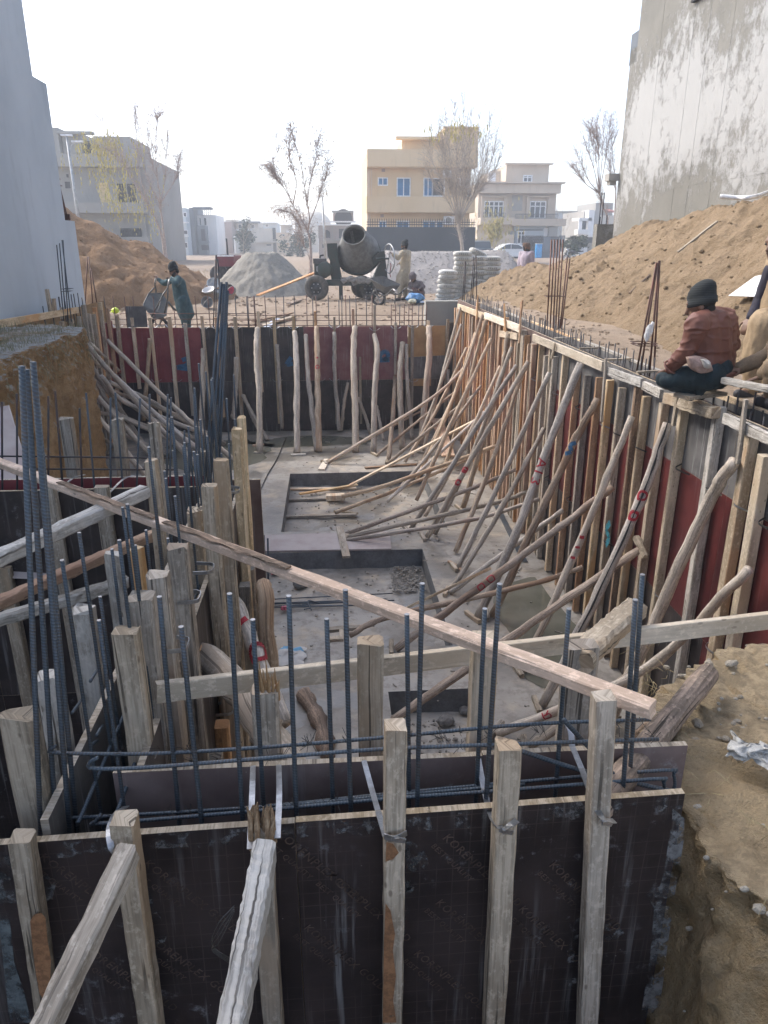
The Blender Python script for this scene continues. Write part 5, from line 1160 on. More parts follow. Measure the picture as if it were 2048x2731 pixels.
# ================================================================== BUILDINGS
def bpart(root,name,m,boxes):
    mb=MB()
    for (x0,x1,y0,y1,z0,z1) in boxes: mb.box(((x0+x1)/2,(y0+y1)/2,(z0+z1)/2),(abs(x1-x0),abs(y1-y0),abs(z1-z0)))
    return obj(name,mb,m,root)
class House:
    """front face in the plane y=Y; pixel corners give its width and heights"""
    def __init__(s,label,Y,zone,name='house'):
        s.Y=Y; s.z=zone; s.root=None; s.label=label; s.name=name
    def P(s,x,y,dy=0): return pt(s.z,x,y,Y=s.Y+dy)
    def start(s,x,y): p=s.P(x,y); s.root=thing(s.name,s.label,'house',(p.x,s.Y,gz(p.x,s.Y))); s.g=gz(p.x,s.Y)-.4; return s
    def block(s,name,m,x0,y0,x1,y1,d,dy=0,ground=False):
        a=s.P(x0,y0,dy); b=s.P(x1,y1,dy); z0=s.g if ground else b.z
        return bpart(s.root,name,m,[(a.x,b.x,s.Y+dy,s.Y+dy+d,z0,a.z)])
    def win(s,x0,y0,x1,y1,glass,frame=FR_WHITE,n=2,dy=0,fw=.07,transom=False):
        a=s.P(x0,y0,dy); b=s.P(x1,y1,dy); mb=MB(); y=s.Y+dy-.02
        mb.box(((a.x+b.x)/2,y,a.z),(b.x-a.x+fw,.08,fw)); mb.box(((a.x+b.x)/2,y,b.z),(b.x-a.x+fw,.10,fw))
        for i in range(n+1):
            x=lerp(a.x,b.x,i/n); mb.box((x,y-.003,(a.z+b.z)/2),(fw,.08,a.z-b.z-fw))
        if transom: mb.box(((a.x+b.x)/2,y-.006,lerp(b.z,a.z,.72)),(b.x-a.x,.07,fw*.8))
        f=obj('window',mb,frame,s.root)
        for i in range(n):
            m2=MB(); x0_=lerp(a.x,b.x,i/n); x1_=lerp(a.x,b.x,(i+1)/n); m2.box(((x0_+x1_)/2,s.Y+dy-.004,(a.z+b.z)/2),(x1_-x0_,.02,a.z-b.z)); obj('pane',m2,glass,f)
        return f
    def hole(s,x0,y0,x1,y1,m=DARK,dy=0,name='opening',d=.03): 
        a=s.P(x0,y0,dy); b=s.P(x1,y1,dy); return bpart(s.root,name,m,[(a.x,b.x,s.Y+dy-d,s.Y+dy+.3,b.z,a.z)])
    def slab(s,x0,y0,x1,y1,m,out=.6,dy=0,name='ledge'):
        a=s.P(x0,y0,dy); b=s.P(x1,y1,dy); return bpart(s.root,name,m,[(a.x,b.x,s.Y+dy-out,s.Y+dy+.01,b.z,a.z)])
    def rail(s,x0,y0,x1,y1,dy=-.5,n=16,name='railing',posts=True):
        a=s.P(x0,y0,dy); b=s.P(x1,y1,dy); mb=MB(); y=s.Y+dy
        mb.box(((a.x+b.x)/2,y,a.z),(b.x-a.x,.05,.06)); mb.box(((a.x+b.x)/2,y,b.z),(b.x-a.x,.05,.06))
        for i in range(n+1): mb.box((lerp(a.x,b.x,i/n),y,(a.z+b.z)/2),(.035,.035,a.z-b.z))
        return obj(name,mb,IRON,s.root)

# neighbouring building on the left
LBX=-5.2
LB=thing('concrete_building','plain grey blue plastered building towering over the left earth bank','building',(LBX-4,8,2.9))
def lbx(y0,y1,z1,name,dx=0): bpart(LB,name,PL_LEFT,[(LBX-9-dx,LBX-dx,y0,y1,2.4,z1)])
e3=pt('P',222,802,X=LBX).y; e2=pt('P',173,580,X=LBX).y; e1=pt('P',86,197,X=LBX).y
lbx(-6,e1,9.4,'tower_wall'); lbx(e1,e2,7.05,'main_wall',.004)
z3=pt('P',204,590,X=LBX).z; bpart(LB,'low_wall',PL_LEFT,[(LBX-9,LBX-.008,e2,e3+.15,2.2,z3)])
for (x0,y0,x1,y1) in [(278,380,335,790),(288,370,350,790),(298,360,365,795),(306,355,380,795),(315,345,400,800),(320,345,425,800),(322,360,435,800)]:
    Yb=e2+.3+.1*random.random(); t=pt('K',x0,y0,Y=Yb); b=pt('K',x1,y1+20,Y=Yb); b=t+(b-t)*1.02; mb=MB(); mb.tube([b,t],.012,6); obj('starter_bar',mb,RB_RUST,LB,True)
for (x0,x1,y) in ((295,360,535),(300,372,578)):
    a=pt('K',x0,y,Y=e2+.28); b=pt('K',x1,y,Y=e2+.28); mb=MB(); mb.tube([a,b,b+V(0,.2,0),a+V(0,.2,0),a],.008,5); obj('ring_tie',mb,RB_RUST,LB)
mb=MB(); a=pt('K',332,758,Y=e2+.25); b=pt('K',432,800,Y=e2+.25); mb.box(((a.x+b.x)/2,e2+.4,(a.z+b.z)/2),(b.x-a.x,.02,a.z-b.z)); obj('wire_mesh',mb,RB_RUST,LB)

# neighbouring building on the right
RBX=7.05
RBD=thing('concrete_building','towering blank house wall with white efflorescence blotches','building',(RBX+4,10,2.9))
ey=pt('P',1630,640,X=RBX).y
z2=pt('N',770,310,X=RBX).z
e0=pt('N',772,250,X=RBX).y
bpart(RBD,'wall',PL_RIGHT,[(RBX,RBX+10,-4,e0-.02,2.4,14.5)])
bpart(RBD,'wall_end',PL_RIGHT,[(RBX+.03,RBX+10,e0-.02,ey,2.4,z2)])
for (x0,x1) in ((1175,1210),(1330,1370),(1075,1095),(870,890)):
    a=pt('N',x0,640,X=RBX).y; bpart(RBD,'plaster_pier',PL_RIGHT,[(RBX-.004,RBX+.02,a-.14,a+.14,2.6,12)])
bpart(RBD,'plaster_band',PL_RIGHT,[(RBX-.005,RBX+.02,3,ey-1.6,5.26,5.36)])
a=pt('N',694,262,X=RBX+.03); c_=pt('N',694,355,X=RBX+.03); mb=MB(); mb.box((RBX+.43,(e0+ey)/2+.02,(z2-.3+a.z)/2),(.8,ey-e0+.06,a.z-z2+.3)); obj('parapet_box',mb,PL_DGR,RBD)
a=pt('N',590,1210,Y=ey); mb=MB(); mb.box((a.x+.05,ey+.1,a.z),(.25,.3,.16)); mb.box((a.x+.05,ey+.1,a.z-.12),(.15,.2,.1)); obj('lamp_bracket',mb,PL_GREY,RBD)
p=pt('N',1190,20,X=RBX); mb=MB(); mb.box((RBX-.02,p.y-.3,p.z+.3),(.12,1.0,.5)); obj('vent_opening',mb,DARK,RBD)
# stub wall with bars at the far end of that building
SW=thing('concrete_wall','short plastered wall stub with upright bars beside the blotchy house','wall',pt('N',540,1600,Y=22))
a=pt('N',495,1530,Y=22); b=pt('N',600,1530,Y=22); bpart(SW,'wall',PL_RIGHT,[(a.x,b.x+.4,22,22.3,2.3,a.z)])
for x,y0 in ((525,1315),(543,1315),(515,1480),(560,1470)):
    t=pt('N',x,y0,Y=22.1); mb=MB(); mb.tube([V(t.x,22.1,a.z-.1),t],.014,6); obj('starter_bar',mb,RB_DARK,SW)

# grey unfinished house
h=House('unfinished grey concrete house with bare window holes behind the soil heap',62,'K').start(600,760)
a=h.P(905,385); sd=pt('K',1130,500,X=a.x)
bpart(h.root,'wall',PL_GREY,[(h.P(150,400).x,a.x,62,sd.y,h.g,h.P(905,470).z)])
bpart(h.root,'side_wall',PL_GREY,[(a.x-.2,a.x+.02,62.3,sd.y+.02,h.g,a.z)])
h.slab(150,383,905,470,PL_GREY,.9,0,'parapet'); h.slab(150,690,935,758,PL_GREY,1.2,0,'balcony')
h.block('stair_tower',PL_GREY,590,268,832,385,7,3); h.block('roof_room',PL_GREY,385,243,520,375,5,2.5); h.block('roof_room',PL_GREY,330,212,382,375,5,2)
h.slab(380,243,600,262,PL_GREY,.8,2.5,'roof_edge')
for (x0,y0,x1,y1) in ((415,505,440,533),(405,553,452,602),(735,565,872,690)):
    h.win(x0,y0,x1,y1,DARK,PL_GREY,1 if x0<600 else 2)
h.hole(622,562,698,690,plain('board_yellow',(.6,.45,.22),.8),0,'door_board'); h.hole(520,300,575,375,DARK,2.5); h.hole(440,790,470,808); h.hole(758,850,895,905,DARK)
h.rail(760,852,895,903,-.06,12,'grille'); h.rail(816,865,895,900,-.08,10,'grille')
h.slab(890,480,912,905,PL_GREY,.25,0,'pier'); bpart(h.root,'boundary_wall',PL_GREY,[(h.P(860,905).x,a.x+.3,59.5,60,h.g,h.P(860,905,-2).z)])

# dark and white modern houses
h=House('slim dark grey and white house with a slatted roof canopy',112,'Q').start(250,480)
h.block('white_wing',PL_BLU,82,110,140,505,8,-6,True)
h.block('dark_wall',PL_DGR,140,108,205,515,9,-3,True)
h.block('dark_front',PL_DGR,205,260,300,515,9,-2,True)
h.block('white_tower',PL_WHT,205,170,392,520,9,0,True); 
h.slab(195,108,345,128,PL_DGR,2.5,0,'canopy')
for i in range(7):
    h.slab(215+i*18,128,221+i*18,172,PL_DGR,.3,1,'canopy_post')
h.win(228,195,246,260,DARK,PL_WHT,1); h.win(266,195,292,260,DARK,PL_WHT,1); h.hole(240,290,282,390,DARK,-2); h.hole(245,425,310,470,DARK,-2); h.slab(240,395,315,412,PL_DGR,1,-2,'balcony')
h.win(92,150,120,185,DARK,PL_WHT,1,-6); h.win(95,300,130,335,DARK,PL_WHT,1,-6); h.slab(82,230,140,240,PL_WHT,.8,-6); h.slab(82,345,140,355,PL_WHT,.8,-6); h.win(95,405,130,450,DARK,PL_WHT,1,-6)
h=House('plain brick house between the white tower and the cream terrace',125,'Q').start(450,480)
h.block('wall',BRICK,373,228,520,520,10,0,True); h.block('white_pier',PL_WHT,518,350,542,505,8,-1,True); h.win(415,268,440,295,DARK,PL_CRM,1); h.win(395,365,420,395,DARK,PL_CRM,1); h.win(445,365,465,400,DARK,PL_CRM,1); h.block('roof_edge',PL_CRM,450,212,560,230,9,2)
h=House('cream terrace house with a flat overhanging roof',130,'Q').start(640,440)
h.block('wall',PL_CRM,540,235,740,430,10,0,True); h.slab(532,226,750,242,PL_DGR,1.5,0,'roof_edge'); h.win(560,250,590,285,DARK,PL_WHT,1); h.win(668,252,698,282,DARK,PL_WHT,1); h.slab(540,290,680,305,PL_WHT,1,0); h.hole(548,310,600,350,PL_DGR)
h=House('pale far house with stepped roof line',150,'Q').start(820,280)
h.block('wall',PL_BLU,745,240,895,300,8,0,True); h.slab(740,234,900,242,PL_WHT,1); h.win(790,250,815,270,GLASS_D,PL_WHT,1)
h=House('low cream house with a rooftop room and dark stair slot',118,'Q').start(850,430)
h.block('wall',PL_CRM,690,285,860,520,9,0,True); h.block('upper_wall',PL_YEL2,880,320,1000,520,9,0,True); h.block('roof_room',PL_CRM,920,258,1012,322,5,2); h.slab(912,254,1018,263,PL_CRM,.6,2); h.hole(850,280,880,375,DARK); h.slab(690,395,1003,405,PL_CRM,.5,0); h.win(935,335,955,350,DARK,PL_CRM,1); h.block('water_tank',PL_WHT,968,298,992,320,1,1)
h.hole(800,420,840,430,DARK)
h=House('far pink and cream house with a small dome behind the red stemmed tree',140,'Q').start(1090,330)
h.block('wall',PL_CRM,1040,240,1240,450,9,0,True); h.block('tower',BRICK2,1042,205,1120,260,6,0); h.block('roof_room',PL_BLU,1165,238,1240,262,6,1)
p=h.P(1195,235); mb=MB(); mb.ell((p.x,144,p.z-.3),(3.2,3.2,2.4),12,8); obj('dome',mb,PL_CRM,h.root,True)
# brick house under construction
h=House('brick house under construction with an arched window hole',84,'Q').start(1390,480)
h.block('wall',BRICK2,1240,258,1552,530,9,0,True); h.block('roof_room',BRICK,1368,150,1540,222,6,2); h.slab(1355,134,1540,150,PL_GREY,.4,2,'roof_edge'); h.slab(1240,222,1555,234,PL_WHT,.5,0,'roof_band'); h.slab(1240,250,1555,260,PL_WHT,.4,0,'roof_band')
p=h.P(1454,200,2); mb=MB(); mb.lathe([(0,0),(.95,0),(.95,.1)],(p.x,85.98,p.z),(p.x,85.0,p.z),20); obj('round_window',mb,DARK,h.root)
a=h.P(1280,330); b=h.P(1342,365); mb=MB(); cxx=(a.x+b.x)/2; rr=(b.x-a.x)/2; mb.v=[V(cxx+rr*math.cos(t),83.96,a.z+rr*math.sin(t)) for t in [math.pi*i/12 for i in range(13)]]+[V(cxx-rr,83.96,b.z),V(cxx+rr,83.96,b.z)]; mb.face(range(15)); obj('arched_opening',mb,DARK,h.root)
h.hole(1415,288,1478,370); h.slab(1355,260,1366,400,PL_GREY,.3,0,'pipe'); h.slab(1270,378,1550,388,PL_GREY,.4,0); h.hole(1275,420,1300,450); h.hole(1440,410,1490,470)

# yellow house
PL_YELx=None
h=House('yellow three storey house with blue glass windows behind a black boundary wall',58,'M').start(500,800)
a=h.P(175,325); b=h.P(826,325); zt_=a.z; bk=pt('M',137,440,X=a.x).y
bpart(h.root,'wall',PL_YEL,[(a.x+.25,b.x-.25,58.9,bk,h.g,zt_-.05)])
bpart(h.root,'side_wall',PL_YEL2,[(a.x+.02,a.x+.27,58.9,bk,h.g,zt_-.1)])
h.slab(175,325,826,432,PL_YEL,.05,.0,'parapet'); bpart(h.root,'parapet_body',PL_YEL,[(a.x,b.x,58.005,59.2,h.P(175,432).z,h.P(175,326).z)])
bpart(h.root,'balcony',PL_YEL,[(h.P(172,605).x,h.P(812,605).x,57.9,59,h.P(172,700).z,h.P(172,606).z)])
h.block('stair_tower',PL_YEL,632,195,828,328,4,1.5); h.block('roof_room',PL_YEL,380,275,632,328,4,2); h.slab(340,258,625,278,PL_YEL,.8,2,'roof_edge'); h.slab(622,195,832,206,PL_YEL,.3,1.5,'roof_edge')
D_=.9
h.win(240,497,294,540,GLASS_B,FR_WHITE,2,D_); h.win(352,498,427,604,GLASS_B,FR_WHITE,2,D_); h.win(510,498,558,604,GLASS_B,FR_WHITE,2,D_); h.win(562,500,628,604,GLASS_D,FR_WHITE,1,D_); h.win(705,500,742,540,GLASS_D,FR_WHITE,2,D_)
h.win(245,752,285,800,GLASS_B,FR_WHITE,2,D_); h.win(350,752,420,800,GLASS_B,FR_WHITE,2,D_); h.win(505,752,575,800,GLASS_B,FR_WHITE,2,D_); h.win(585,752,620,800,GLASS_B,FR_WHITE,1,D_)
for (x,y) in ((270,452),(723,452),(263,720),(710,720)): h.hole(x-10,y-9,x+10,y+9,BRICK,D_,'vent',.03)
h.slab(196,432,204,605,PL_YEL2,.15,D_,'pipe'); 
def ac(z,x0,y0,x1,y1,Y,root):
    a=pt(z,x0,y0,Y=Y); b=pt(z,x1,y1,Y=Y); mb=MB(); mb.box(((a.x+b.x)/2,Y+.15,(a.z+b.z)/2),(b.x-a.x,.32,a.z-b.z)); o=obj('air_conditioner',mb,FR_WHITE,root)
    m2=MB(); c=V(lerp(a.x,b.x,.42),Y-.012,(a.z+b.z)/2); r=(a.z-b.z)*.38; m2.lathe([(r*.95,0),(r,.01),(r*.9,.02),(.02,.015)],c+V(0,.01,0),c+V(0,-1,0),16); obj('fan_grille',m2,PL_GREY,o)
ac('M',625,450,675,492,58.55,h.root); ac('M',628,722,690,772,58.5,h.root); ac('M',755,500,778,555,58.5,h.root); ac('M',768,565,788,605,58.5,h.root)
BW=thing('boundary_wall','black painted boundary wall with a spiked railing in front of the yellow house','wall',h.P(480,900,-6))
a=pt('M',172,786,Y=52); b=pt('M',815,786,Y=52); bpart(BW,'wall',PL_BLK,[(a.x,b.x,52,52.25,2.2,a.z)]); bpart(BW,'wall_return',PL_BLK,[(b.x-.25,b.x-.003,52.25,57.8,2.2,a.z)])
mb=MB(); n=46; za=pt('M',172,745,Y=52).z
for i in range(n+1):
    x=lerp(a.x+.1,b.x-.1,i/n); mb.box((x,52.12,(a.z+za)/2),(.03,.03,za-a.z)); mb.tube([V(x,52.12,za-.02),V(x,52.12,za+.12)],[.03,.004],4)
mb.box(((a.x+b.x)/2,52.12,za-.12),(b.x-a.x,.04,.05)); mb.box(((a.x+b.x)/2,52.12,a.z+.15),(b.x-a.x,.04,.05)); obj('spiked_railing',mb,IRON,BW)

# beige house
h=House('beige stone trimmed house with two balcony doors and a black gate',88,'W').start(650,800)
L0=h.P(262,210); 
h.block('wall',PL_BEI,280,205,985,860,12,.6,True); 
h.slab(262,205,1070,225,PL_BEI,1.6,.6,'cornice'); h.slab(270,225,1035,315,PL_BEI,1.2,.6,'parapet')
h.block('roof_room',PL_BEI,545,35,945,208,6,3); h.slab(525,20,978,38,PL_BEI,.8,3,'roof_edge'); h.block('roof_wing',PL_BEI,415,90,545,205,8,6); h.win(708,138,784,200,GLASS_D,FR_WHITE,2,3,.12,True)
h.slab(268,545,575,612,PL_BEI,1.7,.6,'balcony'); h.slab(575,555,1082,625,PL_BEI,1.3,.6,'balcony')
h.win(335,388,505,540,GLASS_D,FR_WHITE,4,.6,.12,True); h.win(772,388,910,548,GLASS_D,FR_WHITE,3,.6,.12,True)
h.slab(300,335,540,350,PL_BEI,.5,.6,'lintel'); h.slab(735,335,965,350,PL_BEI,.5,.6,'lintel')
for x in (310,530,745,950): h.slab(x-10,350,x+10,545,PL_BEI,.3,.6,'pilaster')
h.hole(600,328,690,478,PL_GREY,.6,'carved_panel',.06)
h.rail(320,497,530,540,-1.0,22); h.rail(630,508,1035,552,-.6,36)
h.block('porch_wall',PL_BLU,620,625,905,860,.5,.2,True); h.win(655,678,712,790,GLASS_D,FR_WHITE,2,.2,.1,True); h.hole(640,655,890,668,PL_DGR,.2,'lintel',.1); h.block('porch_pier',PL_GREY,955,628,1020,860,.8,-.3,True); h.hole(905,640,955,722,PL_WHT,.2)
bw=h.block('boundary_wall',PL_BEI,262,705,608,860,.3,-4,True); h.hole(365,750,515,850,PL_BEI,-4,'wall_panel',.06); h.hole(565,672,625,790,PL_DGR,-.5,'pillar')
g=h.block('gate_back',PL_DGR,712,730,1050,870,.05,-4,True); h.rail(712,727,900,868,-4.1,14,'gate'); h.rail(950,727,1062,868,-4.1,9,'gate'); h.slab(896,727,950,870,PL_DGR,.3,-4,'gate_leaf'); h.slab(1050,715,1085,870,PL_DGR,.4,-4,'gate_pillar')
mb=MB()
for i in range(8):
    for k in range(3):
        p=h.P(725+i*22,750+k*35,-4.15); mb.tube([p+V(.35*math.cos(t),0,.35*math.sin(t)) for t in [math.pi*j/5 for j in range(9)]],.03,4)
obj('gate_scrollwork',mb,IRON,h.root)
mb=MB(); p=h.P(410,150,2); mb.box((p.x,90.5,p.z),(.8,.6,.9)); obj('roof_unit',mb,FR_WHITE,h.root)
h=House('pale blue grey house with one small window beyond the black gate',112,'W').start(1120,650)
h.block('wall',PL_BLU,1010,485,1218,860,10,0,True); h.block('side_wing',PL_BLU,1210,515,1262,860,9,3,True); h.win(1125,528,1168,557,GLASS_B,FR_WHITE,2)
h.slab(1005,480,1222,490,PL_GREY,.3)
h=House('white modern house with a framed balcony near the blotchy wall',100,'W').start(1300,700)
h.block('frame_top',PL_WHT,1245,545,1365,572,3,0); h.block('wall',PL_GREY,1290,480,1410,840,9,1.5,True); h.block('frame_side',PL_WHT,1340,470,1372,720,3,0); h.slab(1198,658,1305,705,PL_WHT,1.5,0,'balcony'); h.block('glass_wall',GLASS_D,1262,572,1340,660,.3,.8); h.slab(1238,565,1262,660,PL_WHT,.2,.2,'frame_post'); h.slab(1225,705,1400,730,PL_WHT,.8,0); h.hole(1250,730,1395,785,DARK,1.4); h.block('gate_wall',PL_WHT,1245,785,1318,850,.3,-3,True)
h=House('cream house with a red tiled roof edge behind the wall stub',105,'W').start(1490,650)
h.block('wall',PL_CRM,1400,520,1560,850,9,0,True); h.block('upper_wall',PL_GREY,1405,400,1560,520,8,2,True); h.win(1418,545,1440,620,DARK,PL_WHT,1)
mb=MB(); a=h.P(1490,470); b=h.P(1570,440); mb.v=[h.P(1495,475),h.P(1580,475),V(h.P(1580,440).x,109,h.P(1580,430).z),V(h.P(1510,440).x,109,h.P(1510,435).z)]; mb.face((0,1,2,3)); mb.v+=[v-V(0,0,.25) for v in mb.v]; mb.face((4,5,1,0)); obj('tiled_roof',mb,plain('roof_tile',(.42,.14,.10),.8),h.root)
mb=MB(); mb.v=[h.P(1365,660),h.P(1420,660),V(h.P(1420,640).x,106,h.P(1420,640).z),V(h.P(1385,640).x,106,h.P(1385,640).z)]; mb.face((0,1,2,3)); mb.v+=[v-V(0,0,.2) for v in mb.v]; mb.face((4,5,1,0)); obj('porch_roof',mb,plain('roof_tile2',(.42,.14,.10),.8),h.root)

# ================================================================== TREES
BARK_R=plain('bark_reddish',(.37,.29,.245),.9,0,.3,10,.4); BARK_G=plain('bark_grey',(.40,.34,.28),.9,0,.3,10,.4)
def leafmat(name,c):
    t=NT(name); r=t.noise(t.co(),3,2); return t.done(t.mix(t.ramp(r,.35,.65),c,tuple(x*.6 for x in c)),.8)
LF_Y=leafmat('leaf_yellow',(.55,.46,.13)); LF_B=leafmat('leaf_dry',(.48,.36,.25)); LF_G=leafmat('leaf_green',(.05,.075,.035))
def tree(label,base,limbs,twigs,bark,leaf,leafn,leafs=.10,droop=.5,twl=1.6,seed=1,group=None,tr=.13,yellow=None,name='willow_tree'):
    """limbs: lists of points (trunk fork to tip); twigs fan out along the upper parts; leaves hang on the twigs"""
    rn=random.Random(seed); root=thing(name,label,'tree',base,group)
    tk=MB(); cr=MB(); lf=MB(); tips=[]
    for L,r0,r1 in limbs:
        P=bez(L,18); n=len(P); tk.tube(P,[lerp(r0*(.78 if r0>.1 else .6),r1*.6,min(1,(i/(n-1))*1.3)**.7) for i in range(n)],7,.04)
        for i in range(n):
            if i/(n-1)>.30: tips.append((P[i],(P[min(i+1,n-1)]-P[max(i-1,0)]).normalized(),i/(n-1),r1))
    obj('trunk',tk,bark,root,True)
    for k in range(twigs):
        p,d,f,r=rn.choice(tips); a=rn.uniform(0,6.28); out=V(math.cos(a),math.sin(a)*.8,0)
        L=twl*rn.uniform(.45,1.15)*(1.15-.4*f); d0=(d*.95+out*.42+V(0,0,.25)).normalized()
        q=[p]; dd=d0.copy()
        for s_ in range(5):
            dd=(dd+V(0,0,-droop*.16*(s_))+V(rn.uniform(-.09,.09),rn.uniform(-.09,.09),0)).normalized(); q.append(q[-1]+dd*L/5)
        cr.tube(q,[.008,.007,.006,.005,.004,.003],3)
        for t_ in range(3):
            i=rn.randint(1,4); p2=q[i]; b=rn.uniform(0,6.28); e=(dd*.5+V(math.cos(b),math.sin(b),.2)).normalized(); q2=[p2,p2+e*L*.22,p2+e*L*.38+V(0,0,-L*.10*droop)]; cr.tube(q2,[.006,.005,.003],3)
            if leaf and rn.random()<.8: q.append(q2[-1])
        if leaf:
            for _ in range(int(leafn*rn.uniform(.4,1.4))):
                p3=rn.choice(q[2:])+V(rn.uniform(-.10,.10),rn.uniform(-.10,.10),rn.uniform(-.16,.03)); s_=leafs*rn.uniform(.6,1.3); ang=rn.uniform(0,6.28); u=V(math.cos(ang),math.sin(ang),rn.uniform(-.3,.3))*s_*.28; w_=V(rn.uniform(-.3,.3),rn.uniform(-.3,.3),-1).normalized()*s_
                lf.quad(p3-u,p3+u*.6,p3+u*.3+w_,p3-u*.4+w_)
    c=obj('crown',cr,bark,root)
    if leaf: stuff(obj('leaves',lf,leaf,c))
    if yellow:
        ym=MB(); cn=yellow
        for (z,x,y,Y,n,rx,rz,hang) in cn:
            cc=pt(z,x,y,Y=Y)
            for _ in range(n):
                p=cc+V(rn.gauss(0,rx),rn.gauss(0,rx*.7),rn.gauss(0,rz)); L=rn.uniform(.4,1)*hang; st=p.copy()
                for s_ in range(6):
                    p2=st+V(rn.uniform(-.06,.06),rn.uniform(-.06,.06),-L*s_/6); w_=.10*rn.uniform(.6,1.3); a=rn.uniform(0,6.28); u=V(math.cos(a),math.sin(a),0)*w_*.35
                    ym.quad(p2-u,p2+u,p2+u*.4+V(0,0,-w_*1.5),p2-u*.4+V(0,0,-w_*1.5))
        stuff(obj('yellow_leaves',ym,LF_Y,c))
    return root
def lim(z,pts,Y,sp=0,seed=0):
    rn=random.Random(seed); return [pt(z,x,y,Y=Y+sp*i/len(pts)) for i,(x,y) in enumerate(pts)]
def trunk_base(z,x,y,Y): p=pt(z,x,y,Y=Y); return V(p.x,Y,gz(p.x,Y)-.05)
# two-stemmed willow before the grey house
Y=50; b=trunk_base('K',1040,1060,Y)
T=[([b]+lim('K',[(1040,1020),(1015,870),(940,710),(880,600),(780,440),(690,360)],Y,-2),.16,.03),([b+V(.15,0,0)]+lim('K',[(1048,1000),(1035,880),(1010,700),(960,600),(900,430),(880,250),(860,120)],Y,1),.15,.02),
 (lim('K',[(1010,700),(1000,560),(950,400),(930,200)],Y,2),.08,.015),(lim('K',[(1012,690),(1040,560),(1050,400),(1060,260)],Y,-1),.07,.015),(lim('K',[(1015,690),(1080,590),(1120,500),(1128,430)],Y,1),.06,.015),(lim('K',[(940,710),(880,500),(865,330),(850,130)],Y,2),.07,.015),(lim('K',[(940,710),(830,540),(740,380),(650,190)],Y,1),.06,.012),(lim('K',[(1000,600),(985,420),(990,200),(995,150)],Y,-2),.05,.012)]
tree('two stemmed bare willow with hanging yellow leaves before the grey house',b,T,560,BARK_R,LF_B,1.2,.11,.35,1.9,3,None,.13,[('K',630,310,49,85,.75,.45,1.7),('K',720,310,49.5,50,1.0,.4,1.2),('K',680,480,49,50,1.1,.4,2.0),('K',850,640,49.5,34,.9,.5,2.6),('K',740,620,49,40,.8,.5,2.0)])
# slender tree behind the mixer
Y=37; b=trunk_base('L',835,1060,Y)
T=[([b]+lim('L',[(840,1000),(835,880),(815,800),(770,720),(700,590),(640,400),(600,200)],Y,1),.13,.015),(lim('L',[(820,800),(830,720),(815,620),(780,400),(740,230),(705,110)],Y,-1),.08,.012),(lim('L',[(825,760),(870,650),(900,560),(940,430),(955,290)],Y,1),.07,.012),(lim('L',[(812,630),(830,500),(870,330),(890,180)],Y,1),.055,.01),(lim('L',[(700,590),(660,520),(610,460),(575,390)],Y,0),.04,.01),(lim('L',[(720,620),(740,480),(700,330),(690,210)],Y,-1),.05,.01),([b+V(-.1,0,0)]+lim('L',[(828,980),(790,900),(770,790),(720,700),(650,670)],Y,-1),.04,.008)]
tree('slender red stemmed tree with sparse dry leaves behind the mixer',b,T,600,BARK_R,LF_B,2,.09,.95,1.25,5)
# broom shaped tree before the yellow house
Y=46; b=trunk_base('M',738,925,Y)
tk=lim('M',[(735,900),(715,800),(715,770)],Y)
T=[([b]+tk,.17,.15)]
rn=random.Random(9)
for x1,y1,xm,ym in [(540,330,640,560),(590,200,660,530),(640,130,690,560),(690,90,715,540),(740,70,735,560),(790,80,760,580),(840,100,790,560),(900,160,830,540),(940,230,850,530),(970,330,850,560),(520,430,630,600),(620,260,680,600),(860,300,800,600),(760,200,745,600),(700,300,705,640)]:
    T.append(([tk[-1]]+lim('M',[(lerp(715,xm,.45),lerp(770,ym,.5)),(xm,ym),(lerp(xm,x1,.5)+(x1-715)*.08,lerp(ym,y1,.5)),(x1,y1)],Y,rn.uniform(-2.5,2.5)),.075,.012))
tree('broad broom shaped bare tree standing before the yellow house',b,T,1150,BARK_G,LF_Y,.35,.11,.25,1.7,7,None,.17,[('M',690,205,46,55,.9,.25,.5)])
# tree by the blotchy wall
Y=40; b=V(*trunk_base('N',570,1640,Y))
tk=lim('N',[(565,1520),(530,1400),(508,1320)],Y)
T=[([b]+tk,.085,.07)]
for x1,y1,xm,ym in [(350,1040,440,1240),(400,940,470,1150),(440,880,490,1120),(490,840,505,1100),(540,810,525,1100),(590,800,550,1090),(330,1150,420,1260),(460,900,500,1000)]:
    T.append(([tk[-1]]+lim('N',[(xm,ym),(lerp(xm,x1,.5),lerp(ym,y1,.5)),(x1,y1)],Y,rn.uniform(-1.5,1.5)),.05,.010))
tree('bare broom shaped tree beside the blotchy house wall',b,T,400,BARK_R,LF_B,.5,.08,.25,1.1,11)
b=trunk_base('N',625,1500,44); T=[([b]+lim('N',[(620,1300),(600,1100),(590,900)],44),.1,.02)]+[([pt('N',620,1300,Y=44)]+lim('N',[(580,1150),(x,850)],44),.05,.01) for x in (560,600,630)]
tree('second bare tree half hidden behind the blotchy house wall',b,T,90,BARK_R,None,0,.1,.25,1.2,12)
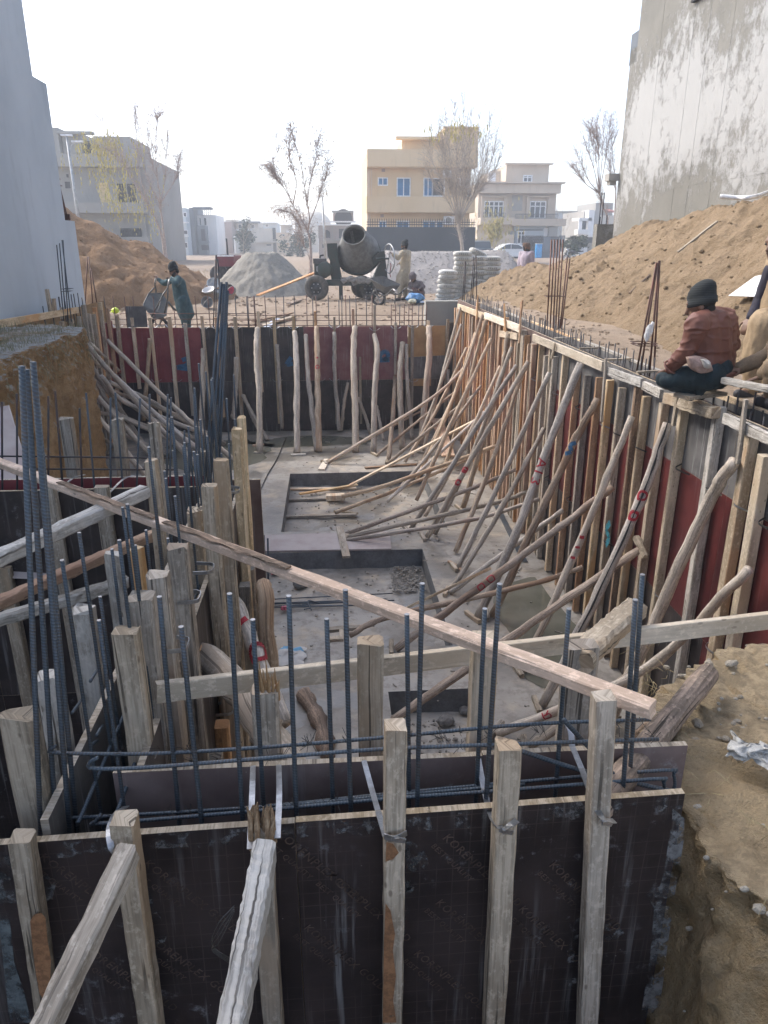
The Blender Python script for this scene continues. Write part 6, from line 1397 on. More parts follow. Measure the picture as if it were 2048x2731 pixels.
# thin saplings and far trees
for (z,x,yb,yt,Y,lab,m,lf,sd) in [('Q',595,450,190,70,'thin leafless sapling before the cream terrace',BARK_G,None,21),('W',1090,800,450,80,'thin leafless sapling beside the pale blue house',BARK_G,None,22)]:
    b=trunk_base(z,x,yb,Y); t=pt(z,x-10,yt,Y=Y); T=[([b,b.lerp(t,.5)+V(.1,0,0),t],.09,.02)]+[([b.lerp(t,.35+.1*i),b.lerp(t,.6+.1*i)+V((-1)**i*.5,0,0),b.lerp(t,.75+.08*i)+V((-1)**i*.8,0,.3)],.035,.01) for i in range(4)]
    tree(lab,b,T,26,m,lf,3,.2,.3,1.2,sd)
b=trunk_base('W',430,860,76); T=[([b,pt('W',420,760,Y=76),pt('W',410,660,Y=76)],.07,.04),([b+V(.6,0,0),pt('W',450,760,Y=76),pt('W',440,640,Y=76)],.05,.03)]
tree('small yellow leaved tree before the beige house',b,T,60,BARK_G,LF_Y,16,.26,.3,1.6,31,None,.1,[('W',400,620,76,130,1.7,.9,.7)])
def bush(label,z,x,y,Y,rx,rz,n,m,seed,name='leafy_tree'):
    rn=random.Random(seed); c=pt(z,x,y,Y=Y); g_=gz(c.x,Y); root=thing(name,label,'tree',(c.x,Y,g_)); tk=MB(); tk.tube([V(c.x,Y,g_-.1),V(c.x+.1,Y,c.z)],[.2,.08],6); obj('trunk',tk,BARK_G,root)
    lf=MB()
    cl=[c+V(rn.gauss(0,rx*.5),rn.gauss(0,rx*.4),rn.gauss(0,rz*.5)) for _ in range(14)]
    for _ in range(n):
        q=rn.choice(cl)+V(rn.gauss(0,rx*.22),rn.gauss(0,rx*.22),rn.gauss(0,rz*.2)); s_=rn.uniform(.12,.3); u=V(rn.uniform(-1,1),rn.uniform(-1,1),rn.uniform(-.5,.5)).normalized()*s_; v=V(rn.uniform(-1,1),rn.uniform(-1,1),rn.uniform(-1,.3)).normalized()*s_; lf.quad(q-u,q-v*.5,q+u,q+v*.7)
    stuff(obj('crown',lf,m,root))
bush('round dark green tree before the cream terrace','Q',610,365,100,1.25,1.6,1100,LF_G,1); bush('dark green tree left of the brick house under construction','Q',1085,390,95,1.3,1.8,1200,LF_G,2); bush('low green bush beyond the soil heap by the white modern house','W',1195,790,70,1.0,.8,900,LF_G,3,'green_bush')

# ================================================================== STREET THINGS
GALV=plain('galvanised',(.42,.43,.43),.45,.5)
SL=thing('street_lamp','grey street lamp post with two bracket heads before the grey house','street lamp',trunk_base('K',500,815,46))
b=trunk_base('K',505,850,46); t=pt('K',420,262,Y=46); mb=MB(); mb.tube([b,b.lerp(t,.6),t],[.10,.08,.06],8); obj('pole',mb,GALV,SL,True)
for (x,y) in ((488,302),(420,262)):
    p=pt('K',x,y,Y=46); mb=MB(); mb.box(p,(.6,.2,.09)); obj('lamp_head',mb,FR_WHITE,SL)
mb=MB(); mb.tube(bez([pt('K',443,400,Y=46),pt('K',450,330,Y=46),pt('K',488,302,Y=46)],8),.035,6); obj('bracket',mb,GALV,SL)
b=trunk_base('L',940,960,60); t=pt('L',918,592,Y=60); mb=MB(); mb.tube([b,t],[.11,.07],8); mb.tube([t,t+V(.0,0,.3)],.05,6); tag(obj('steel_pole',mb,GALV,None,True),'plain slim steel pole before the brick house under construction','pole')
# ---- cars
GL=plain('car_glass',(.03,.04,.05),.08,0,.2,1,0); TY=plain('tyre_rubber',(.03,.03,.032),.85,0,.4,20,.3); CHR=plain('chrome',(.6,.6,.6),.25,.9)
def car(name,label,loc,rz,paint,prof,win,L,Wd,whl,seed=0):
    root=thing(name,label,'car',loc); M=Matrix.Translation(Vector(loc))@Matrix.Rotation(rz,4,'Z')
    def tp(x,y,z): return M@V(x,y,z)
    mb=MB(); rings=[]
    for s_,k in ((-1,.90),(-.92,1.0),(.92,1.0),(1,.90)): rings.append([tp(x*(1 if abs(k-1)<.01 else .985),s_*Wd/2*(1-.10*max(0,(z-.85))/.6),z*(1 if abs(k-1)<.01 else .985)+.01) for x,z in prof])
    mb.loft(rings); obj('body',mb,paint,root,False)
    for sd_ in (-1,1):
        for q in win:
            m2=MB(); m2.v=[tp(x,sd_*(Wd/2*(1-.10*max(0,(z-.85))/.6)+.012),z) for x,z in q]; m2.face(range(len(q)) if sd_<0 else list(range(len(q)))[::-1]); obj('side_window',m2,GL,root)
        for wx in whl:
            m3=MB(); c0=tp(wx,sd_*(Wd/2-.2),.31); c1=tp(wx,sd_*(Wd/2+.02),.31); ax=(c1-c0).normalized(); m3.lathe([(.18,0),(.31,0),(.325,.05),(.325,.17),(.30,.22),(.2,.22)],c0,c1,20); o=obj('wheel',m3,TY,root,True)
            m4=MB(); m4.lathe([(.2,.215),(.19,.19),(.06,.18),(.05,.225),(.0,.225)],c0,c1,12); obj('rim',m4,CHR,o)
    for sy in (-.55,.55):
        m5=MB(); m5.box(tp(-L/2+.10,sy,.68),(.14,.32,.14),rz); obj('headlight',m5,FR_WHITE,root)
        m6=MB(); m6.box(tp(L/2-.06,sy,.85),(.12,.22,.24),rz); obj('tail_light',m6,plain('lamp_red',(.4,.02,.02),.3),root)
    m7=MB(); m7.box(tp(-L/2+.95,Wd/2+.08,.98),(.14,.16,.12),rz); obj('wing_mirror',m7,paint,root); m8=MB(); m8.box(tp(-L/2+.95,-Wd/2-.08,.98),(.14,.16,.12),rz); obj('wing_mirror',m8,paint,root)
    return root
prof=[(-2.15,.28),(-2.18,.6),(-2.0,.78),(-1.25,.92),(-.45,1.42),(.25,1.5),(1.1,1.42),(1.95,1.1),(2.12,.95),(2.15,.35),(2.0,.22),(-2.0,.22)]
win=[[(-1.0,.98),(-.42,1.36),(.1,1.43),(.1,.98)],[(.16,.98),(.16,1.43),(.95,1.36),(1.45,1.06),(1.3,.98)]]
p=pt('W',545,905,Y=80); car('parked_car','white hatchback parked before the beige house',(p.x,80,gz(p.x,80)),0.12,plain('car_white',(.72,.74,.75),.25,0,.05,2,0),prof,win,4.3,1.75,(-1.35,1.35))
prof2=[(-2.2,.35),(-2.25,.8),(-2.1,1.0),(-1.2,1.08),(-.7,1.62),(.2,1.72),(1.9,1.68),(2.15,1.1),(2.2,.4),(2.0,.28),(-2.0,.28)]
win2=[[(-1.0,1.12),(-.65,1.56),(.1,1.62),(.1,1.12)],[(.18,1.12),(.18,1.62),(1.0,1.62),(1.0,1.12)],[(1.08,1.12),(1.08,1.62),(1.75,1.58),(1.95,1.12)]]
p=pt('W',300,890,Y=72); car('parked_car','dark blue grey van parked at the end of the black wall',(p.x,72,gz(p.x,72)),1.35,plain('car_dark',(.03,.045,.06),.3,0,.1,2,0),prof2,win2,4.4,1.85,(-1.4,1.4))
p=pt('Q',435,510,Y=190); car('parked_car','small white car parked far off behind the red trailer',(p.x,190,gz(p.x,190)),.1,plain('car_white2',(.7,.72,.73),.25,0,.05,2,0),prof,win,4.3,1.75,(-1.35,1.35))
# red tractor trailer behind the sand heap
RT=thing('red_trailer','dark red farm trailer half hidden by the sand heap','trailer',trunk_base('Q',440,600,34))
RED=plain('trailer_red',(.16,.025,.035),.6,0,.3,4); a=pt('Q',372,522,Y=34); b=pt('Q',520,522,Y=34); g_=gz(a.x,34)
mb=MB(); zt2=a.z; zb2=pt('Q',372,590,Y=34).z
for (x0,x1,y0,y1) in ((a.x,b.x,34,34.06),(a.x,b.x,36.9,36.96),(a.x,a.x+.06,34.06,36.9),(b.x-.06,b.x,34.06,36.9)): mb.box(((x0+x1)/2,(y0+y1)/2,(zt2+zb2)/2),(x1-x0,y1-y0,zt2-zb2))
obj('side_boards',mb,RED,RT); mb=MB(); mb.box(((a.x+b.x)/2,35.48,zb2-.04),(b.x-a.x+.1,3,.1)); obj('bed',mb,RED,RT); mb=MB(); mb.box(((a.x+b.x)/2,33.98,zt2+.02),(b.x-a.x,.05,.06)); obj('top_rim',mb,FR_WHITE,RT)
for x in (a.x+.7,b.x-.7):
    for y in (34.2,36.7):
        mb=MB(); mb.lathe([(.1,0),(.36,0),(.4,.06),(.4,.16),(.36,.22),(.1,.22)],(x,y-.11,g_+.4),(x,y+1,g_+.4),16); obj('wheel',mb,TY,RT,True)
mb=MB(); p=pt('Q',460,370,Y=34.2); mb.tube([V(p.x,34.2,zb2),p],[.05,.03],6); obj('upright_post',mb,IRON,RT)
# blue cabinet by the gate, blue drum
p=pt('W',853,835,Y=82); BC=thing('blue_cabinet','bright blue cabinet standing before the black gate','cabinet',(p.x,82,gz(p.x,82)))
BLUE=plain('cabinet_blue',(.03,.28,.62),.5); g_=gz(p.x,82); zt2=pt('W',853,797,Y=82).z
mb=MB(); mb.box((p.x,82,(g_+zt2)/2),(.62,.5,zt2-g_)); obj('body',mb,BLUE,BC); mb=MB(); mb.box((p.x,81.73,(g_+zt2)/2),(.5,.04,zt2-g_-.3)); obj('door',mb,plain('cabinet_blue2',(.04,.33,.68),.5),BC); mb=MB(); mb.box((p.x,82,zt2+.03),(.68,.56,.06)); obj('lid',mb,FR_WHITE,BC)
p=pt('Q',538,500,Y=140); BD=thing('blue_drum','blue plastic drum far off beside the sand heap','drum',(p.x,140,gz(p.x,140))); mb=MB(); g_=gz(p.x,140); mb.lathe([(0,0),(.42,0),(.46,.3),(.43,.35),(.46,.4),(.46,1.0),(.40,1.1),(.2,1.12),(0,1.12)],(p.x,140,g_),(p.x,140,g_+1),16); obj('body',mb,BLUE,BD,True); mb=MB(); mb.lathe([(.2,1.12),(.2,1.17),(0,1.18)],(p.x,140,g_),(p.x,140,g_+1),12); obj('lid',mb,FR_WHITE,BD)
# motorcycle and sacks beyond the heap
def motorcycle():
    c=pt('W',1195,850,Y=60); g_=gz(c.x,60); root=thing('motorcycle','dark motorcycle standing beyond the crest of the long soil heap','motorcycle',(c.x,60.0,g_))
    for dx in (-.6,.6):
        mb=MB(); P=[V(c.x+dx+.28*math.cos(t),60.0,g_+.3+.28*math.sin(t)) for t in [2*math.pi*i/16 for i in range(17)]]; mb.tube(P,.045,6); w_=obj('wheel',mb,TY,root,True)
        mb=MB()
        for i in range(6): mb.tube([V(c.x+dx,60.0,g_+.3),V(c.x+dx+.27*math.cos(i*1.05),60.0,g_+.3+.27*math.sin(i*1.05))],.006,4)
        obj('spokes',mb,CHR,w_)
    mb=MB(); mb.ell((c.x-.12,60.0,g_+.78),(.26,.13,.13)); obj('fuel_tank',mb,plain('tank_dark',(.06,.05,.05),.3),root,True)
    mb=MB(); mb.beam((c.x+.1,60.0,g_+.78),(c.x+.72,60.0,g_+.84),.22,.09,(0,0,1),3,0,.02); obj('seat',mb,TY,root)
    mb=MB(); mb.tube([V(c.x-.6,60.0,g_+.3),V(c.x-.42,60.0,g_+.95)],.03,6); mb.tube([V(c.x-.42,59.7,g_+1.02),V(c.x-.42,60.3,g_+1.02)],.018,6); obj('handlebar',mb,CHR,root)
    mb=MB(); mb.box((c.x,60.0,g_+.42),(.36,.22,.3)); mb.tube([V(c.x,59.9,g_+.3),V(c.x+.75,59.85,g_+.35)],.04,6); obj('engine',mb,GALV,root)
    mb=MB(); mb.ell((c.x-.55,60.0,g_+.92),(.1,.1,.1)); obj('headlight',mb,CHR,root)
motorcycle()

# ================================================================== MACHINES AND STORES
MGREEN=plain('mixer_green',(.025,.045,.038),.6,0,.5,8,.3,(.05,.05,.045)); MDRUM=plain('mixer_drum',(.15,.15,.14),.7,.1,.3,7,.35,(.09,.09,.085)); CEMD=plain('cement_crust',(.30,.29,.27),.95,0,.3,12,.6)
MY=25.0
vp=lambda x,y,dy=0: pt('V',x,y,Y=MY+dy)
MX=thing('concrete_mixer','dark green towed concrete mixer with a tilting grey drum and hand wheel','concrete mixer',V(vp(640,1000).x,MY,gz(vp(640,1000).x,MY)))
gm=gz(vp(640,1000).x,MY)
ax=V(-.16,-.72,.52).normalized(); c0=vp(715,425,.25); u=.68
mb=MB(); mb.lathe([(.05,-.72),(.38,-.70),(.60,-.42),(u,-.25),(u+.012,-.16),(u,-.12),(u,.08),(u-.03,.16),(.42,.72),(.35,.80),(.345,.86),(.375,.875),(.375,.90),(.335,.90),(.33,.80),(.40,.70),(.62,.16),(.62,-.2),(.3,-.6),(.02,-.62)],c0,c0+ax,32); dr=obj('drum',mb,MDRUM,MX,True)
mb=MB(); mb.lathe([(u+.01,-.20),(u+.05,-.19),(u+.05,-.13),(u+.01,-.12)],c0,c0+ax,32); obj('ring_gear',mb,MGREEN,dr)
mb=MB()
for i in range(3):
    a=i*2.1; e1=ax.orthogonal().normalized(); e2=ax.cross(e1); d=e1*math.cos(a)+e2*math.sin(a); mb.beam(c0+ax*-.3+d*.6,c0+ax*.6+d*.38,.10,.012,d)
obj('mixing_blade',mb,CEMD,dr)
def bx(root,name,m,x0,y0,x1,y1,dy0,dy1):
    a=vp(x0,y0,dy0); b=vp(x1,y1,dy0); mb=MB(); mb.box(((a.x+b.x)/2,MY+(dy0+dy1)/2,(a.z+b.z)/2),(b.x-a.x,dy1-dy0,a.z-b.z)); return obj(name,mb,m,root)
bx(MX,'chassis_beam',MGREEN,320,765,1000,838,-.35,-.22); bx(MX,'chassis_beam',MGREEN,320,765,1000,838,.62,.75); bx(MX,'cross_member',MGREEN,480,770,560,835,-.21,.61); bx(MX,'cross_member',MGREEN,860,770,930,835,-.21,.61)
# towers
def tower(pts,dy,w_,name,m=MGREEN):
    mb=MB(); P=[vp(x,y,dy) for x,y in pts]; n=len(P); mb.v=P+[p+V(0,w_,0) for p in P]; mb.face(range(n)); mb.face(list(range(n,2*n))[::-1])
    for i in range(n): j=(i+1)%n; mb.face((i,i+n,j+n,j))
    return obj(name,mb,m,MX)
tower([(330,320),(455,315),(470,500),(520,765),(385,765),(378,560),(340,470)],-.18,.9,'left_frame'); tower([(345,345),(420,345),(420,470),(360,480)],-.24,.06,'gear_cover'); tower([(950,420),(1040,410),(1055,560),(1080,765),(900,765),(985,560)],-.1,.75,'right_frame'); tower([(1000,540),(1040,545),(940,710),(915,700)],-.2,.1,'stay_bar')
tower([(880,500),(985,430),(995,530),(905,590)],-.25,.15,'tilt_bracket')
bx(MX,'engine_block',MGREEN,172,570,330,745,-.3,.3); bx(MX,'engine_tank',plain('engine_tank',(.10,.10,.105),.6,.2),160,505,325,568,-.32,.32); bx(MX,'engine_panel',GALV,200,600,250,665,-.33,-.29)
mb=MB(); p=vp(300,640,-.4); mb.lathe([(.02,0),(.2,0),(.24,.03),(.24,.1),(.2,.12),(.02,.12)],p,p+V(.2,1,0),18); obj('flywheel',mb,MGREEN,MX,True)
mb=MB(); mb.tube([vp(330,540,-.3),vp(385,720,-.3)],.02,6); mb.tube([vp(375,545,-.3),vp(390,730,-.3)],.02,6); obj('drive_belt',mb,TY,MX)
mb=MB(); mb.tube([vp(245,500,0),vp(250,470,0),vp(290,462,0)],.03,6); obj('exhaust',mb,IRON,MX)
def tyre(x,y,dy,r,yw,name='wheel'):
    c=vp(x,y,dy); c=V(c.x,c.y,gm+r-.02); mb=MB(); a=c-V(yw,1,0).normalized()*.1; t=V(yw,1,0).normalized()
    mb.lathe([(r*.52,.02),(r*.62,-.01),(r*.9,0),(r*.98,.03),(r,.07),(r,.14),(r*.97,.18),(r*.9,.2),(r*.55,.19)],a,a+t,28); o=obj(name,mb,plain('tyre_dusty',(.10,.095,.085),.95,0,.4,12,.4),MX,True)
    m2=MB(); m2.lathe([(r*.56,.03),(r*.5,.05),(r*.42,.03),(r*.30,.045),(r*.28,.0),(.03,-.01),(0,-.01)],a,a+t,20); obj('rim',m2,plain('rim_dark',(.06,.065,.07),.7,.2,.4,12),o,True)
    m3=MB()
    for i in range(6):
        e=V(-t.y,t.x,0); q=a+t*.03+(e*math.cos(i*1.047)+V(0,0,1)*math.sin(i*1.047))*r*.36; m3.lathe([(.018,-.03),(.018,.01)],q,q+t,6,True)
    obj('lug_nut',m3,GALV,o)
tyre(205,875,-.35,.385,.25); tyre(760,930,.75,.36,.1); tyre(855,900,-.15,.34,.7)
bx(MX,'support_leg',MGREEN,478,838,528,1010,-.3,-.15); bx(MX,'support_leg',MGREEN,690,838,735,960,.5,.62)
mb=MB(); c=vp(1093,505,-.35); n_=V(1,.35,0).normalized(); e=V(-n_.y,n_.x,0); R_=.435
P=[c+(e*math.cos(t)+V(0,0,1)*math.sin(t))*R_ for t in [2*math.pi*i/36 for i in range(37)]]; mb.tube(P,.02,7); hw=obj('hand_wheel',mb,GALV,MX,True)
mb=MB()
for i in range(4): mb.tube([c,c+(e*math.cos(i*math.pi/2+.4)+V(0,0,1)*math.sin(i*math.pi/2+.4))*R_],.014,5)
obj('spoke',mb,GALV,hw); mb=MB(); mb.tube([c,c-n_*.45],.03,8); obj('wheel_shaft',mb,MGREEN,MX)
mb=MB(); mb.tube(bez([vp(1105,560,-.4),vp(1118,590,-.4),vp(1105,680,-.4),vp(1115,735,-.4)],10),.013,5); obj('pull_cord',mb,plain('rope_red',(.25,.06,.05),.9),MX)
tower([(525,590),(600,595),(690,655),(640,668),(525,662)],.7,.03,'blue_plate',BLUE)
mb=MB(); rn=random.Random(3)
for i in range(30): p=vp(rn.uniform(520,880),rn.uniform(745,790),-.38); mb.ell(p,(rn.uniform(.05,.12),.05,rn.uniform(.03,.08)),7,5)
obj('cement_crust',mb,CEMD,MX,True)
tower([(500,735),(800,735),(820,770),(650,845),(620,775),(510,790)],-.36,.02,'crusted_apron',CEMD)

# wheelbarrows
WBM=plain('barrow_steel',(.09,.092,.09),.55,.3,.4,9,.2,(.15,.145,.13)); TUBE=plain('barrow_tube',(.13,.13,.125),.5,.5)
def plate(root,name,pts,m,th=.012):
    mb=MB(); a,b,c,*_=pts; n=(Vector(b)-Vector(a)).cross(Vector(c)-Vector(a)).normalized()*th; k=len(pts); mb.v=[Vector(p) for p in pts]+[Vector(p)+n for p in pts]; mb.face(range(k)[::-1]); mb.face(range(k,2*k))
    for i in range(k): j=(i+1)%k; mb.face((i,j,j+k,i+k))
    return obj(name,mb,m,root)
def barrow(label,rim,bot,handles,legs,wheel,rad,waxis,sup):
    root=thing('wheelbarrow',label,'wheelbarrow',wheel-V(0,0,rad)); T=None
    mb=MB(); n=8
    def ring(q,k=0): return [q[i].lerp(q[(i+1)%4],f) for i in range(4) for f in (.06,.5,.94)]
    r0=ring(bot); r1=ring(rim); cen=sum(rim,Vector())/4; r2=[p.lerp(cen,.03) for p in r1]; cb=sum(bot,Vector())/4; up=(cen-cb).normalized(); r3=[p.lerp(cb,.06)+up*.015 for p in r0]
    mb.loft([[p.lerp(cb,1-.01)+V(0,0,0) for p in r0],r0,r1,r2,r3,[p.lerp(cb,.99)+up*.015 for p in r3]],False); tr=obj('tray',mb,WBM,root)
    m2=MB(); m2.tube(r1+[r1[0]],.014,6); obj('rim',m2,TUBE,tr,True)
    for h in handles:
        m3=MB(); m3.tube(bez(h,12),.020,7); o=obj('handle',m3,TUBE,root,True); m4=MB(); t=(h[-1]-h[-2]).normalized(); m4.tube([h[-1]-t*.16,h[-1]],.026,8); obj('grip',m4,plain('grip_worn',(.5,.48,.46),.4,.4),o,True)
    for l in legs: m5=MB(); m5.tube(bez(l,8),.018,6); obj('leg',m5,TUBE,root,True)
    for l in sup: m6=MB(); m6.tube(l,.016,6); obj('brace',m6,TUBE,root,True)
    t=waxis.normalized(); e=t.cross(V(0,0,1)).normalized(); f=t.cross(e)
    m7=MB(); m7.tube([wheel+(e*math.cos(a)+f*math.sin(a))*rad for a in [2*math.pi*i/24 for i in range(25)]],.04,8); w_=obj('wheel',m7,TY,root,True)
    m8=MB()
    for i in range(5): m8.tube([wheel,wheel+(e*math.cos(i*1.257)+f*math.sin(i*1.257))*rad],.014,5)
    m8.tube([wheel-t*.1,wheel+t*.1],.02,6); obj('spoke',m8,GALV,w_); return root
BY=22.6
bp=lambda x,y,dy=0: pt('V',x,y,Y=BY+dy)
g_=gz(bp(1000,1080).x,BY)
wh=bp(965,990,.1); wh.z=g_+.2
barrow('grey steel wheelbarrow standing empty before the mixer',[bp(845,748,.15),bp(1010,722,.55),bp(1240,828,.4),bp(1042,850,-.15)],[bp(925,860,.2),bp(1010,850,.5),bp(1170,925,.35),bp(1035,950,0)],
 [[bp(900,900,.2),bp(1040,960,-.05),bp(1140,880,-.2),bp(1198,918,-.3)],[bp(1010,900,.5),bp(1200,945,.35),bp(1305,868,.25),bp(1382,900,.2)]],
 [[bp(1050,950,-.05),V(bp(1040,1110,-.05).x,BY-.05,g_)],[bp(1175,930,.3),V(bp(1165,1100,.3).x,BY+.3,g_)]],wh,.2,V(.55,1,0),[[wh,bp(1040,950,-.05)],[wh,bp(925,870,.1)]])
HY=18.75
hp=lambda x,y,dy=0: pt('H',x,y,Y=HY+dy)
wh=hp(230,960,-.05); wh.z=gz(wh.x,HY)+.2
barrow('black wheelbarrow tipped up on its nose by the man in teal',[hp(285,530,.35),hp(85,532,.3),hp(5,700,-.25),hp(180,905,-.3)],[hp(358,640,.25),hp(300,720,.2),hp(250,800,-.1),hp(330,850,-.15)],
 [[hp(300,830,-.05),hp(345,600,-.2),hp(350,440,-.15),hp(378,330,-.1)],[hp(110,640,.4),hp(185,520,.4),hp(170,400,.35),hp(193,290,.3)]],[[hp(350,650,-.1),hp(470,775,-.1)],[hp(360,640,.2),hp(430,760,.25)]],wh,.19,V(.2,1,0),[[hp(125,860,-.3),hp(285,545,-.25),hp(350,450,-.2)],[hp(85,535,.3),hp(165,450,.33)],[wh,hp(300,830,-.05)]])

# cement sacks
def bagmesh():
    mb=MB(); n=20; m=9; L,W_,H=.575,.38,.175
    def sg(v,p): return math.copysign(abs(v)**p,v)
    rings=[]
    for i in range(m+1):
        ph=-math.pi/2+math.pi*(i+.02)/(m+.04); r=[]
        for j in range(n):
            t=2*math.pi*j/n; x=sg(math.cos(t),.35)*sg(math.cos(ph),.35)*L/2; y=sg(math.sin(t),.45)*sg(math.cos(ph),.55)*W_/2; z=sg(math.sin(ph),.6)*H/2*(1-.3*(abs(x)/(L/2))**4)
            r.append(V(x,y,z+.008*fbm((x*9,y*9,z*9))))
        rings.append(r)
    mb.loft(rings); return mb
SACK=plain('cement_sack',(.52,.51,.465),.85,0,.18,9,.25); SACKW=plain('cement_sack_white',(.66,.65,.61),.85,0,.1,9,.2); SPRINT=plain('sack_stamp',(.27,.27,.255),.8)
bm1=bagmesh().mesh('sack',SACK,True); bm2=bagmesh().mesh('sack_white',SACKW,True)
sm_=MB()
for k in range(5): sm_.box((-.12+.06*k,-.193,.0),(.035,.006,.045))
sm_.box((0,-.19,.038),(.36,.004,.006)); sm_.box((0,-.19,-.038),(.36,.004,.006))
stampm=sm_.mesh('stamp',SPRINT)
SY=23.7; rn=random.Random(17)
def sack(x,y,z,rz,ry,me,label,grp):
    o=thing('cement_sack',label,'cement sack',(x,y,z),grp); o.rotation_euler=(0,ry,rz); b=bpy.data.objects.new('bag',me); COL.objects.link(b); b.parent=o; s=bpy.data.objects.new('stamp',stampm); COL.objects.link(s); s.parent=b
cols=[(750,1078,640,7,'left column of the cement stack'),(965,1085,375,11,'second column of the cement stack'),(1170,1075,440,10,'third column of the cement stack'),(1365,1070,445,10,'column of the cement stack next to the soil heap')]
for ci,(xc,yb,yt,n,nm) in enumerate(cols):
    b=pt('I',xc,yb,Y=SY); t=pt('I',xc,yt,Y=SY); gb=gz(b.x,SY)+.075; hstep=(t.z-.08-gb)/(n-1)
    for k in range(n):
        top=(k==n-1); nm2=['shortest cement column','tallest cement column','cement column under the tilted sack','cement column touching the soil heap'][ci]
        lab=('white topped sack on the shortest cement column' if ci==0 else 'topmost sack of the tallest cement column') if top and ci<2 else 'grey printed sack, %s from the ground in the %s'%(WORDS[k],nm2)
        sack(b.x+rn.uniform(-.03,.03)-(.06 if (ci==0 and k<2) else 0),SY+rn.uniform(-.04,.04),gb+hstep*k,rn.uniform(-.08,.08),rn.uniform(-.03,.03),bm2 if (top and ci==0) else bm1,lab,'cement sacks of the stack')
    # second row behind
t=pt('I',1215,400,Y=SY); sack(t.x,SY+.1,t.z,.05,.42,bm1,'loose cement sack lying tilted across the top of the stack',None)
mb=MB(); p=pt('I',800,1085,Y=SY-.3); mb.box((p.x+.6,SY-.05,gz(p.x,SY)+.0),(2.7,.7,.05)); tag(obj('pallet_board',mb,W_PALE),'pale boards under the cement stack','board')

# small things by the far form
def lumps(name,z,x0,y0,x1,y1,Y,m,label,cat,n=9,seed=1):
    a=pt(z,x0,y0,Y=Y); b=pt(z,x1,y1,Y=Y); rn=random.Random(seed); mb=MB(); c=(a+b)/2; w_=abs(b.x-a.x)/2; h_=abs(a.z-b.z)/2; bm=bmesh.new(); bmesh.ops.create_icosphere(bm,subdivisions=4,radius=1)
    for v in bm.verts:
        k=1+.22*fbm(v.co*1.5+V(seed,0,0),4)+.07*abs(fbm(v.co*5+V(0,seed,0),3)); v.co=V(v.co.x*w_*k,v.co.y*max(.22,w_*.7)*k,v.co.z*h_*k)
    me=bpy.data.meshes.new(name); bm.to_mesh(me); bm.free(); me.materials.append(m); me.polygons.foreach_set('use_smooth',[True]*len(me.polygons)); return tag(put(name,me,None,c),label,cat)
TARP=plain('blue_plastic',(.10,.27,.52),.4,0,.25,10,.4)
lumps('plastic_bundle','V',1310,925,1520,1050,22.9,TARP,'crumpled bright blue plastic bundle beside the wheelbarrow','plastic bundle',9,2)
lumps('plastic_bundle','V',1330,1000,1430,1055,22.6,plain('pale_bag',(.5,.5,.38),.8,0,.3,14,.3),'small pale yellow bag under the blue plastic bundle','bag',9,5)
mb=MB(); a=pt('V',1400,1060,Z=gz(1.2,22)+.03); mb.grid(lambda u,v:(a.x+u,a.y-.2+v,gz(a.x+u,a.y+v)+.03+.03*fbm((u*6,v*6,2))),lines(0,1.3,.12),lines(-.3,.5,.12)); tag(obj('plastic_sheet',mb,plain('blue_grey_sheet',(.30,.36,.45),.5,0,.3,6,.3),None,True),'pale blue plastic sheet spread by the concrete wall stub','plastic sheet')
def bucket(z,x,y,Y,r,h,axis,m,label,inner=None):
    c=pt(z,x,y,Y=Y); g_=gz(c.x,Y); root=thing('bucket',label,'bucket',(c.x,Y,g_)); a=Vector(axis).normalized(); c.z=max(c.z,g_+r*.75)
    mb=MB(); mb.lathe([(.01,-h),(r*.72,-h),(r,0),(r*1.06,.0),(r*1.06,.015),(r*.96,.01),(r*.70,-h+.02),(.01,-h+.02)],c,c+a,22); obj('body',mb,m,root,True); e=a.orthogonal().normalized(); f=a.cross(e)
    m2=MB(); m2.tube([c+(e*math.cos(t)*1.0)*r+a*math.sin(t)*r*.9 for t in [math.pi*i/10 for i in range(11)]],.008,5); obj('handle',m2,GALV,root)
    if inner: m3=MB(); m3.lathe([(r*.8,-h*.6),(.01,-h*.6)],c,c+a,18); obj('contents',m3,inner,root)
bucket('H',890,650,22.2,.16,.22,(-.1,-1,.25),plain('pan_grey',(.22,.23,.24),.5,.4),'grey steel bucket lying on its side near the sand heap')
bucket('H',1205,480,24.0,.155,.22,(-.35,-1,.15),plain('pan_dark',(.16,.15,.15),.5,.4),'steel bucket with a red lining lying beside the sand heap',plain('red_lining',(.6,.06,.12),.6))
bucket('H',1040,500,24.2,.15,.22,(.1,-.3,1),plain('pan_light',(.38,.39,.39),.5,.4),'upright pale steel bucket beside the sand heap')
bucket('H',980,390,25.0,.2,.1,(.1,-1,.9),plain('pan_round',(.34,.37,.38),.5,.3),'shallow round mortar pan propped on the sand heap')
bucket('H',915,480,24.3,.2,.08,(-.2,-.4,1),plain('pan_white',(.55,.55,.54),.5,.3),'shallow white mortar pan lying by the sand heap')
p=pt('A',728,185,Y=18.2); hm=thing('safety_helmet','fluorescent yellow helmet lying behind the far form','helmet',(p.x,18.2,p.z-.1)); mb=MB(); mb.ell(p,(.085,.10,.07),14,8); obj('shell',mb,plain('helmet_yellow',(.62,.75,.03),.4),hm,True); mb=MB(); mb.lathe([(.085,0),(.115,-.005),(.115,.005),(.085,.01)],p-V(0,0,.03),p+V(0,0,1),16); obj('brim',mb,plain('helmet_yellow2',(.62,.75,.03),.4),hm)
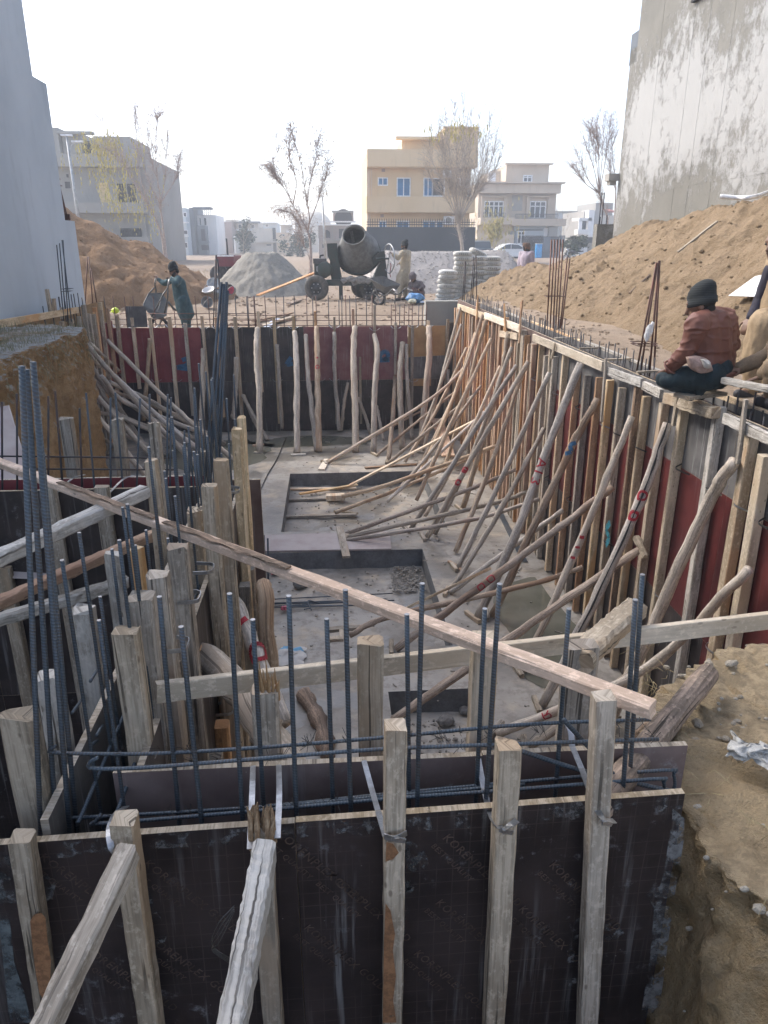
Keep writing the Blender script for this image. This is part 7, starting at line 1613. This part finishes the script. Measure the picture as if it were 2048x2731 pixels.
mb=MB(); a=pt('A',797,158,Y=17.28); b=pt('A',932,290,Y=17.2); mb.box(((a.x+b.x)/2,17.22,(a.z+b.z)/2),(b.x-a.x,.02,a.z-b.z),0,Matrix.Rotation(-.05,3,'X')); tag(obj('plywood_offcut',mb,PLY_GRY),'grey plywood offcut standing on the far form before the tipped wheelbarrow','plywood offcut')
a=pt('L',480,1245,Y=24.6); b=pt('L',862,1093,Y=26); mb=MB(); mb.beam(a,b,.2,.04,(0,0,1),8,.002,.004); mb2=obj('ramp_plank',mb,W_ORG); tag(mb2,'reddish plank sloping up from the ground to the mixer','plank')
for (x0,y0,x1,y1,Y0,m,lab) in [(225,285,440,205,19.5,W_GREY,'dark grey plank lying behind the far form'),(250,270,330,225,19.2,STEEL,'shiny steel sheet strip lying behind the far form'),(400,98,480,95,23.0,W_BARK,'short dark stick lying before the mixer'),(180,250,420,195,20,W_BARK,'brown plank lying behind the far form beside the grey plank')]:
    a=pt('B',x0,y0,Y=Y0); b=pt('B',x1,y1,Y=Y0+1.2); a.z=gz(a.x,a.y)+.05; b.z=gz(b.x,b.y)+.05; mb=MB(); mb.beam(a,b,.16,.035,(0,0,1),5,.002,.004); tag(obj('loose_plank',mb,m),lab,'plank')
# things on the long heap
def heap_hit(z,x,y,up=.03):
    o=ZN[z]; px=o[0]+x*o[2]; py=o[1]+y*o[2]; d=(_F+_R*((px-CX)/FPX)-_U*((py-CY)/FPX)).normalized(); t=4
    while t<30:
        p=CAM+d*t
        if 3.3<p.x<9.5 and 2.3<p.y<24.3 and p.z<HRP(p.x,p.y)[2]: return p+V(0,0,up)
        t+=.05
    return CAM+d*12
a=heap_hit('N',1310,1525); b=heap_hit('N',1040,1735); mb=MB(); mb.beam(a,b,.09,.03,(0,0,1),5,.002,.003); tag(obj('lath',mb,W_GREY),'long thin board lying up the slope of the long soil heap','board')
a=heap_hit('N',850,1890); b=heap_hit('N',710,2015); mb=MB(); mb.tube([a,b],.018,6); tag(obj('stick',mb,W_BARK),'dark stick on the long soil heap behind the column cages','stick')
mb=MB(); mb.tube(bez([heap_hit('N',1330,1340,.06),heap_hit('N',1450,1350,.05),heap_hit('N',1560,1345,.08),pt('N',1659,1312,X=6.9)],16),.03,8); tag(obj('white_pipe',mb,FR_WHITE,None,True),'white plastic pipe lying along the crest of the long soil heap','pipe')
P=[pt('T',1110,838,X=4.9),pt('T',1420,612,X=5.3),pt('T',1700,560,X=5.3),pt('T',1700,870,X=4.9)]; P=[p+V(-.12,-.12,.10) for p in P]; mb=MB(); nn=V(-.5,-.6,.3).normalized()*.02; mb.v=P+[p-nn for p in P]; mb.face((0,3,2,1)); mb.face((4,5,6,7)); [mb.face((i,(i+1)%4,(i+1)%4+4,i+4)) for i in range(4)]; tag(obj('white_sheet',mb,plain('white_board',(.72,.74,.74),.5,0,.08,5,.05)),'white board lying on the soil slope behind the standing man','board')
bm=bmesh.new(); bmesh.ops.create_icosphere(bm,subdivisions=3,radius=1)
c=pt('T',140,1165,Y=7.05)
for v in bm.verts: k=1+.35*fbm(v.co*1.7,4); v.co=V(v.co.x*.035*k+.02*v.co.z,v.co.y*.03*k,v.co.z*.085*k)
me=bpy.data.meshes.new('bag'); bm.to_mesh(me); bm.free(); me.materials.append(plain('white_film',(.75,.75,.74),.4)); tag(put('plastic_bag',me,None,c),'white plastic bag caught on the pinched column cage','plastic bag')
a=pt('T',1015,1745,Y=5.15); b=pt('T',1560,1870,Y=4.75); mb=MB(); mb.beam(a,b,.05,.045,(0,0,1),10,.003,.006,None,.006); tag(obj('timber_plank',mb,W_WHT),'weathered white plank lying across the form beside the crouching man','plank')
# grass sods and clods: dry stubble on the open ground
gr=MB(); rn=random.Random(77)
for i in range(1500):
    x=rn.uniform(-12,4); y=rn.uniform(30,46); z=gz(x,y); L=rn.uniform(.05,.16); gr.tube([V(x,y,z),V(x+rn.uniform(-.05,.05),y,z+L)],[.012,.003],3)
stuff(obj('dry_stubble',gr,plain('stubble',(.42,.33,.19),.9)))
cl=MB()
for i in range(1300):
    x=rn.uniform(-8,4.5); y=rn.uniform(17.8,30); s_=rn.choice([.012,.02,.03,.05])*rn.uniform(.6,1.4); cl.ell((x,y,gz(x,y)+s_*.2),(s_*1.3,s_,s_*.7),5,3,Matrix.Rotation(rn.random()*6,3,'Z'))
for i in range(500):
    x=rn.uniform(3.26,4.4); y=rn.uniform(4,17); s_=rn.choice([.006,.01,.016,.025])*rn.uniform(.6,1.4); cl.ell((x,y,gz(x,y)+s_*.3),(s_*1.3,s_,s_*.7),5,3,Matrix.Rotation(rn.random()*6,3,'Z'))
stuff(obj('clods',cl,GROUND))

# ================================================================== PEOPLE
SKIN=plain('skin_brown',(.20,.115,.075),.55,0,.15,20,.05); HAIR=plain('hair_black',(.012,.011,.011),.8,0,.3,60,.5); EYEM=plain('eye_dark',(.02,.015,.012),.2); LIP=plain('lip',(.16,.07,.055),.5)
def cap_(mb,a,b,ra,rb,n=12):
    a=Vector(a); b=Vector(b); t=(b-a); L=t.length; t=t.normalized() if L>1e-6 else V(0,0,1)
    pts=[];rr=[]
    for k in (0.02,.3,.6,.85,1.0): s_=math.sqrt(1-(1-k)**2); pts.append(a-t*ra*(1-k)); rr.append(ra*s_+1e-4)
    for k in (1.0,.85,.6,.3,.02): s_=math.sqrt(1-(1-k)**2); pts.append(b+t*rb*(1-k)); rr.append(rb*s_+1e-4)
    mb.tube(pts,rr,n)
def fuse(name,mb,voxel,m,parent,smooth=6,fold=0,fs=9.0,seed=0,sf=.5,crease=None):
    me=mb.mesh(name+'_raw',m); o=bpy.data.objects.new(name+'_raw',me); COL.objects.link(o)
    r=o.modifiers.new('r','REMESH'); r.mode='VOXEL'; r.voxel_size=voxel
    s=o.modifiers.new('s','SMOOTH'); s.iterations=smooth; s.factor=sf
    dg=bpy.context.evaluated_depsgraph_get(); out=bpy.data.meshes.new_from_object(o.evaluated_get(dg)); bpy.data.objects.remove(o)
    if fold:
        ns=[v.normal.copy() for v in out.vertices]
        for v,n in zip(out.vertices,ns):
            p=v.co; v.co=p+n*(fold*fbm((p.x*fs,p.y*fs,p.z*fs*.45+seed),3)+fold*.6*(abs(fbm((p.x*fs*1.9,p.y*fs*1.9,p.z*fs*.7+seed+5),2))-.3))
    if crease:
        ns=[v.normal.copy() for v in out.vertices]
        for v,n in zip(out.vertices,ns):
            p=v.co; q_=abs(fbm((p.x*4.5+.6*p.z,p.y*4.5,p.z*11+seed),2)); v.co=p+n*(crease*(1-min(1,q_*3.2))**2-crease*.3)+n*.008*fbm((p.x*6,p.y*6,p.z*9),2)
    out.polygons.foreach_set('use_smooth',[True]*len(out.polygons)); out.name=name
    if not out.materials: out.materials.append(m)
    return put(name,out,parent)
def hand(mb,wr,d,up,curl=.6,s=1.0,left=True):
    """palm and five fingers; d: direction of the hand, up: back of the hand"""
    d=Vector(d).normalized(); up=Vector(up); up=(up-d*up.dot(d)).normalized(); sd=d.cross(up).normalized()*(1 if left else -1)
    pc=wr+d*.045*s; 
    for q in (-.028,-.01,.01,.028): cap_(mb,wr+d*.012*s+sd*q*.7*s,wr+d*.085*s+sd*q*s,.014*s,.013*s,8)
    for i,(q,L) in enumerate(((-.031,.062),(-.0105,.076),(.0105,.080),(.031,.07))):
        b=wr+d*.088*s+sd*q*s; d1=(d*math.cos(curl*.6)-up*math.sin(curl*.6)).normalized(); m_=b+d1*L*.5*s; d2=(d*math.cos(curl*1.6)-up*math.sin(curl*1.6)).normalized(); cap_(mb,b,m_,.0095*s,.009*s,8); cap_(mb,m_,m_+d2*L*.5*s,.009*s,.0078*s,8)
    b=wr+d*.03*s+sd*.03*s; t1=(d*.6+sd*.7-up*.25).normalized(); m_=b+t1*.045*s; cap_(mb,b,m_,.012*s,.011*s,8); cap_(mb,m_,m_+(d*.9+sd*.2-up*.4).normalized()*.035*s,.0105*s,.009*s,8)
def head(mb,c,fw,up,s=1.0):
    fw=Vector(fw).normalized(); up=Vector(up); up=(up-fw*up.dot(fw)).normalized(); sd=fw.cross(up); M=Matrix((sd,fw,up)).transposed()
    mb.ell(c+up*.03*s,(.077*s,.095*s,.095*s),16,12,M); mb.ell(c-up*.045*s+fw*.018*s,(.058*s,.07*s,.07*s),14,10,M); mb.ell(c-up*.095*s+fw*.055*s,(.03*s,.028*s,.022*s),10,8,M)
    cap_(mb,c+fw*.09*s+up*.015*s,c+fw*.108*s-up*.028*s,.010*s,.015*s,8); cap_(mb,c+fw*.087*s+up*.038*s-sd*.035*s,c+fw*.087*s+up*.038*s+sd*.035*s,.011*s,.011*s,8)
    for k in (-1,1): mb.ell(c+sd*k*.08*s-up*.005*s-fw*.005*s,(.011*s,.02*s,.032*s),8,6,M)
    cap_(mb,c-up*.052*s+fw*.088*s-sd*.02*s,c-up*.052*s+fw*.088*s+sd*.02*s,.008*s,.008*s,8)
    return M,fw,up,sd
def person(label,J,fw,clothes,hat=None,beard=True,group=None,voxel=.011,hands=True,hs=1.0,headup=(0,0,1),lookfw=None,shoes=True,hand_up=None):
    """J: world joints. clothes: list of (name, material, [(a,b,ra,rb)...], voxel, fold)"""
    base=V((J['la'].x+J['ra'].x)/2,(J['la'].y+J['ra'].y)/2,min(J['la'].z,J['ra'].z)-.08)
    root=thing('person',label,'person',base,group); fw=Vector(fw).normalized()
    mb=MB(); g=lambda k:J[k]
    M,hf,hu,hsd=head(mb,J['head'],lookfw or fw,headup,hs)
    cap_(mb,J['neck']-V(0,0,.03),J['head']-hu*.05-hf*.02,.056,.05)
    cap_(mb,J['chest'],J['neck']-V(0,0,.06),.09,.06); cap_(mb,J['pelvis'],J['chest'],.09,.09)
    for s_ in 'lr':
        cap_(mb,J['neck']-V(0,0,.05),J[s_+'s'],.06,.058); cap_(mb,J[s_+'s'],J[s_+'e'],.052,.041); cap_(mb,J[s_+'e'],J[s_+'w'],.042,.027)
        cap_(mb,J['pelvis'],J[s_+'h'],.1,.09); cap_(mb,J[s_+'h'],J[s_+'k'],.082,.055); cap_(mb,J[s_+'k'],J[s_+'a'],.056,.036); cap_(mb,J[s_+'a'],J[s_+'t'],.038,.028); cap_(mb,J[s_+'a']-V(0,0,.03),J[s_+'t'],.035,.03)
        d=J.get(s_+'f',J[s_+'w']*2-J[s_+'e'])-J[s_+'w']
        hand(mb,J[s_+'w'],d,(hand_up or {}).get(s_,V(0,0,1)),(J.get('curl',.7)),1.0,s_=='l')
    body=fuse('body',mb,voxel,SKIN,root,3,0,sf=.35)
    for nm,m,segs,vx,fold in clothes:
        c=MB()
        for (a,b,ra,rb) in segs: cap_(c,a,b,ra,rb,14)
        fuse(nm,c,vx,m,root,7,0 if nm=='jacket' else fold,11,len(label)%17,crease=fold if nm=='jacket' else None)
    e=MB()
    for k in (-1,1): e.ell(J['head']+hf*.088*hs+hu*.018*hs+hsd*k*.032*hs,(.011,.008,.008),8,6,M)
    obj('eyes',e,EYEM,root,True); l=MB(); l.ell(J['head']+hf*.093*hs-hu*.052*hs,(.022,.007,.006),8,6,M); obj('mouth',l,LIP,root,True)
    if beard:
        b=MB()
        for i in range(-4,5): a=i*.33; b.ell(J['head']-hu*(.075-.012*abs(i)*.4)*hs+(hf*math.cos(a)*.075+hsd*math.sin(a)*.066)*hs-hf*.0*hs,(.022,.022,.034),8,6,M)
        fuse('beard',b,.008,HAIR,root,2)
    h=MB(); h.ell(J['head']+hu*.03*hs-hf*.022*hs,(.083*hs,.085*hs,.088*hs),14,10,M); h.ell(J['head']-hu*.03*hs-hf*.045*hs,(.07*hs,.05*hs,.06*hs),12,8,M); obj('hair',h,HAIR,root,True)
    if hat: hat(root,J['head'],hf,hu,hsd,M,hs)
    if shoes:
        for s_ in 'lr':
            q=MB(); cap_(q,J[s_+'a']-V(0,0,.045),J[s_+'t']-V(0,0,.005),.046,.04); obj('shoe',q,plain('shoe_dark',(.03,.03,.035),.7),root,True)
    return root
def beanie(col,h=.13,fold=True):
    def f(root,c,fw,up,sd,M,s):
        mb=MB(); n=20
        prof=[(.096,.015),(.101,.03),(.101,.06),(.096,.062),(.098,.09),(.092,.125),(.078,.155),(.052,.178),(.02,.19),(.001,.192)] if h>.12 else [(.095,.03),(.099,.05),(.097,.085),(.09,.11),(.085,.125),(.03,.132),(.001,.132)]
        rings=[]
        for r,z in prof: rings.append([c+up*(z*s-.01)+(sd*math.cos(t)*r*.9+fw*math.sin(t)*r*1.06)*s*(1+.012*math.sin(t*11)+.05*fbm((math.cos(t)*1.5,math.sin(t)*1.5,z*14)))-fw*.012*s-fw*max(0,z-.09)*.35 for t in [2*math.pi*i/n for i in range(n)]])
        mb.loft(rings); o=obj('knit_cap',mb,col,root,True)
    return f
def turban(col):
    def f(root,c,fw,up,sd,M,s):
        mb=MB()
        for k in range(4):
            P=[c+up*(.045+.028*k+.012*math.sin(t+k*1.3))*s+(sd*math.cos(t)*(.095-.010*k)+fw*math.sin(t)*(.108-.012*k))*s-fw*.01 for t in [2*math.pi*i/20 for i in range(21)]]; mb.tube(P,.024*s,8)
        mb.ell(c+up*.12*s,(.075*s,.085*s,.05*s),12,8,M); mb.ell(c-up*.01*s-fw*.095*s,(.04*s,.03*s,.07*s),10,8,M); fuse('head_wrap',mb,.012,col,root,3,.006,20)
    return f
def knit(name,c):
    t=NT(name); v=t.co(); w=t.new('ShaderNodeTexWave',wave_type='BANDS',bands_direction='Z'); t.link(v,w.inputs[0]); w.inputs['Scale'].default_value=26; w.inputs['Distortion'].default_value=1.5
    return t.done(t.mix(w.outputs['Fac'],c,tuple(x*1.25 for x in c)),.95,t.bump(w.outputs['Fac'],.35,.004))
CAPD=knit('knit_dark',(.022,.026,.027)); TEAL=plain('cloth_teal',(.055,.105,.115),.85,0,.25,14,.3); BEIGE=plain('cloth_beige',(.40,.34,.245),.85,0,.15,14,.3); TANC=plain('cloth_tan',(.36,.265,.16),.85,0,.15,14,.3); LAV=plain('cloth_lavender',(.38,.32,.36),.85,0,.15,14,.3); GREYP=plain('cloth_dusty',(.15,.125,.125),.9,0,.3,14,.3); MAROON=plain('cloth_maroon',(.10,.05,.045),.9,0,.3,14,.3)
LEATH=plain('leather_brown',(.175,.07,.05),.6,0,.10,26,.2); DKTEAL=plain('cloth_dark_teal',(.016,.035,.045),.85,0,.3,14,.3); NAVY=plain('cloth_navy',(.02,.018,.035),.8); BRN=plain('cloth_brown',(.25,.185,.12),.88,0,.2,14,.3)

# --- man in teal with the tipped wheelbarrow
def q(z,Y0): return lambda x,y,dy=0: pt(z,x,y,Y=Y0+dy)
h=q('H',18.65)
J=dict(head=h(432,215),neck=h(470,290),chest=h(500,400),pelvis=h(540,600),ls=h(500,335,-.17),rs=h(450,325,.17),le=h(470,405,-.28),lw=h(395,335,-.2),re=h(300,395,.2),rw=h(215,335,.25),lf=h(372,318,-.18),rf=h(192,300,.27),
 lh=h(555,620,-.09),rh=h(545,620,.09),lk=h(560,800,-.12),rk=h(600,800,.1),la=h(590,985,-.12),ra=h(635,970,.1),lt=h(540,1010,-.14),rt=h(590,1000,.1),curl=1.2)
gzz=gz(J['la'].x,18.65)
for k in ('la','ra'): J[k].z=gzz+.09
for k in ('lt','rt'): J[k].z=gzz+.045
person('man in a teal shalwar kameez and dark cap tipping the black wheelbarrow',J,(-1,-.15,-.25),[
 ('kameez',TEAL,[(J['neck']-V(0,0,.08),J['chest'],.10,.165),(J['chest'],J['pelvis'],.165,.18),(J['pelvis'],h(575,720),.18,.20),(h(575,720),h(600,800),.20,.20),(J['neck']-V(0,0,.06),J['ls'],.07,.085),(J['neck']-V(0,0,.06),J['rs'],.07,.085),(J['ls'],J['le'],.085,.068),(J['le'],J['lw'].lerp(J['le'],.12),.068,.05),(J['rs'],J['re'],.085,.068),(J['re'],J['rw'].lerp(J['re'],.12),.068,.05)],.016,.014),
 ('shalwar',TEAL,[(J['lh'],J['lk'],.13,.11),(J['lk'],J['la']+V(0,0,.08),.11,.065),(J['rh'],J['rk'],.13,.11),(J['rk'],J['ra']+V(0,0,.08),.11,.065)],.016,.012)],beanie(CAPD,.13),True,None,.012,True,1.12,(-.25,-.05,1),V(-1,-.35,-.5))
# --- mixer man
h=q('V',24.75)
J=dict(head=h(1285,350),neck=h(1300,400),chest=h(1305,480),pelvis=h(1290,660),ls=h(1265,430,-.16),rs=h(1335,430,.14),le=h(1205,500,-.25),lw=h(1140,455,-.2),lf=h(1115,425,-.15),re=h(1290,560,.25),rw=h(1225,560,.25),rf=h(1205,570,.25),
 lh=h(1275,680,-.08),rh=h(1305,680,.08),lk=h(1240,800,-.1),rk=h(1300,810,.1),la=h(1225,930,-.12),ra=h(1295,960,.12),lt=h(1185,950,-.15),rt=h(1255,975,.1),curl=1.1)
gzz=gz(J['la'].x,24.75)
for k in ('la','ra'): J[k].z=gzz+.09
for k in ('lt','rt'): J[k].z=gzz+.045
person('man in a beige shalwar kameez and black cap turning the mixer hand wheel',J,(-1,.15,0),[
 ('kameez',BEIGE,[(J['neck']-V(0,0,.06),J['chest'],.10,.16),(J['chest'],J['pelvis'],.16,.175),(J['pelvis'],h(1265,740),.175,.21),(h(1265,740),h(1255,790),.21,.2),(J['neck']-V(0,0,.06),J['ls'],.07,.085),(J['neck']-V(0,0,.06),J['rs'],.07,.085),(J['ls'],J['le'],.085,.07),(J['le'],J['lw'],.07,.055),(J['rs'],J['re'],.085,.07),(J['re'],J['rw'],.07,.05)],.016,.016),
 ('shalwar',BEIGE,[(J['lh'],J['lk'],.13,.12),(J['lk'],J['la']+V(0,0,.06),.12,.07),(J['rh'],J['rk'],.13,.12),(J['rk'],J['ra']+V(0,0,.06),.12,.07)],.016,.014)],beanie(CAPD,.13),True,None,.012,True,1.08,(0,0,1),V(-1,.2,-.1))
# --- crouching man behind the barrow
h=q('V',24.4)
J=dict(head=h(1390,745,-.1),neck=h(1415,790),chest=h(1435,840),pelvis=h(1470,930,.1),ls=h(1480,810,-.14),rs=h(1365,820,.1),le=h(1515,850,-.2),lw=h(1430,905,-.25),lf=h(1395,915,-.28),re=h(1350,900,0),rw=h(1375,935,-.1),rf=h(1385,960,-.15),
 lh=h(1470,940,-.05),rh=h(1455,940,.12),lk=h(1400,900,-.25),rk=h(1370,900,.05),la=h(1430,985,-.15),ra=h(1400,985,.1),lt=h(1385,995,-.25),rt=h(1355,995,0),curl=.9)
gzz=gz(J['la'].x,24.4)
for k in ('la','ra'): J[k].z=gzz+.09
for k in ('lt','rt'): J[k].z=gzz+.045
person('crouching man in dusty dark clothes and head wrap working by the mixer',J,(-.7,-.7,-.3),[
 ('kameez',GREYP,[(J['neck']-V(0,0,.04),J['chest'],.11,.17),(J['chest'],J['pelvis'],.17,.18),(J['neck']-V(0,0,.04),J['ls'],.07,.085),(J['neck']-V(0,0,.04),J['rs'],.07,.085),(J['ls'],J['le'],.085,.068),(J['le'],J['lw'].lerp(J['le'],.5),.068,.055),(J['rs'],J['re'],.085,.068),(J['re'],J['rw'],.068,.05)],.016,.012),
 ('shalwar',MAROON,[(J['lh'],J['lk'],.14,.11),(J['lk'],J['la']+V(0,0,.05),.11,.08),(J['rh'],J['rk'],.14,.11),(J['rk'],J['ra']+V(0,0,.05),.11,.08)],.016,.012)],turban(GREYP),True,None,.012,True,1.1,(-.3,-.4,1),V(-.5,-.7,-.7))
# --- man beyond the long heap
h=q('W',22.6)
b=h(735,905); gb=gz(b.x,22.6)
J=dict(head=h(738,830),neck=h(738,872),chest=h(735,935),pelvis=V(b.x,22.6,gb+.92),ls=h(785,890,-.12),rs=h(690,892,.12)); J['le']=J['ls']+V(.05,0,-.28); J['re']=J['rs']+V(-.05,0,-.28); J['lw']=J['le']+V(-.02,-.06,-.25); J['rw']=J['re']+V(.02,-.06,-.25)
for s_,k in (('l',.1),('r',-.1)):
    J[s_+'h']=J['pelvis']+V(k,0,-.05); J[s_+'k']=V(b.x+k,22.55,gb+.48); J[s_+'a']=V(b.x+k,22.6,gb+.09); J[s_+'t']=V(b.x+k,22.42,gb+.045)
person('man in a lavender kameez and flat cap standing beyond the long soil heap',J,(.35,-1,0),[('kameez',LAV,[(J['neck']-V(0,0,.06),J['chest'],.11,.18),(J['chest'],J['pelvis'],.18,.17),(J['pelvis'],J['pelvis']-V(0,0,.4),.17,.2),(J['neck']-V(0,0,.06),J['ls'],.07,.09),(J['neck']-V(0,0,.06),J['rs'],.07,.09),(J['ls'],J['le'],.09,.07),(J['le'],J['lw'],.07,.05),(J['rs'],J['re'],.09,.07),(J['re'],J['rw'],.07,.05)],.016,.012),('shalwar',LAV,[(J['lh'],J['lk'],.12,.1),(J['lk'],J['la'],.1,.06),(J['rh'],J['rk'],.12,.1),(J['rk'],J['ra'],.1,.06)],.016,.01)],beanie(plain('cap_brown',(.14,.09,.065),.9),.1),True,None,.012,True,1.1,(0,0,1),V(.8,-.6,0))
# --- man in the leather jacket sitting on the form
h=q('T',5.45)
J=dict(head=h(752,868,.02),neck=h(812,960,.0),chest=h(865,1180,-.03),pelvis=h(905,1620,-.02),ls=h(705,1085,-.13),rs=h(1035,1030,.12),le=h(590,1390,-.10),lw=h(395,1600,.02),lf=h(270,1655,.10),re=h(1085,1330,.2),rw=h(900,1500,.35),rf=h(820,1540,.42),
 lh=h(860,1690,-.10),rh=h(950,1680,.10),lk=h(330,1730,.05),rk=h(520,1690,.32),la=h(640,1850,.02),ra=h(760,1850,.28),lt=h(520,1885,.06),rt=h(640,1880,.34),curl=.5)
SEAT=person('man in a brown leather jacket and dark knit cap sitting on the right hand form',J,(-.8,.6,0),[
 ('jacket',LEATH,[(J['neck']-V(0,0,.02),h(870,1060),.085,.13),(J['ls'],J['rs'],.085,.09),(h(790,1130,-.06),h(830,1560,-.05),.115,.115),(h(985,1100,.06),h(970,1560,.05),.12,.115),(h(890,1120),h(900,1570),.13,.13),(h(840,1600,-.04),h(980,1610,.04),.12,.115),(J['neck']-V(0,0,.03),J['ls'],.075,.09),(J['neck']-V(0,0,.03),J['rs'],.08,.095),(J['ls'],J['le'],.085,.066),(J['le'],J['lw'],.066,.048),(J['rs'],J['re'],.095,.076),(J['re'],J['rw'],.076,.056)],.008,.010),
 ('shalwar',DKTEAL,[(J['pelvis'],J['lh'],.13,.115),(J['pelvis'],J['rh'],.13,.115),(J['lh'],J['lk'],.11,.068),(J['lk'],J['la'],.07,.055),(J['rh'],J['rk'],.11,.07),(J['rk'],J['ra'],.07,.055),(h(760,1740,-.08),h(740,1900,-.06),.07,.035)],.009,.012)],beanie(CAPD,.13),True,None,.008,True,1.0,(.12,-.05,1),V(-.85,.5,-.28))
# jacket collar, hem, patch pocket
c=MB(); cen=J['neck']+V(.0,0,.01)
c.loft([[cen+V((.088+.012*k)*math.cos(t)+.01*k,(.088+.012*k)*math.sin(t),-.045+.05*(1-k)+.012*math.sin(t-1)) for t in [2*math.pi*i/20 for i in range(20)]] for k in (1.3,.6,.1,-.1,.1,.6)],False); obj('collar',c,LEATH,SEAT,True)
def fold_plate(name,pts,Y0,m,amp):
    P=[pt('T',x,y,Y=Y0) for x,y in pts]; cc=sum(P,Vector())/len(P); mb=MB(); R_=[bez(P+[P[0]],40)[:-1]]
    for k in (.75,.5,.25,.05): R_.append([cc.lerp(p,k)+V(0,-.03*(1-k)-amp*fbm((p.x*30*k,p.z*30*k,k*4)),0) for p in R_[0]])
    mb.loft([[p+V(0,.06,0) for p in R_[0]]]+R_); return obj(name,mb,m,SEAT,True)
fold_plate('jacket_lining',[(612,1480),(720,1462),(830,1500),(890,1610),(860,1645),(740,1662),(650,1600)],5.245,plain('lining',(.42,.30,.26),.9,0,.25,30,.5),.012)
fold_plate('white_patch',[(765,1500),(850,1515),(868,1590),(800,1600)],5.20,plain('white_cloth',(.58,.56,.52),.9,0,.2,40,.4),.006)
seam=plain('jacket_seam',(.07,.03,.022),.7)
def ring3(c_,ax_,r_,n=24): 
    ax_=ax_.normalized(); e1=ax_.orthogonal().normalized(); e2=ax_.cross(e1); return [c_+(e1*math.cos(t)+e2*math.sin(t))*r_ for t in [2*math.pi*i/n for i in range(n+1)]]
sm=MB(); sm.tube(ring3(J['lw'].lerp(J['le'],.05),J['lw']-J['le'],.060),.008,6); obj('cuff',sm,LEATH,SEAT,True)
hm=MB(); cc=h(895,1655,0); hm.tube([cc+V(.175*math.cos(t),.15*math.sin(t),.02*math.cos(t)) for t in [2*math.pi*i/30 for i in range(31)]],.020,7); obj('waistband',hm,LEATH,SEAT,True)
# small seat board under him
mb=MB(); a=h(520,1935,-.05); b=h(960,1890,.1); mb.beam(a,b,.16,.03,(0,0,1),4,.002,.003); tag(obj('seat_board',mb,W_GREY),'grey board across the form under the seated man','board')
# --- stooping man at the right
h=q('T',6.05)
J=dict(head=h(1650,150),neck=h(1670,330),chest=h(1690,560),pelvis=h(1620,1050),ls=h(1590,450,.0),rs=h(1800,420,.25),le=h(1455,800,.05),lw=h(1345,1000,.02),lf=h(1295,1080,.0),re=h(1740,800,.1),rw=h(1750,1050,0),rf=h(1750,1130,0),lh=h(1500,1080,-.1),rh=h(1570,1080,.1),lk=h(1400,1450,-.1),rk=h(1560,1450,.1),la=h(1330,1880,-.1),ra=h(1520,1880,.1),lt=h(1190,1900,-.15),rt=h(1390,1900,.05),curl=.6)
STM=person('standing man in a tan kameez and navy waistcoat beside the seated man',J,(-.9,-.3,-.1),[
 ('kameez',TANC,[(J['neck']-V(0,0,.05),J['chest'],.10,.14),(J['chest'],h(1665,800),.14,.155),(h(1665,800),J['pelvis'],.155,.17),(J['pelvis'],h(1575,1250),.17,.18),(h(1575,1250),h(1530,1360),.18,.17),(J['neck']-V(0,0,.05),J['rs'],.07,.085),(J['rs'],J['re'],.085,.07),(J['re'],J['rw'],.07,.05)],.014,.012),
 ('waistcoat_sleeve',NAVY,[(J['neck']-V(0,0,.05),J['ls'],.07,.07),(J['ls'],J['le'],.07,.055),(J['le'],J['lw'],.055,.042)],.012,.008),
 ('shalwar',TANC,[(J['lh'],J['lk'],.13,.11),(J['lk'],J['la']+V(0,0,.03),.11,.07),(J['rh'],J['rk'],.13,.11),(J['rk'],J['ra']+V(0,0,.03),.11,.07)],.014,.012)],None,False,None,.011,True,1.0)
# --- crouching man at the right reaching to the plank
h=q('T',5.05)
J=dict(head=h(1900,900),neck=h(1880,1080),chest=h(1850,1300),pelvis=h(1880,1700),ls=h(1760,1180,-.15),rs=h(1800,1150,.2),le=h(1640,1520,-.15),lw=h(1460,1700,-.05),lf=h(1290,1760,.0),re=h(1560,1450,.25),rw=h(1230,1590,.3),rf=h(1110,1630,.3),lh=h(1880,1720,-.1),rh=h(1880,1720,.15),lk=h(1640,1600,-.15),rk=h(1660,1600,.25),la=h(1680,1980,-.1),ra=h(1600,1960,.25),lt=h(1560,2010,-.1),rt=h(1440,1990,.25),curl=.5)
person('crouching man in brown reaching for the white plank on the form',J,(-1,.15,-.2),[
 ('kameez',BRN,[(J['neck']-V(0,0,.05),J['chest'],.10,.16),(J['chest'],J['pelvis'],.16,.18),(J['neck']-V(0,0,.05),J['ls'],.07,.085),(J['neck']-V(0,0,.05),J['rs'],.07,.085),(J['ls'],J['le'],.085,.07),(J['le'],J['lw'].lerp(J['le'],.25),.07,.055),(J['rs'],J['re'],.085,.07),(J['re'],J['rw'],.07,.052)],.013,.012),
 ('shalwar',BRN,[(J['lh'],J['lk'],.13,.1),(J['lk'],J['la'],.1,.07),(J['rh'],J['rk'],.13,.1),(J['rk'],J['ra'],.1,.07)],.013,.012)],turban(GREYP),True,None,.01,True,1.0)

# ================================================================== AIR
mb=MB(); mb.box((0,278,8.0),(860,700,19.2)); hz=obj('haze',mb,None); hz.data.materials.clear()
hm_=bpy.data.materials.new('haze_air'); hm_.use_nodes=True; nt=hm_.node_tree; nt.nodes.clear(); ov=nt.nodes.new('ShaderNodeOutputMaterial'); pv=nt.nodes.new('ShaderNodeVolumePrincipled'); pv.inputs['Color'].default_value=(.86,.91,.97,1); pv.inputs['Density'].default_value=.0030; pv.inputs['Anisotropy'].default_value=.25; nt.links.new(pv.outputs[0],ov.inputs['Volume']); hz.data.materials.append(hm_); stuff(hz)
